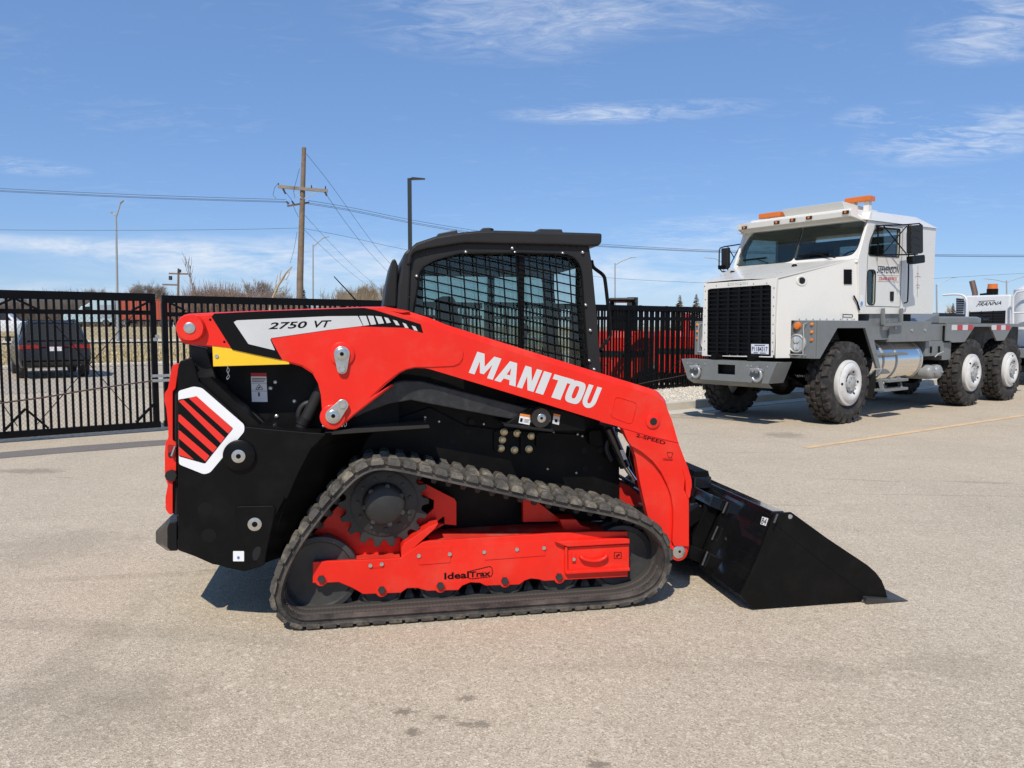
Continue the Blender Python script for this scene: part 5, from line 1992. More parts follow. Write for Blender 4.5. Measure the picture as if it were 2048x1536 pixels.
def ws_pt(px, py, off=0.):
    o_ = TF.loc(CP)
    n_ = (Abr - Abl).cross(Atl - Abl).normalized()
    if n_.x > 0:
        n_ = -n_
    d = ray(px, py)
    dl_ = Vector((d.dot(TF.ex), d.dot(TF.ey), d.z))
    t = ((Abl - o_).dot(n_) + off) / dl_.dot(n_)
    return o_ + dl_ * t, n_


paneL = Z6([(430, 600), (436, 575), (486, 465), (530, 395), (560, 370), (905, 302), (928, 312), (925, 340), (870, 545), (845, 575), (800, 585), (450, 618)])
paneR = Z6([(868, 555), (875, 520), (935, 330), (955, 302), (990, 288), (1380, 238), (1412, 250), (1416, 275), (1345, 480), (1310, 525), (1260, 538), (880, 570)])
fr_out = [Abl, Abr, Atr, Atl]
ux = (Abr - Abl).normalized()
wn = ws_pt(1600, 480)[1]
uz = ux.cross(wn)
if uz.z < 0:
    uz = -uz


def to2(p):
    d = p - Abl
    return (d.dot(ux), d.dot(uz))


def to3(q, off=0.):
    return Abl + ux * q[0] + uz * q[1] + wn * off


def slab(loops, o0, o1):
    m = MB().prism(loops[0], 0, 1, loops[1:] or None)
    m.v = [tuple(to3((a, c), o0 if b < .5 else o1)) for a, b, c in m.v]
    return m


LPn = [to2(ws_pt(*q)[0]) for q in paneL]
RPn = [to2(ws_pt(*q)[0]) for q in paneR]
outl = [to2(p) for p in (Abl + Vector((0, 0, -.12)), Abr + Vector((0, 0, -.12)), Atr + uz * .12, Atl + uz * .12)]
slab([outl, LPn, RPn], 0, -.05).build('windscreen_frame', WHT, CABT, bevel=.004)
for nm, pn in (('windscreen_pane', LPn), ('windscreen_pane', RPn)):
    g_ = slab([pn], -.015, -.02).build(nm, GLASST, CABT)
    MB().tube([to3(q, .001) for q in soften(pn, .05)], .008, 6, True).build('window_seal', RUBB, CABT, smooth=60)
# roof, chamfer, visor
ea, eb = tp(Z6([(1430, 268)])[0], CYN), tp(Z6([(1942, 330)])[0], CYN)
ra_, rb_ = tp(Z6([(1330, 186)])[0], .30), tp(Z6([(1880, 262)])[0], .30)
ra_.x = max(ra_.x, ea.x - .1)
rb_.x = min(rb_.x, eb.x + .05)


def mir(v):
    return Vector((v.x, 2 * TY - v.y, v.z))


zt = (ra_.z + rb_.z) / 2
rf = MB()
A = [Vector((ea.x - .12, CYN - .03, ea.z)), Vector((ea.x - .12, .28, ra_.z)), Vector((ea.x - .12, 2 * TY - .28, ra_.z)), Vector((ea.x - .12, 2 * TY - CYN + .03, ea.z))]
B = [Vector((eb.x + .03, CYN - .03, eb.z)), Vector((eb.x - .22, .28, rb_.z)), Vector((eb.x - .22, 2 * TY - .28, rb_.z)), Vector((eb.x + .03, 2 * TY - CYN + .03, eb.z))]
rf.loft(A, B)
rf.build('cab_roof', WHT, CABT, bevel=.012)
ez = ea.z
vis = MB()
vx0, vx1 = .36, ea.x - .02
yv0, yv1 = .14, 2 * TY - .14
vz = tp(Z6([(1290, 195)])[0], yv0).z
# sloping visor: front lip, brow and side cheeks
Pf = [Vector((vx0, yv0, vz)), Vector((vx0, yv1, vz)), Vector((vx0 + .02, yv1, vz - .085)), Vector((vx0 + .02, yv0, vz - .075))]
Pb = [Vector((vx1, .24, ra_.z)), Vector((vx1, 2 * TY - .24, ra_.z)), Vector((vx1, wl - .02, ez - .02)), Vector((vx1, wr + .02, ez - .02))]
vis.poly([Pf[0], Pf[1], Pb[1], Pb[0]]).poly(Pf).poly([Pf[0], Pb[0], Pb[3], Pf[3]]).poly([Pf[1], Pf[2], Pb[2], Pb[1]])
o = vis.build('sun_visor', WHT, CABT)
so = o.modifiers.new('solid', 'SOLIDIFY')
so.thickness = .02
so.offset = -1
# roof scoop
sq = tps(Z6([(805, 205), (1245, 130), (1262, 190), (818, 245)]), 1.0)
s1_ = TF.X(*Z6([(815, 245)])[0], .85)
s2_ = TF.X(*Z6([(1260, 188)])[0], .85)
s3_ = TF.X(*Z6([(1250, 132)])[0], .85)
zt2 = s3_.z
mb = MB()
mb.loft([Vector((.85, s1_.y, vz + .02)), Vector((.85, s2_.y, vz + .02)), Vector((.70, s2_.y - .02, zt2)), Vector((.70, s1_.y + .02, zt2))],
        [Vector((1.9, s1_.y, vz + .02)), Vector((1.9, s2_.y, vz + .02)), Vector((1.9, s2_.y, zt2 - .05)), Vector((1.9, s1_.y, zt2 - .05))])
mb.build('roof_scoop', WHT, CABT, bevel=.01)
# beacons
for px0, px1, yy in ((Z6([(618, 245)])[0], Z6([(780, 222)])[0], .85), (Z6([(1268, 130)])[0], Z6([(1462, 100)])[0], 1.25)):
    a_, b_2 = TF.X(*px0, yy), TF.X(*px1, yy)
    zc = (a_.z + b_2.z) / 2
    bo_ = MB().box(yy - .10, yy + .10, b_2.y, a_.y, zc - .045, zc + .05).build('beacon', AMBER, CABT, bevel=.02, seg=3)
    MB().box(yy - .05, yy + .05, b_2.y + .04, b_2.y + .13, vz + .0, zc - .046).box(yy - .05, yy + .05, a_.y - .16, a_.y - .06, vz + .0, zc - .046).build('beacon_mount', WHT, bo_)
# marker lamps
for q in Z6([(490, 325), (735, 285), (855, 267), (980, 248), (1258, 207)]):
    p = TF.X(*q, vx0 - .004)
    ml = MB().box(vx0 - .02, vx0 - .001, p.y - .055, p.y + .055, p.z - .028, p.z + .028).build('marker_lamp', RUBB, CABT, bevel=.008)
    MB().lathe((vx0 - .021, p.y, p.z), [(.022, .002), (.02, -.012), (.004, -.016)], 12, axis='x').build('lens', AMBER, ml, smooth=40)
TIN = mat('grey truck interior', (.10, .10, .10), .8)
# cab rear wall and inside
xb_ = eb.x
MB().box(xb_ - .04, xb_ - .002, CYN + .051, 2 * TY - CYN - .051, 1.80, 2.62).box(xb_ - .04, xb_ - .002, CYN + .051, .6, 2.62, ez).box(xb_ - .04, xb_ - .002, 2 * TY - .6, 2 * TY - CYN - .051, 2.62, ez).box(xb_ - .04, xb_ - .002, .601, 2 * TY - .601, 3.15, ez).build('rear_wall', WHT, CABT)
prismx([(.55, 2.60), (2 * TY - .55, 2.60), (2 * TY - .55, 3.18), (.55, 3.18)], xb_ - .03, xb_ - .024).build('rear_glass', GLASST, CABT)
MB().box(1.0, xb_ - .05, CYN + .06, 2 * TY - CYN - .06, 1.82, 1.88).build('cab_floor', DARK, CABT)
for y in (.35, 1.55):
    s = MB().box(1.75, 2.25, y, y + .55, 2.15, 2.30)
    s.loft([(2.2, y, 2.25), (2.32, y, 2.25), (2.32, y + .55, 2.25), (2.2, y + .55, 2.25)], [(2.35, y + .04, 3.05), (2.45, y + .04, 3.05), (2.45, y + .5, 3.05), (2.35, y + .5, 3.05)])
    s.build('seat', TIN, CABT, bevel=.03)
MB().box(.85, 1.15, .1, 2 * TY - .1, 2.3, 2.72).build('dashboard', TIN, CABT, bevel=.03)
sw = MB()
ring_ = [Vector((1.28, .62 + .2 * math.cos(t), 2.72 + .2 * math.sin(t) * .8)) + Vector((.12 * math.sin(t), 0, 0)) for t in (2 * math.pi * k / 24 for k in range(24))]
sw.tube(ring_, .014, 6, True)
sw.build('steering_wheel', inr, CABT)
# wipers
for base, mid_, tips in ((Z6([(1178, 552)])[0], Z6([(1015, 520)])[0], Z6([(905, 538), (1118, 512)])), (Z6([(668, 592)])[0], Z6([(580, 563)])[0], Z6([(480, 572), (655, 552)]))):
    P0, P1 = ws_pt(*base, .04)[0], ws_pt(*mid_, .03)[0]
    w_ = MB().tube([P0, P1], .009, 6).build('wiper', BLK, CABT)
    MB().bar(ws_pt(*tips[0], .02)[0], ws_pt(*tips[1], .02)[0], .02, .03).build('wiper_blade', BLK, w_ if False else CABT)
# door: outline, handle, grab rail, lettering
dl_out = tprof(Z6([(1405, 918), (1425, 520), (1480, 300), (1690, 322), (1668, 925)]), CYN)
MB().tube([(a, CYN - .0005, b) for a, b in soften(dl_out, .03)], .005, 5, True).build('door_gap', mat('panel gap', (.10, .10, .095), .7), CABT)
hq = tprof(Z6([(1592, 808), (1618, 808), (1616, 880), (1592, 880)]), CYN)
MB().prism(soften(hq, .015), CYN - .014, CYN - .001).build('door_handle', BLK, CABT, bevel=.006)
gr = [tp(q, CYN - .07) for q in Z6([(1732, 300), (1735, 600), (1728, 870), (1722, 892), (1700, 895)])]
MB().tube(chaikin([tuple(q) for q in gr], 1, False), .012, 6).build('grab_rail', BLK, CABT, smooth=50)


def tquad(px, y):
    return [TF.P(a, b, y) for a, b in px]


words('lettering', 'STEVENSON', tquad(Z6([(1494, 668), (1662, 672), (1666, 624), (1498, 612)]), CYN - .004), mat('charcoal letters', (.035, .037, .045), .5), CABT, bold=.008, shear=.25)
words('lettering', 'CRANE SERVICE', tquad(Z6([(1510, 722), (1644, 724), (1644, 700), (1510, 696)]), CYN - .004), mat('red letters', (.55, .06, .035), .5), CABT, bold=.015)
for (a0, b0, a1, b1) in ((1498, 684, 1662, 688), (1500, 730, 1660, 735)):
    p, q = tquad([Z6([(a0, b0)])[0], Z6([(a1, b1)])[0]], CYN - .003)
    MB().bar(p, q, .006, .002, up=(0, 1, 0)).build('pinstripe', mat('pale red stripe', (.5, .3, .28), .5), CABT)
PS = mat('thin brown pinstripe', (.25, .18, .15), .6)
mb = MB()
cs_ = [tp(q, CYN - .003) for q in Z6([(1806, 610), (1800, 850)])]
mb.bar(cs_[0], cs_[1], .006, .002, up=(0, 1, 0))
for yy, w in ((690, 22), (755, 14), (668, 8), (775, 10)):
    p, q = tp(Z6([(1804 - w, yy + 8)])[0], CYN - .003), tp(Z6([(1804, yy)])[0], CYN - .003)
    r__ = tp(Z6([(1804 + w, yy + 8)])[0], CYN - .003)
    mb.bar(p, q, .005, .002, up=(0, 1, 0))
    mb.bar(q, r__, .005, .002, up=(0, 1, 0))
mb.build('pinstripe', PS, CABT)
dq = tquad(Z6([(1362, 920), (1392, 922), (1392, 836), (1362, 834)]), CYN - .003)
dc_ = MB().poly(dq).build('registration_sticker', DECW, CABT)
mb = MB()
cc = dq[0].lerp(dq[1], .5).lerp(dq[3].lerp(dq[2], .5), .25)
mb.lathe((cc.x, CYN - .005, cc.z), [(.04, 0), (.04, -.001)], 18)
mb.build('sticker_emblem', mat('sticker light blue', (.12, .32, .6), .5), CABT)
# mirrors
def mirror_rig(side):
    y = (lambda v: v) if side == 0 else (lambda v: 2 * TY - v)
    if side == 0:
        yo = -.30
        q = lambda pts: [tp(p, yo) for p in pts]
        top = [tp(Z6([(1485, 312)])[0], CYN - .01), tp(Z6([(1535, 308)])[0], -.10), tp(Z6([(1720, 300)])[0], yo), tp(Z6([(1815, 292)])[0], yo), tp(Z6([(1832, 305)])[0], yo)]
        bot = [tp(Z6([(1488, 535)])[0], CYN - .01), tp(Z6([(1530, 530)])[0], -.10), tp(Z6([(1745, 528)])[0], yo), tp(Z6([(1800, 526)])[0], yo)]
        m_ = MB().tube(top, .012, 6).tube(bot, .012, 6)
        rigo = m_.build('mirror_bracket', BLK, TK, smooth=50)
        MB().tube([tp(Z6([(1545, 310)])[0], -.10), tp(Z6([(1715, 520)])[0], yo)], .010, 6).tube([tp(Z6([(1535, 525)])[0], -.10), tp(Z6([(1720, 312)])[0], yo)], .010, 6).build('mirror_strut', BLK, TK, smooth=50)
        MB().tube([tp(Z6([(1502, 312)])[0], CYN - .03), tp(Z6([(1502, 540)])[0], CYN - .03)], .012, 6).build('mirror_strut', BLK, TK)
        a = tprof(Z6([(1742, 308), (1830, 300), (1832, 510), (1822, 520), (1742, 520)]), yo)
        MB().prism(soften(a, .03), yo - .03, yo + .05).build('mirror', RUBB, TK, bevel=.02)
        for k in range(3):
            zz = 345 + k * 55
            p = tquad(Z6([(1752, zz + 10), (1785, zz - 10), (1820, zz + 10)]), yo - .032)
            MB().bar(p[0], p[1], .008, .006, up=(0, 1, 0)).bar(p[1], p[2], .008, .006, up=(0, 1, 0)).build('mirror_rib', PLASTIC, TK)
        a = tprof(Z6([(1745, 540), (1840, 530), (1842, 590), (1760, 602), (1745, 590)]), yo)
        MB().prism(soften(a, .03), yo - .04, yo + .06).build('spot_mirror', BLK, TK, bevel=.02)
        MB().cyl(tp(Z6([(1785, 522)])[0], yo), tp(Z6([(1785, 545)])[0], yo), .02, n=8).build('mirror_joint', GRYL, TK)
    else:
        yo = 2 * TY + .22
        def P(a, b):
            return tp(Z6([(a, b)])[0], yo)
        fr_ = [P(465, 448), P(335, 468), P(305, 478), P(298, 500), P(296, 630), P(320, 658), P(345, 655)]
        MB().tube(fr_, .012, 6).build('mirror_bracket', BLK, TK, smooth=50)
        MB().tube([P(360, 465), P(412, 555)], .010, 6).tube([P(460, 455), P(360, 645)], .010, 6).build('mirror_strut', BLK, TK)
        a = tprof(Z6([(322, 480), (342, 478), (342, 630), (322, 632)]), yo)
        MB().prism(a, yo - .12, yo + .03).build('mirror', RUBB, TK, bevel=.01)
        a = tprof(Z6([(294, 610), (345, 606), (345, 640), (298, 640)]), yo)
        MB().prism(a, yo - .06, yo + .03).build('spot_mirror', BLK, TK, bevel=.01)


mirror_rig(0)
mirror_rig(1)

# ---------------------------------------------------------------- grey underbody: fenders, bumper, steps, deck
FX = -.68
for s_ in (0, 1):
    def yy_(v):
        return v if not s_ else 2 * TY - v
    ya, yb = sorted((yy_(.06), yy_(.50)))
    ff = MB().box(FX, FX + .03, ya, yb, 1.07, 1.66).build('fender', GRY, TK, bevel=.006)
    m = MB()
    out = [(FX + .031, 1.66), (FX + .031, 1.07), (FX + .11, 1.07), (-.09, 1.54), (.76, 1.54), (1.20, .86), (1.32, .86), (.90, 1.66)]
    ya, yb = sorted((yy_(.04), yy_(.085)))
    m.prism(out, ya, yb)
    m.build('fender_side', GRY, TK, bevel=.006)
    ya, yb = sorted((yy_(.086), yy_(.55)))
    MB().box(FX + .031, .90, ya, yb, 1.60, 1.65).build('fender_top', GRY, TK)
    m = MB()
    m.loft([(.76, ya, 1.56), (.82, ya, 1.60), (1.28, ya, .86), (1.22, ya, .86)], [(.76, yb, 1.56), (.82, yb, 1.60), (1.28, yb, .86), (1.22, yb, .86)])
    m.build('fender_rear', BLK, TK)
    MB().box(1.235, 1.25, ya, yb, .34, .858).build('mud_flap', RUBB, TK)
    # lamps on the fender face
    yl = yy_(.36)
    hz = 1.30
    lamp = MB().lathe((FX - .002, yl, hz), [(.15, 0), (.15, -.03), (.135, -.045), (.12, -.03), (.02, -.03)], 32, axis='x').build('headlamp', GRYL, TK, smooth=35)
    for dz in (.055, -.06):
        MB().lathe((FX - .034, yl, hz + dz), [(.052, 0), (.052, -.012), (.03, -.02), (.004, -.022)], 20, axis='x').build('lamp_lens', LAMPG, lamp, smooth=40)
    MB().lathe((FX - .001, yl + (.0), 1.575), [(.06, 0), (.06, -.025), (.05, -.045), (.025, -.053), (.004, -.054)], 20, axis='x').build('turn_signal', AMBER, TK, smooth=35)
    gx = FX - .09
    g_ = MB()
    for yq in (yl - .15, yl + .15):
        g_.tube([(FX, yq, 1.12), (gx, yq, 1.13), (gx, yq, 1.60), (FX, yq, 1.62)], .008, 6)
    g_.tube([(gx, yl - .15, 1.13), (gx, yl + .15, 1.13)], .008, 6)
    g_.build('lamp_guard', GRYL, TK)
    for k, zq in enumerate((1.60, 1.48, 1.36)):
        MB().lathe((FX - .001, yy_(.12), zq), [(.024, 0), (.022, -.02), (.008, -.026)], 14, axis='x').build('marker_lamp', AMBER if k == 2 else ORNG, TK, smooth=40)
# bumper
BX = -1.32
bt = fprof([(1376, 719), (1552, 726), (1541, 771), (1395, 763)], BX)
yl0, yl1 = .30, 2 * TY - .30
zt_, zb2 = 1.02, .69
hole = [(1.05, .80), (1.39, .80), (1.39, .955), (1.05, .955)]
prismx([(yl0, zt_), (yl1, zt_), (yl1 - .14, zb2), (yl0 + .14, zb2)], BX, BX + .02, [hole]).build('bumper', GRY, TK, bevel=.003)
MB().loft([(BX + .0, yl0 + .14, zb2 - .002), (BX + .0, yl1 - .14, zb2 - .002), (BX + .14, yl1 - .16, zb2 - .08), (BX + .14, yl0 + .16, zb2 - .08)],
          [(BX + .012, yl0 + .14, zb2 - .002), (BX + .012, yl1 - .14, zb2 - .002), (BX + .152, yl1 - .16, zb2 - .08), (BX + .152, yl0 + .16, zb2 - .08)]).build('bumper_lip', GRY, TK)
for ys, ye in ((yl0, yl0 + .14), (yl1, yl1 - .14)):
    MB().loft([(BX + .021, ys, zt_), (BX + .021, ye, zb2), (BX + .40, ye, zb2), (BX + .40, ys, zt_)], [(BX + .021, ys + (.02 if ys < 1 else -.02), zt_), (BX + .021, ye + (.02 if ys < 1 else -.02), zb2), (BX + .40, ye + (.02 if ys < 1 else -.02), zb2), (BX + .40, ys + (.02 if ys < 1 else -.02), zt_)]).build('bumper_end', GRY, TK)
MB().box(BX + .021, BX + .26, yl0 + .03, yl1 - .03, zt_ - .012, zt_ - .001).build('bumper_top', GRY, TK)
MB().box(BX + .12, BX + .16, 1.0, 1.45, .72, .98).build('tow_pocket', DARK, TK)
for yq in (.62, 1.80):
    sh = []
    for k in range(15):
        t = R(-60 + 300 * k / 14)
        sh.append((BX - .045, yq - .085 * math.sin(t), .80 + .095 * math.cos(t + math.pi) + .02))
    S_ = MB().tube(sh, .024, 8).build('shackle', GALV, TK, smooth=60)
    MB().cyl((BX - .045, yq - .11, .90), (BX - .045, yq + .11, .90), .022, n=10).build('shackle_pin', GALV, S_, smooth=40)
    MB().box(BX - .06, BX - .001, yq - .03, yq + .03, .84, .96).build('tow_eye', GRY, S_, bevel=.015)
    for dy in (-.16, .13, .2):
        inst(rv, 'rivet', TK, (BX - .001, yq + dy, .95), scale=(1.3, 1.3, 1.3))
# licence plate
lq = [TF.X(a, b, HX - .012) for a, b in Z6([(540, 1278), (672, 1284), (672, 1208), (540, 1206)])]
LPt = MB().loft(lq, [q + Vector((.006, 0, 0)) for q in lq]).build('licence_plate', mat('plate white', (.66, .68, .72), .4), TK)
c_ = sum(lq, Vector()) / 4
def inq(q, sx, u0, u1, v0, v1):
    a, b, c, d = q
    f = lambda u, v: a.lerp(b, u).lerp(d.lerp(c, u), v) + Vector((-.003, 0, 0))
    return [f(u0, v0), f(u1, v0), f(u1, v1), f(u0, v1)]


PNAVY = mat('plate blue ink', (.03, .035, .10), .5)
words('plate_number', 'P1184317', inq(lq, 1, .05, .95, .26, .74), PNAVY, LPt, bold=.02)
for (v0, v1, u0, u1) in ((.84, .92, .2, .8), (.07, .14, .15, .4), (.07, .14, .5, .85)):
    MB().poly(inq(lq, 1, u0, u1, v0, v1)).build('plate_text_line', PNAVY, LPt)
# chassis rails, axles, springs
for y in (.85, 1.55):
    MB().box(BX + .1, 8.6, y - .05, y + .05, .86, 1.12).build('frame_rail', BLK, TK)
for x in (.24, 4.86, 6.75):
    MB().cyl((x, .3, .62), (x, 2 * TY - .3, .62), .09, n=14).build('axle', BLK, TK, smooth=40)
    MB().lathe((x, TY, .62), [(.10, -.25), (.22, -.12), (.24, 0), (.22, .12), (.10, .25)], 20).build('differential', BLK, TK, smooth=50)
for y in (.70, 1.72):
    sp2 = MB()
    for k in range(5):
        L_ = .75 - k * .11
        pts = [(.24 + L_ * t, y, .66 - k * .028 + .10 * t * t * 1.2) for t in (-1, -.5, 0, .5, 1)]
        for p, q in zip(pts[:-1], pts[1:]):
            sp2.bar(p, q, .09, .024)
    sp2.build('leaf_spring', BLK, TK)
    MB().box(.20, .28, y - .07, y + .07, .42, .80).build('spring_clamp', BLK, TK, bevel=.01)
    MB().box(-.56, -.48, y - .06, y + .06, .60, .90).build('spring_hanger', BLK, TK)
MB().box(-.95, .6, .75, 1.69, 1.13, 1.75).build('engine', DARK, TK)
MB().box(.9, 8.4, .95, 1.5, .70, .85).build('driveline', BLK, TK)
MB().box(3.85, 8.8, .62, 2 * TY - .62, 1.125, 1.58).build('deck_frame', BLK, TK)
MB().box(3.85, 8.8, .60, .615, .80, 1.56).build('deck_frame', BLK, TK)
# cab base (grey), step frame
MB().box(.92, 2.02, .06, 2 * TY - .06, 1.34, 1.795).build('cab_base', GRY, TK, bevel=.006)
MB().box(1.55, 3.10, .03, .40, 1.30, 1.66).build('tool_box', GRY, TK, bevel=.008)
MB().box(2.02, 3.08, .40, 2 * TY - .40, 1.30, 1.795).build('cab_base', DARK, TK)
for q in ((1.75, 1.55), (2.35, 1.50), (2.85, 1.50)):
    MB().lathe((q[0], .03, q[1]), [(.03, 0), (.03, -.012), (.01, -.02)], 14).build('latch', GALV, TK, smooth=40)
sf = MB()
pts = [tp(q, -.02) for q in Z6([(1540, 935), (1540, 1062), (1678, 1055), (1678, 935)])]
for p, q in zip(pts[:-1], pts[1:]):
    sf.bar(p, q, .05, .05, up=(0, 1, 0))
sf.build('step_frame', GRY, TK, bevel=.006)
# fuel tank
TNK = MB().lathe((1.10, .44, .97), [(.10, -.005), (.30, .0), (.355, .02), (.375, .06), (.378, .10), (.378, 1.76), (.375, 1.80), (.355, 1.85), (.30, 1.88), (.08, 1.885)], 56, axis='x').build('fuel_tank', CHROME, TK, smooth=40)
for x in (1.42, 1.88, 2.78):
    MB().lathe((x, .44, .97), [(.379, 0), (.388, .004), (.388, .05), (.379, .054)], 56, axis='x').build('tank_strap', STEEL if x > 2.5 else GRYL, TNK, smooth=40)
MB().lathe((1.62, .30, 1.32), [(.075, 0), (.075, .03), (.06, .045), (.01, .05)], 20, axis='z').build('filler_cap', GALV, TNK, smooth=40)
def stepb(name, x0, x1, y0, y1, z, t=.045):
    MB().box(x0, x1, y0, y1, z - t, z).build(name, GRY, TK, bevel=.006)


stepb('tank_step', 1.28, 2.05, -.06, .16, 1.12)
stepb('tank_step', 1.30, 2.02, -.10, .10, .67)
stepb('tank_step', 1.16, 1.98, -.12, .06, .52)
for x in (1.22, 1.86):
    MB().bar((x + .12, .06, .68), (x, -.05, .50), .05, .05, up=(1, 0, 0)).build('step_bracket', GRY, TK)
# battery box, air tanks
MB().box(3.06, 3.75, .10, .60, 1.02, 1.30).build('battery_box', GRY, TK, bevel=.01)
MB().box(3.78, 4.16, .12, .7, .93, 1.27).build('side_box', GRY, TK, bevel=.008)
for x in (3.25, 3.58):
    MB().box(x - .02, x + .02, .075, .10, 1.08, 1.20).build('box_latch', BLK, TK, bevel=.004)
MB().tube([(3.42, .09, 1.0), (3.46, .05, 1.06), (3.68, .05, 1.10), (3.72, .09, 1.10)], .01, 6).build('box_handle', GRYL, TK, smooth=60)
for x in (3.32, 3.62):
    MB().lathe((x, .10, .72), [(.02, -.05), (.09, -.04), (.125, -.01), (.135, .04), (.135, .62), (.125, .66), (.05, .69)], 28).build('air_tank', mat('mid grey paint', (.24, .245, .24), .42, var=.08), TK, smooth=45)
    MB().lathe((x, .05, .72), [(.02, 0), (.02, -.03), (.01, -.035)], 10).build('tank_valve', GALV, TK)
# deck with pointed fender skirts
deck = [(3.78, 1.63), (8.9, 1.63), (8.9, 1.565), (6.87, 1.565), (6.50, 1.275), (6.10, 1.275), (5.78, 1.565), (5.00, 1.565), (4.58, 1.265), (4.02, 1.265), (3.92, 1.30), (3.78, 1.30)]
m = MB().prism(deck, .05, .085)
m.build('deck_skirt', GRY, TK, bevel=.004)
m.mirror_y(TY).build('deck_skirt', GRY, TK)
MB().box(3.78, 8.9, .086, 2 * TY - .086, 1.585, 1.622).build('deck', GRY, TK)
MB().box(3.12, 3.77, .12, 2 * TY - .12, 1.30, 1.60).build('deck_front', GRY, TK, bevel=.01)
RT, WT = mat('red reflective tape', (.45, .03, .04), .35), mat('white reflective tape', (.62, .60, .58), .35)
for x0 in (3.98, 5.82):
    for k in range(4):
        MB().box(x0 + k * .235, x0 + k * .235 + .233, .046, .0495, 1.50, 1.60).build('reflective_tape', RT if k % 2 else WT, TK)
# fifth wheel turntable
fw_ = MB().lathe((5.4, TY, 1.64), [(1.05, 0), (1.05, .10), (.98, .13), (.4, .14), (.05, .14)], 48, axis='z').build('turntable', GRY, TK, smooth=35)
MB().loft([(3.9, .55, 1.66), (3.9, 1.9, 1.66), (4.6, 1.9, 1.84), (4.6, .55, 1.84)], [(3.9, .55, 1.64), (3.9, 1.9, 1.64), (4.6, 1.9, 1.64), (4.6, .55, 1.64)]).build('ramp', GRY, TK, bevel=.01)
MB().tube([(6.4, .6, 1.70), (6.6, .55, 1.78), (6.8, .6, 1.72), (7.1, .6, 1.74)], .02, 6).build('air_line', BLK, TK, smooth=60)

# ================================================================== second crane carrier, seen past the truck deck
KW = thing('crane_carrier', 'white mobile crane with black grille parked beyond the truck deck', 'crane', TF)
KX = 11.5
WHC = mat('white crane paint', (.68, .69, .69), .35, coat=.3, var=.04)


def kq(px, x=KX):
    return [(q.y, q.z) for q in (TF.X(a, b, x) for a, b in px)]


hd = kq([(1934, 592), (2014, 589), (2014, 655), (1934, 655)])
yk0, yk1 = min(p[0] for p in hd), max(p[0] for p in hd)
zk1 = max(p[1] for p in hd)
MB().box(KX, KX + 3.2, yk0 - .05, yk1 + .05, 1.0, zk1).build('engine_hood', WHC, KW, bevel=.04)
gk = kq([(1940, 624), (2010, 621), (2010, 650), (1940, 652)])
GK = prismx(gk, KX - .02, KX - .002).build('grille', DARK, KW)
for k in range(5):
    z = min(p[1] for p in gk) + .04 + k * .075
    MB().box(KX - .03, KX - .021, min(p[0] for p in gk), max(p[0] for p in gk), z, z + .012).build('grille_slat', GBAR, GK)
for k in range(4):
    y = min(p[0] for p in gk) + (max(p[0] for p in gk) - min(p[0] for p in gk)) * k / 3
    MB().box(KX - .028, KX - .0205, y - .008, y + .008, min(p[1] for p in gk), max(p[1] for p in gk)).build('grille_post', GBAR, GK)
words('lettering', 'FRANNA', [TF.X(a, b, KX - .004) for a, b in [(1952, 613), (2002, 609), (2004, 602), (1956, 605)]], DECK_, KW, bold=.012, shear=.3)
MB().poly([TF.X(a, b, KX - .004) for a, b in [(1957, 603.4), (1990, 601.6), (1990, 600.6), (1957, 602.2)]]).build('lettering_bar', DECK_, KW)
rl_ = [TF.X(a, b, KX - .1) for a, b in [(1886, 590), (1916, 588), (1930, 592), (1934, 602), (1933, 640)]]
MB().tube(chaikin([tuple(q) for q in rl_], 2, False), .03, 8).build('hand_rail', WHC, KW, smooth=60)
vk = kq([(1912, 594), (1930, 594), (1930, 628), (1912, 628)], KX)
prismx(vk, KX, KX + 1.2).build('side_cowl', WHC, KW)
for k in range(7):
    z = min(p[1] for p in vk) + .03 + k * (max(p[1] for p in vk) - min(p[1] for p in vk) - .05) / 7
    MB().box(KX - .02, KX - .002, min(p[0] for p in vk) + .04, max(p[0] for p in vk) - .02, z, z + .03).build('cowl_louvre', DARK, KW)
ex0, ex1 = TF.X(1950, 586, KX + .6), TF.X(1944, 562, KX + .6)
MB().tube([ex0 + Vector((0, 0, -.2)), ex0, ex1], .075, 12).build('exhaust_stack', mat('rusty exhaust', (.20, .13, .10), .5, metal=.5), KW, smooth=50)
be = TF.X(1985, 578, KX + .6)
BE = MB().cyl((be.x, be.y, zk1), (be.x, be.y, be.z), .14, n=16).build('beacon_base', BLK, KW, smooth=40)
MB().cyl((be.x, be.y, be.z + .002), (be.x, be.y, be.z + .14), .13, .12, n=16).build('beacon_lens', AMBER, BE, smooth=40)
MB().tube([(KX + .6, yk1 - .1, zk1 + .04), (KX + .6, yk1 - .4, zk1 + .07), (KX + .6, be.y + .1, zk1 + .04)], .03, 8).build('hose', BLK, KW, smooth=60)
tk_ = TF.X(2052, 600, KX)
MB().cyl((KX + .4, tk_.y, 1.5), (KX + .4, tk_.y, 2.55), .42, n=24).cyl((KX + .4, tk_.y, 2.551), (KX + .4, tk_.y, 2.72), .42, .14, n=24).build('hydraulic_tank', WHC, KW, smooth=40)
MB().tube([TF.X(a, b, KX - .2) for a, b in [(2026, 650), (2026, 594), (2034, 584), (2060, 580)]], .03, 8).build('hand_rail', WHC, KW, smooth=60)
MB().tube([TF.X(a, b, KX - .2) for a, b in [(2027, 626), (2060, 625)]], .022, 8).build('hand_rail', WHC, KW, smooth=60)
MB().box(KX - .1, KX + 6, tk_.y - .5, yk1 + .3, .75, 1.0).build('crane_chassis', GRY, KW, bevel=.02)
for x in (KX + .9, KX + 4.6):
    wheel(KW, x, tk_.y - .55, .67, spin=.4)
    wheel(KW, x, yk1 + .5, .67, far=True)

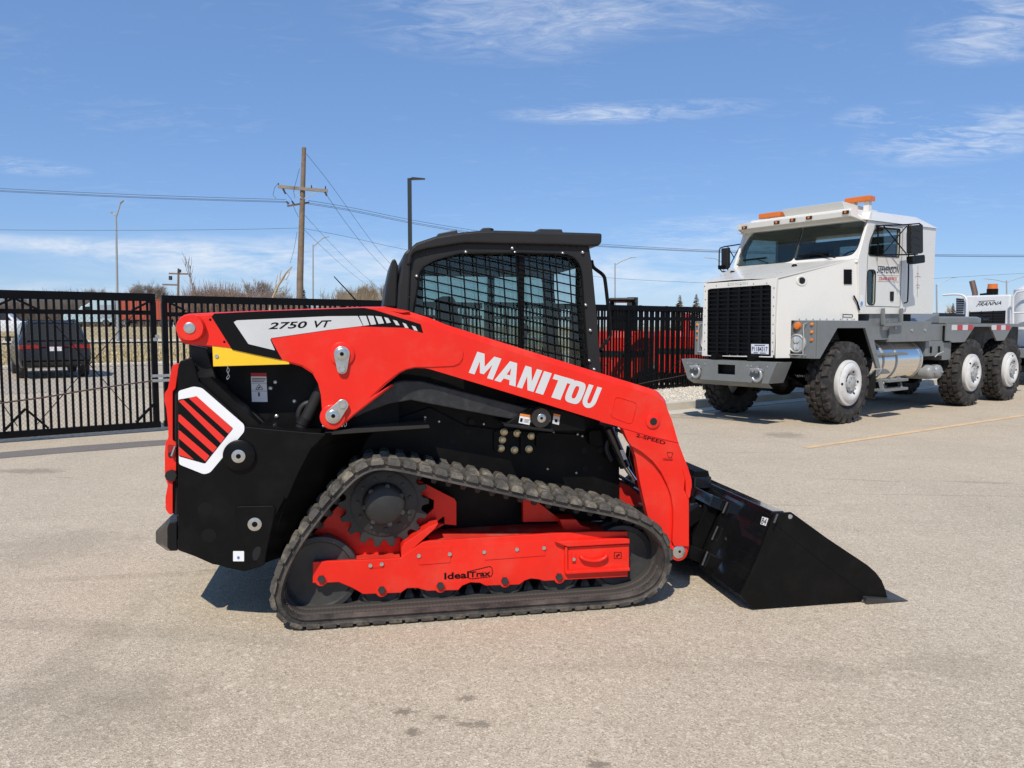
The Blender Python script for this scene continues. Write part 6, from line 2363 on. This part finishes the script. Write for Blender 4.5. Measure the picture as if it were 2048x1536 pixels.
# ================================================================== beyond the fence
def bg(px, D):
    """ground point at depth D straight ahead of the lens, seen in column px"""
    x = (px - 1024) / FPX * (D * math.cos(PITCH) + 0.0) / math.cos(PITCH) * 1.0
    p = Vector((x, D, 0))
    y = FF.loc(p).y
    p.z = hgt(y) if y > 22.2 else 0.0
    return p


def row_z(py, D):
    """height of what is seen in row py at depth D"""
    d = ray(1024, py)
    return EYE + d.z / d.y * D


def at(px, py, D):
    d = ray(px, py)
    return CP + d * (D / d.y)


# ---------------------------------------------------------------- dark suv
def loft_sections(secs):
    """secs: list of (x, [(y,z)...]) half sections, mirrored to a closed body"""
    m = MB()
    k = None
    for x, hs in secs:
        full = [(x, y, z) for y, z in hs] + [(x, -y, z) for y, z in hs[::-1]]
        k = len(full)
        m.v += full
    for i in range(len(secs) - 1):
        m.f += [[i * k + a, i * k + (a + 1) % k, (i + 1) * k + (a + 1) % k, (i + 1) * k + a] for a in range(k)]
    m.f += [list(range(k))[::-1], list(range((len(secs) - 1) * k, len(secs) * k))]
    return m


def car_wheel(parent, x, y, r, far, w=.24):
    s = 1 if y > 0 else -1
    o = MB().lathe((x, y, r), [(r * .62, 0), (r * .80, s * .012), (r * .97, s * -.02), (r, s * -.05), (r, s * -w), (r * .5, s * -w)], 28).build('wheel', TYRE, parent, smooth=40)
    MB().lathe((x, y, r), [(r * .66, s * .0), (r * .64, s * .008), (r * .55, s * -.02), (r * .2, s * .0), (r * .02, s * .004)], 20).build('rim', GALV, o, smooth=40)


p0 = bg(112, 23.3)
SU = Frame((p0.x, p0.y, 0), 126)
SV = thing('suv', 'dark grey suv seen from behind through the black gate pickets', 'car', SU)
CARP = mat('dark grey car paint', (.022, .0215, .022), .34, coat=.25, var=.05, spec=.3)


def sec(x, zt, wt, wb, zb=1.05, w=.96, low=.34):
    return (x, [(0.0, zt), (wt * .7, zt - .005), (wt, zt - .05), (wb, zb), (w, zb - .22), (w, .58), (w - .06, low), (0.0, low)])


body = loft_sections([sec(-.06, .70, .84, .86, .68, .88, .42), sec(.0, 1.0, .84, .9, .96, .93, .38), sec(.07, 1.10, .78, .92, 1.04, .95), sec(.30, 1.42, .74, .93, 1.08), sec(.52, 1.70, .70, .93, 1.10), sec(.80, 1.765, .72, .94, 1.1),
                      sec(2.4, 1.76, .72, .95, 1.1), sec(2.9, 1.62, .70, .95, 1.1), sec(3.55, 1.16, .80, .93, 1.08), sec(4.6, .98, .8, .9, .92), sec(4.88, .80, .7, .84, .76, .86, .4)])
BD_ = body.build('body', CARP, SV, smooth=35, bevel=.01)
gl_ = [(.12, 1.14, .74), (.50, 1.665, .66)]
m = MB()
m.poly([(.10, -.76, 1.155), (.10, .76, 1.155), (.475, .66, 1.665), (.475, -.66, 1.665)])
m.v = [(x - .03, y, z + .012) for x, y, z in m.v]
m.build('rear_window', mat('suv window', (.03, .03, .03), .1, spec=.35), SV)
for s in (-1, 1):
    m = MB().loft([(-.028, s * .93, 1.02), (-.035, s * .42, 1.03), (-.03, s * .40, .92), (-.025, s * .93, .90)], [(.10, s * .945, 1.02), (.0, s * .42, 1.03), (.0, s * .40, .92), (.10, s * .945, .90)])
    m.build('tail_lamp', REDL, SV, bevel=.01)
    sw_ = MB().poly([(.75, s * .865, 1.22), (2.5, s * .875, 1.20), (2.4, s * .76, 1.66), (.85, s * .765, 1.66)])
    sw_.v = [(x, y + s * .022, z) for x, y, z in sw_.v]
    sw_.build('side_window', mat('suv window', (.03, .03, .03), .1), SV)
    MB().box(2.55, 2.70, min(s * .99, s * 1.15), max(s * .99, s * 1.15), 1.10, 1.28).build('door_mirror', CARP, SV, bevel=.04)
    for x in (.85, 3.85):
        car_wheel(SV, x, s * .95, .37, False)
    MB().cyl((-.07, s * .62, .44), (.02, s * .62, .44), .05, n=14).build('exhaust_tip', GALV, SV)
MB().box(-.04, -.01, -.40, .40, .97, 1.0).build('trim_strip', mat('dark red trim', (.12, .01, .01), .3), SV)
MB().box(-.045, -.02, -.16, .16, .84, .97).build('licence_plate', DECW, SV)
MB().box(-.09, .0, -.90, .90, .56, .60).build('bumper_line', PLASTIC, SV, bevel=.01)
MB().box(-.075, .0, -.86, .86, .40, .52).build('bumper', PLASTIC, SV, bevel=.02)
MB().box(.40, .62, -.66, .66, 1.735, 1.775).build('spoiler', CARP, SV, bevel=.015)
MB().bar((.20, -.02, 1.33), (.23, .30, 1.36), .015, .02).build('rear_wiper', BLK, SV)
for s in (-1, 1):
    MB().bar((.8, s * .62, 1.80), (2.5, s * .62, 1.79), .03, .03).build('roof_rail', BLK, SV)

# ---------------------------------------------------------------- white pickup at far left
p0 = bg(2, 58)
PU = Frame((p0.x, p0.y, p0.z), 22)
PV = thing('pickup', 'white pickup truck cropped by the left edge behind the gate', 'car', PU)
WCAR = mat('white car paint', (.72, .72, .71), .3, coat=.5)
loft_sections([(x, [(0, zt), (wt, zt), (.95, zb), (.97, .8), (.95, .45), (0, .45)]) for x, zt, wt, zb in ((-2.7, 1.0, .9, .98), (-2.6, 1.2, .92, 1.15), (-1.0, 1.22, .92, 1.18), (-.6, 1.25, .9, 1.18), (-.5, 1.85, .72, 1.2), (.6, 1.88, .72, 1.2), (1.2, 1.25, .85, 1.18), (2.6, 1.10, .9, 1.02), (2.8, .8, .85, .78))]).build('body', WCAR, PV, smooth=35)
for s in (-1, 1):
    for x in (-1.7, 1.75):
        car_wheel(PV, x, s * .97, .42, False)
    m = MB().poly([(-.45, s * .93, 1.28), (.95, s * .93, 1.28), (.55, s * .76, 1.80), (-.42, s * .76, 1.80)])
    m.build('side_window', mat('suv window', (.03, .03, .03), .1), PV)

# ---------------------------------------------------------------- semi truck, containers, low building on the bank
p0 = bg(236, 108)
SM = Frame((p0.x, p0.y, p0.z), 20)
ST = thing('semi_truck', 'pale blue semi truck cab on the grass bank behind the gate', 'truck', SM)
SMP = mat('pale blue truck paint', (.42, .56, .60), .35, coat=.4)
MB().prism([(-.2, .6), (-4.6, .6), (-6.3, .7), (-6.4, 1.5), (-6.1, 1.75), (-4.7, 1.95), (-4.2, 2.75), (-3.6, 2.95), (-2.2, 3.95), (-.2, 4.0)], -1.2, 1.2).build('cab', SMP, ST, bevel=.08)
for s in (-1, 1):
    y = s * 1.21
    MB().prism([(-4.0, 2.05), (-3.1, 2.05), (-3.1, 2.75), (-3.85, 2.70)], min(y, y + s * .02), max(y, y + s * .02)).build('side_window', DARK, ST)
    MB().prism([(-1.9, 1.2), (-.4, 1.2), (-.4, 3.0), (-1.9, 3.0)], min(y, y + s * .02), max(y, y + s * .02)).build('sleeper_panel', mat('semi grey panel', (.30, .36, .40), .4), ST)
    for x in (-5.3, -1.2, .2):
        car_wheel(ST, x, s * 1.22, .5, False, .35)
MB().box(-4.5, 2.5, -.5, .5, .5, .9).build('chassis', DARK, ST)


def container(label, px, D, L, h, col, z0=.95, rz=20, wh=True):
    p = bg(px, D)
    fr_ = Frame((p.x, p.y, p.z), rz)
    t = thing('freight_container', label, 'container', fr_)
    cm = mat('container ' + col[0], col[1], .5, var=.1, vscale=.5, dirt=tuple(v * .6 for v in col[1]), dirt_amt=.3, dscale=.6)
    MB().box(0, L, -1.2, 1.2, z0, z0 + h).build('body', cm, t)
    rb = MB().box(-.06, .06, -1.245, -1.201, z0 + .15, z0 + h - .12).mesh('side_rib')
    rb.materials.append(cm)
    n_ = int(L / .45)
    for k in range(n_):
        inst(rb, 'side_rib', t, (.3 + k * (L - .6) / (n_ - 1), 0, 0))
    MB().box(0, L, -1.26, 1.26, z0 + h - .1, z0 + h + .02).build('top_rail', cm, t)
    MB().box(0, L, -1.1, 1.1, z0 - .25, z0 - .01).build('trailer_bed', DARK, t)
    for x in (L * .82, L * .92, L * .1):
        for s in (-1, 1):
            car_wheel(t, x, s * 1.15, .5, False, .5)
    return t


container('rust red freight container just right of the pale blue semi truck', 243, 106, 6.6, 2.75, ('rust red', (.42, .085, .045)))
container('long red freight container half hidden behind the loader arm', 340, 112, 11.5, 2.35, ('brick red', (.36, .075, .045)))
container('pale grey freight container low behind the loader arm', 485, 125, 13, 2.4, ('pale grey', (.45, .45, .43)))
p0 = bg(60, 150)
WB = thing('warehouse', 'long low pale building far behind the dark suv', 'building', Frame((p0.x, p0.y, p0.z), 12))
MB().box(-22, 9, -5, 5, 0, 2.6).build('wall', mat('pale siding', (.55, .54, .52), .8, var=.1), WB)
m = MB().prism([(-5.6, 2.6), (5.6, 2.6), (0, 4.0)], -22.5, 9.5)
m.v = [(b, a, c) for a, b, c in m.v]
m.build('roof', mat('pale metal roof', (.62, .62, .60), .6), WB)
for k in range(5):
    MB().box(-20 + k * 5.5, -18.2 + k * 5.5, -5.04, -5.001, .9, 1.8).build('window', DARK, WB)

# ---------------------------------------------------------------- red machines behind the fence on the right
def red_machine(label, px, D, yaw, roof=True):
    p = bg(px, D)
    fr_ = Frame((p.x, p.y, 0), yaw)
    t = thing('mini_excavator', label, 'excavator', fr_)
    rnd = [(.0, .95)] + [(.15 + .62 * math.sin(R(a)), .95 * math.cos(R(a * .95))) for a in range(0, 95, 12)]
    half = [(x, y) for y, x in rnd]
    pts = []
    for k in range(13):
        a = R(-90 + 15 * k)
        pts.append((-.25 - .75 * math.cos(a), .78 * math.sin(a)))
    base = pts + [(.9, .78), (.9, -.78)]
    m = MB().loft([(x, y, .30) for x, y in base], [(x, y, 1.30) for x, y in base])
    m.loft([(x, y, 1.30) for x, y in base], [(x * .94, y * .93, 1.46) for x, y in base])
    m.build('counterweight', RED, t, bevel=.03)
    m = MB().loft([(x * 1.004 - .004, y * 1.004, .82) for x, y in pts[3:10]], [(x * 1.004 - .004, y * 1.004, .98) for x, y in pts[3:10]], caps=False)
    m.build('rear_grille', DARK, t)
    for s in (-1, 1):
        tr = []
        for a in range(90, 271, 20):
            tr.append((-.75 + .27 * math.cos(R(a)), .28 + .27 * math.sin(R(a))))
        for a in range(-90, 91, 20):
            tr.append((.75 + .27 * math.cos(R(a)), .28 + .27 * math.sin(R(a))))
        MB().prism(tr, min(s * .5, s * .8), max(s * .5, s * .8)).build('crawler_track', RUB, t, bevel=.02)
    MB().box(-.5, .5, -.5, .5, .1, .298).build('undercarriage', BLK, t)
    if roof:
        for x in (-.15, .65):
            for s in (-1, 1):
                MB().bar((x, s * .28, 1.47), (x, s * .28, 2.20), .06).build('canopy_post', BLK, t)
        MB().box(-.30, .75, -.34, .34, 2.20, 2.30).build('canopy_roof', BLK, t, bevel=.04)
        MB().box(-.2, .3, -.25, .25, 1.47, 2.05).build('seat', BLK, t, bevel=.06)
    MB().bar((.9, 0, 1.0), (2.0, .1, 1.9), .2, .24).build('boom', RED, t, bevel=.02)
    return t


red_machine('red mini excavator with black canopy behind the fence next to the cab', 1244, 19.8, 80)
red_machine('red mini excavator behind the fence nearest the truck bumper', 1362, 22.0, 70, roof=False)
p0 = bg(1306, 23)
MX = thing('loader_frame', 'dark lattice machine frame between two red excavators behind the fence', 'machine', Frame((p0.x, p0.y, 0), 40))
MB().box(-.7, .7, -.5, .5, .35, 1.15).build('body', BLK, MX, bevel=.04)
MB().box(-.62, .62, -.55, -.501, .75, 1.38).build('side_panel', RED, MX, bevel=.02)
for x in (-.6, .6):
    MB().bar((x, 0, 1.1), (x, 0, 2.2), .08).build('post', BLK, MX)
MB().cyl((-.95, 0, .4), (-.95, 0, 2.42), .16, n=16).build('muffler', mat('dark green steel', (.02, .03, .025), .5), MX, smooth=40)
for x in (-.55, .55):
    MB().lathe((x, -.62, .4), [(.4, .0), (.4, .22), (.2, .24)], 24).build('wheel', TYRE, MX, smooth=40)

# ---------------------------------------------------------------- poles, lamps, wires
WOOD = mat('weathered pole wood', (.20, .145, .10), .85, var=.3, vscale=3, bump=.4, bscale=40)
WOODL = mat('grey crossarm wood', (.25, .21, .165), .85, var=.25, vscale=3)
POLE_G = mat('galvanised lamp pole', (.36, .37, .36), .5, metal=.3, var=.1)
CER = mat('insulator', (.05, .045, .045), .3)
D0 = 50.0
b0_ = bg(601, D0)
UP = thing('utility_pole', 'tall weathered wooden utility pole with crossarm and insulators', 'utility pole', loc=b0_)
ptop = at(608, 295, D0) - b0_
pmid = at(600, 560, D0) - b0_
MB().tube([Vector((pmid.x - .1, 0, -.3)), pmid, pmid.lerp(ptop, .5), ptop], [.23, .21, .17, .13], 12).build('pole', WOOD, UP, smooth=50)


def u(px, py, dy=0.):
    return at(px, py, D0 + dy) - b0_


ca = MB().bar(u(556, 373, -.2), u(655, 382, -.2), .11, .20).build('crossarm', WOODL, UP)
MB().bar(u(588, 382, -.22), u(603, 397, -.22), .03, .05).build('brace', GALV, UP)
MB().bar(u(632, 384, -.22), u(608, 397, -.22), .03, .05).build('brace', GALV, UP)
MB().bar(u(575, 412, -.6), u(618, 405, .6), .10, .12).build('crossarm', WOOD, UP)
for (px, py) in ((557, 366), (623, 370), (651, 372)):
    MB().cyl(u(px, py + 6, -.2), u(px, py, -.2), .05, .03, n=8).build('insulator', CER, UP)
for (a, b) in (((566, 377), (571, 388)), ((650, 384), (654, 392)), ((577, 408), (573, 403)), ((588, 409), (584, 402))):
    MB().cyl(u(*a, -.25), u(*b, -.25), .07, .05, n=8).build('insulator', CER, UP)
MB().tube([u(599, 337, -.1), u(593, 360, -.2), u(587, 382, -.3), u(590, 396, -.2)], .012, 5).build('jumper_cable', BLK, UP)
MB().tube([u(557, 366, -.2), u(549, 376, -.2), u(546, 390, -.2), u(552, 397, -.2)], .012, 5).build('jumper_cable', BLK, UP)
MB().tube([u(566, 378, -.2), u(582, 398, -.3), u(590, 420, -.3), u(597, 434, -.2)], .012, 5).build('jumper_cable', BLK, UP)

p0 = bg(357, 130)
U2 = thing('utility_pole', 'small distant utility pole beside the tall bare shoots', 'utility pole', loc=p0)


def u2(px, py):
    return at(px, py, 130) - p0


MB().tube([Vector((0, 0, -.5)), u2(357, 537)], [.25, .17], 8).build('pole', WOOD, U2)
for (a, b) in (((338, 547), (375, 548)), ((325, 569), (356, 570))):
    MB().bar(u2(*a), u2(*b), .22, .26).build('crossarm', WOOD, U2)
MB().cyl(u2(341, 560), u2(341, 552), .3, n=8).build('transformer', CER, U2)
MB().cyl(u2(359, 545), u2(359, 539), .3, n=8).build('transformer', CER, U2)

WIREM = mat('overhead wire', (.03, .03, .032), .6)


def wire(label, pts, d0, d1, r=.013, group=None):
    n_ = len(pts)
    x0, x1 = pts[0][0], pts[-1][0]
    P = [at(a, b, d0 + (d1 - d0) * (a - x0) / (x1 - x0)) for a, b in pts]
    P = chaikin([tuple(q) for q in P], 3, False)
    o = MB().tube(P, r, 5).build('overhead_wire', WIREM, smooth=60)
    tag(o, label, 'wire', group)


G3 = 'three wires sloping to the pole from the left'
for k, dy in enumerate((0, 4.0, 6.0)):
    wire(('uppermost', 'middle', 'lowest')[k] + ' of the three close wires running left from the wooden pole', [(-420, 355 + dy), (-200, 367 + dy), (0, 377 + dy), (240, 388.5 + dy), (430, 395 + dy), (572 + 4 * k, 399 + dy)], 44, 49.6, .013, G3)
wire('single lower wire running left from the wooden pole', [(-300, 455), (0, 460), (240, 461), (480, 459), (598, 456)], 46, 50, .011)
GR = 'three wires leaving the pole to the right'
for k, dy in enumerate((0, 4.5, 7.0)):
    wire(('uppermost', 'middle', 'lowest')[k] + ' of the three close wires running right from the wooden pole', [(616, 401 + dy), (700, 414 + dy), (820, 440 + dy), (960, 463 + dy), (1080, 478 + dy * .9), (1210, 489.5 + dy * .7), (1440, 502 + dy * .5), (1700, 507 + dy * .5), (2048, 511 + dy * .5), (2500, 509 + dy * .5)], 50.2, 62, .013, GR)
wire('faint lower wire sagging right from the pole behind the cab', [(608, 457), (700, 474), (800, 498), (1000, 532), (1200, 556), (1420, 567), (1640, 570)], 50, 64, .010)
wire('steep wire falling right from the very top of the wooden pole', [(613, 308), (660, 366), (720, 452), (776, 526), (860, 600)], 50, 90, .014)
wire('steep wire falling right from the crossarm end', [(655, 393), (690, 444), (735, 502), (788, 556), (840, 605)], 50, 90, .014)
wire('steep wire falling right from just under the lower crossarm', [(610, 431), (660, 486), (710, 536), (760, 578)], 50, 95, .012)
wire('lowest steep wire falling right past the far street lamp', [(609, 460), (650, 500), (700, 545), (740, 574)], 50, 95, .012)
wire('thin guy wire dropping left from the pole to a leaning branch', [(594, 464), (588, 500), (580, 527)], 50, 52, .011)
wire('faint wire at right above the white crane', [(1640, 570), (1872, 557), (2048, 546), (2300, 538)], 90, 100, .014)


def lamp(label, px, D, base_py, top, arms, r0=.10, r1=.06, mt=None, sq=False, cat='street lamp', head=.62):
    b = bg(px, D)
    t = thing('street_lamp', label, cat, loc=b)
    mt = mt or POLE_G
    tp_ = at(*top, D) - b
    if sq:
        MB().bar(Vector((tp_.x, 0, -.2)), tp_, .16, .16, up=(0, 1, 0)).build('pole', mt, t)
    else:
        MB().tube([Vector((0, 0, -.2)), tp_], [r0, r1], 10).build('pole', mt, t, smooth=50)
    for arm in arms:
        P = [at(a, c, D) - b for a, c in arm]
        MB().tube([tuple(q) for q in P], .045 if not sq else .05, 6).build('arm', mt, t, smooth=50)
        e = P[-1]
        d = (P[-1] - P[-2]).normalized()
        d = Vector((d.x, d.y, d.z * .25)).normalized()
        L_ = head if not sq else .55
        MB().loft([e + Vector((0, -.13, -.03)), e + Vector((0, .13, -.03)), e + Vector((0, .13, .06)), e + Vector((0, -.13, .06))],
                  [e + d * L_ + Vector((0, -.09, -.02)), e + d * L_ + Vector((0, .09, -.02)), e + d * L_ + Vector((0, .09, .02)), e + d * L_ + Vector((0, -.09, .02))]).build('lamp_head', mt, t)
    return t


lamp('tall grey street lamp with two arms above the gate leaf', 237, 54, 655, (232, 428), [[(232, 437), (237, 420), (241, 406)], [(232, 432), (228, 428), (225, 426)]], head=.26)
lamp('grey street lamp with one curved arm just right of the utility pole', 627, 80, 655, (626, 489), [[(626, 494), (636, 485), (646, 476)]])
lamp('dark square lot light pole rising behind the loader cab', 819, 33, 655, (819, 357), [[(819, 358), (824, 358)]], mt=mat('dark green pole', (.022, .027, .026), .4), sq=True)
lamp('grey street lamp between the loader cab and the white truck', 1230, 76, 655, (1230, 526), [[(1230, 530), (1244, 522), (1260, 516)]], .09, .06)
lamp('distant street lamp with its arm beside the truck mirror', 1448, 112, 655, (1447, 525), [[(1447, 526), (1430, 517), (1416, 516)]], .12, .08)
lamp('grey street lamp just right of the white truck cab', 1873, 95, 655, (1873, 569), [[(1873, 573), (1888, 563), (1904, 556)]], .11, .08)
lamp('far double armed street lamp above the white crane', 2013, 120, 655, (2013, 561), [[(2013, 565), (1992, 560), (1975, 558)], [(2013, 565), (2030, 559), (2046, 554)]], .12, .09)

# ---------------------------------------------------------------- bare trees, brush, conifers
BARK = mat('bare twig bark', (.30, .25, .205), .9, var=.3, vscale=.5)
BARKR = mat('reddish brush twigs', (.34, .235, .175), .9, var=.3, vscale=.5)
BARKY = mat('tan twig bark', (.38, .29, .185), .9, var=.3, vscale=.5)


def bare_tree(name, label, px, D, h, seed, mt, spread=.55, levels=5, kids=3, trunk=.28, group=None, r=None, upward=.25, cat='tree', wide=1.0):
    rnd = random.Random(seed)
    b = bg(px, D)
    t = thing(name, label, cat, loc=b, group=group)
    lo, hi = MB(), MB()

    def grow(p, d, L, rad, lv):
        q = p + d * L * .55 + Vector((rnd.uniform(-1, 1), rnd.uniform(-1, 1), 0)) * L * .06
        e = p + d * L + Vector((rnd.uniform(-1, 1), rnd.uniform(-1, 1), rnd.uniform(-.3, .6))) * L * .10
        tgt = lo if lv >= levels - 1 else hi
        tgt.tube([p, q, e], [rad, rad * .8, rad * .6], 5 if lv >= levels - 1 else 3)
        if lv == 0:
            return
        for k in range(kids + (1 if rnd.random() < .4 else 0)):
            f = rnd.uniform(.35, 1.0)
            s = p.lerp(q, f * 2) if f < .5 else q.lerp(e, f * 2 - 1)
            a = rnd.uniform(0, 2 * math.pi)
            tilt = rnd.uniform(.45, 1.0) * spread
            side = d.orthogonal().normalized()
            side.rotate(Quaternion(d, a))
            nd = (d * math.cos(tilt) + side * math.sin(tilt) * wide + Vector((0, 0, upward))).normalized()
            grow(s, nd, L * rnd.uniform(.58, .82), rad * .58, lv - 1)
    grow(Vector((0, 0, -.2)), Vector((rnd.uniform(-.05, .05), 0, 1)), h * trunk + .2, r or h * .022, levels)
    # scale to the wanted height
    mz = max([v[2] for v in lo.v + hi.v])
    s = h / mz
    lo.v = [(a * s, c * s, e * s) for a, c, e in lo.v]
    hi.v = [(a * s, c * s, e * s) for a, c, e in hi.v]
    lo.build('trunk', mt, t)
    hi.build('crown', mt, t)
    return t


def hpx(py, D, px=1024):
    b = bg(px, D)
    return max(row_z(py, D) - b.z, .8)


TG = 'bare trees along the skyline behind the gate'
k = 0
for (px, D, py, sd, mt, lv, kd, wd, lab) in (
        (200, 150, 573, 11, BARK, 5, 4, 1.2, 'low bare grey tree left of the double armed lamp'),
        (283, 140, 555, 12, BARK, 6, 4, 1.7, 'broad domed bare grey tree right of the double armed lamp'),
        (325, 145, 566, 13, BARK, 5, 4, 1.3, 'bare grey tree left of the small distant utility pole'),
        (392, 115, 502, 14, BARK, 3, 2, .55, 'sparse bare tree with tall upright shoots above the brush'),
        (515, 130, 553, 15, BARK, 5, 4, 1.3, 'bare grey tree above the brush right of the tall shoots'),
        (560, 110, 560, 16, BARK, 4, 3, 1.0, 'thin bare tree below the leaning trunk'),
        (655, 120, 570, 17, BARK, 3, 3, .8, 'tiny forked bare tree right of the second street lamp'),
        (700, 125, 567, 18, BARKY, 6, 4, 1.3, 'pale bare tree left of the loader cab'),
        (765, 120, 556, 20, BARK, 5, 4, 1.2, 'bare tree touching the back of the loader cab'),
        (130, 160, 578, 21, BARK, 5, 4, 1.3, 'low bare tree above the dark suv'),
        (20, 170, 585, 22, BARK, 5, 4, 1.3, 'low bare tree at the far left edge'),
        (1893, 130, 602, 23, BARKY, 5, 4, 1.2, 'small pale tree under the lamp right of the truck cab'),
        (1925, 140, 608, 24, BARK, 5, 4, 1.2, 'small grey tree left of the white crane')):
    bare_tree('bare_tree', lab, px, D, hpx(py, D, px), sd, mt, levels=lv, kids=kd, wide=wd, group=TG, r=(.010 if lv == 3 else .016) * hpx(py, D, px))
bare_tree('bare_tree', 'dense tan tree just left of the loader cab', 738, 112, hpx(561, 112, 738), 31, BARKY, levels=6, kids=4, wide=1.2, group=TG)
# leaning dead trunk under the utility pole
lt_ = bg(545, 95)
LT = thing('leaning_tree', 'dead trunk leaning right towards the utility pole', 'tree', loc=lt_)
q = [at(544, 600, 95) - lt_, at(556, 572, 95) - lt_, at(572, 546, 95) - lt_, at(584, 533, 95) - lt_]
MB().tube([Vector((-.6, 0, -.2))] + q, [.25, .18, .15, .11, .06], 6).build('trunk', BARKY, LT, smooth=50)
cr_ = MB()
for (a, b, c) in (((556, 572), (566, 560), (572, 548)), ((572, 546), (578, 545), (583, 537)), ((550, 585), (552, 565), (556, 548)), ((566, 556), (572, 560), (580, 545)), ((548, 590), (562, 585), (575, 572)), ((560, 566), (560, 552), (563, 540))):
    cr_.tube([at(*a, 95) - lt_, at(*b, 95) - lt_, at(*c, 95) - lt_], [.08, .06, .03], 4)
cr_.build('crown', BARKY, LT)
# brown brush line
def brush(px0, px1, D, py, seed, n_, label, mt):
    rnd = random.Random(seed)
    b = bg((px0 + px1) / 2, D)
    m = MB()
    for i in range(n_):
        px = rnd.uniform(px0, px1)
        hh = (row_z(py, D) - b.z) * rnd.uniform(.65, 1.05) * (1 - .55 * abs((px - (px0 + px1) / 2) / ((px1 - px0) / 2)) ** 3)
        g = bg(px, D + rnd.uniform(-3, 3)) - b
        g.z = 0
        for j in range(3):
            d = Vector((rnd.gauss(0, .22), rnd.gauss(0, .22), 1))
            e = g + d * hh * rnd.uniform(.5, 1)
            m.tube([g + Vector((rnd.uniform(-.3, .3), 0, 0)), e], [.035, .012], 3)
            f = g.lerp(e, rnd.uniform(.4, .8))
            m.tube([f, f + Vector((rnd.uniform(-.8, .8), rnd.uniform(-.5, .5), rnd.uniform(.3, .9)))], [.02, .01], 3)
    o = m.build('brush', mt)
    o.location = b
    tag(o, label, 'brush', kind='stuff')


brush(355, 520, 108, 562, 41, 2200, 'reddish brown brush line behind the red containers', BARKR)
brush(470, 610, 118, 574, 42, 1300, 'thin brown brush between the containers and utility pole', BARKR)
brush(-60, 345, 125, 577, 43, 3200, 'low grey brush behind the suv and semi truck', BARK)
brush(640, 800, 110, 576, 44, 1300, 'tan brush behind the loader arm left of the cab', BARKY)
NEED = mat('spruce needles', (.05, .06, .035), .9, var=.4, vscale=2)
NEEDB = mat('browned conifer needles', (.36, .29, .165), .9, var=.4, vscale=2)


def conifer(label, px, D, py, w, mt, seed):
    rnd = random.Random(seed)
    b = bg(px, D)
    t = thing('conifer', label, 'tree', loc=b, group='small conifers on the skyline')
    h = hpx(py, D, px)
    MB().cyl((0, 0, -.2), (0, 0, h * .9), h * .02, h * .005, n=6).build('trunk', BARK, t)
    m = MB()
    for i in range(520):
        f = rnd.random() ** .8
        z = h * (.06 + .92 * f)
        L = w * (1 - f) * rnd.uniform(.55, 1.1) + .08
        a = rnd.uniform(0, 2 * math.pi)
        d = Vector((math.cos(a), math.sin(a), 0))
        s = Vector((-d.y, d.x, 0)) * (L * .16 + .03)
        o = Vector((0, 0, z)) + d * L * .1
        tip = Vector((0, 0, z + rnd.uniform(-.18, .16) * L)) + d * L
        m.add([o + s, o - s, tip, o.lerp(tip, .6) + Vector((0, 0, -.12 * L))], [(0, 1, 2), (0, 1, 3), (1, 2, 3)])
    m.build('crown', mt, t)


conifer('dark green spruce hidden behind the foot of the utility pole', 608, 70, 568, 1.3, NEED, 51)
conifer('left one of two tan conifer tips behind the fence by the truck', 1358, 60, 588, 1.3, NEEDB, 52)
conifer('right one of two tan conifer tips touching the truck hood', 1391, 60, 586, 1.3, NEEDB, 53)
conifer('small browned conifer behind the rear of the truck cab', 1902, 90, 604, 1.2, NEEDB, 54)
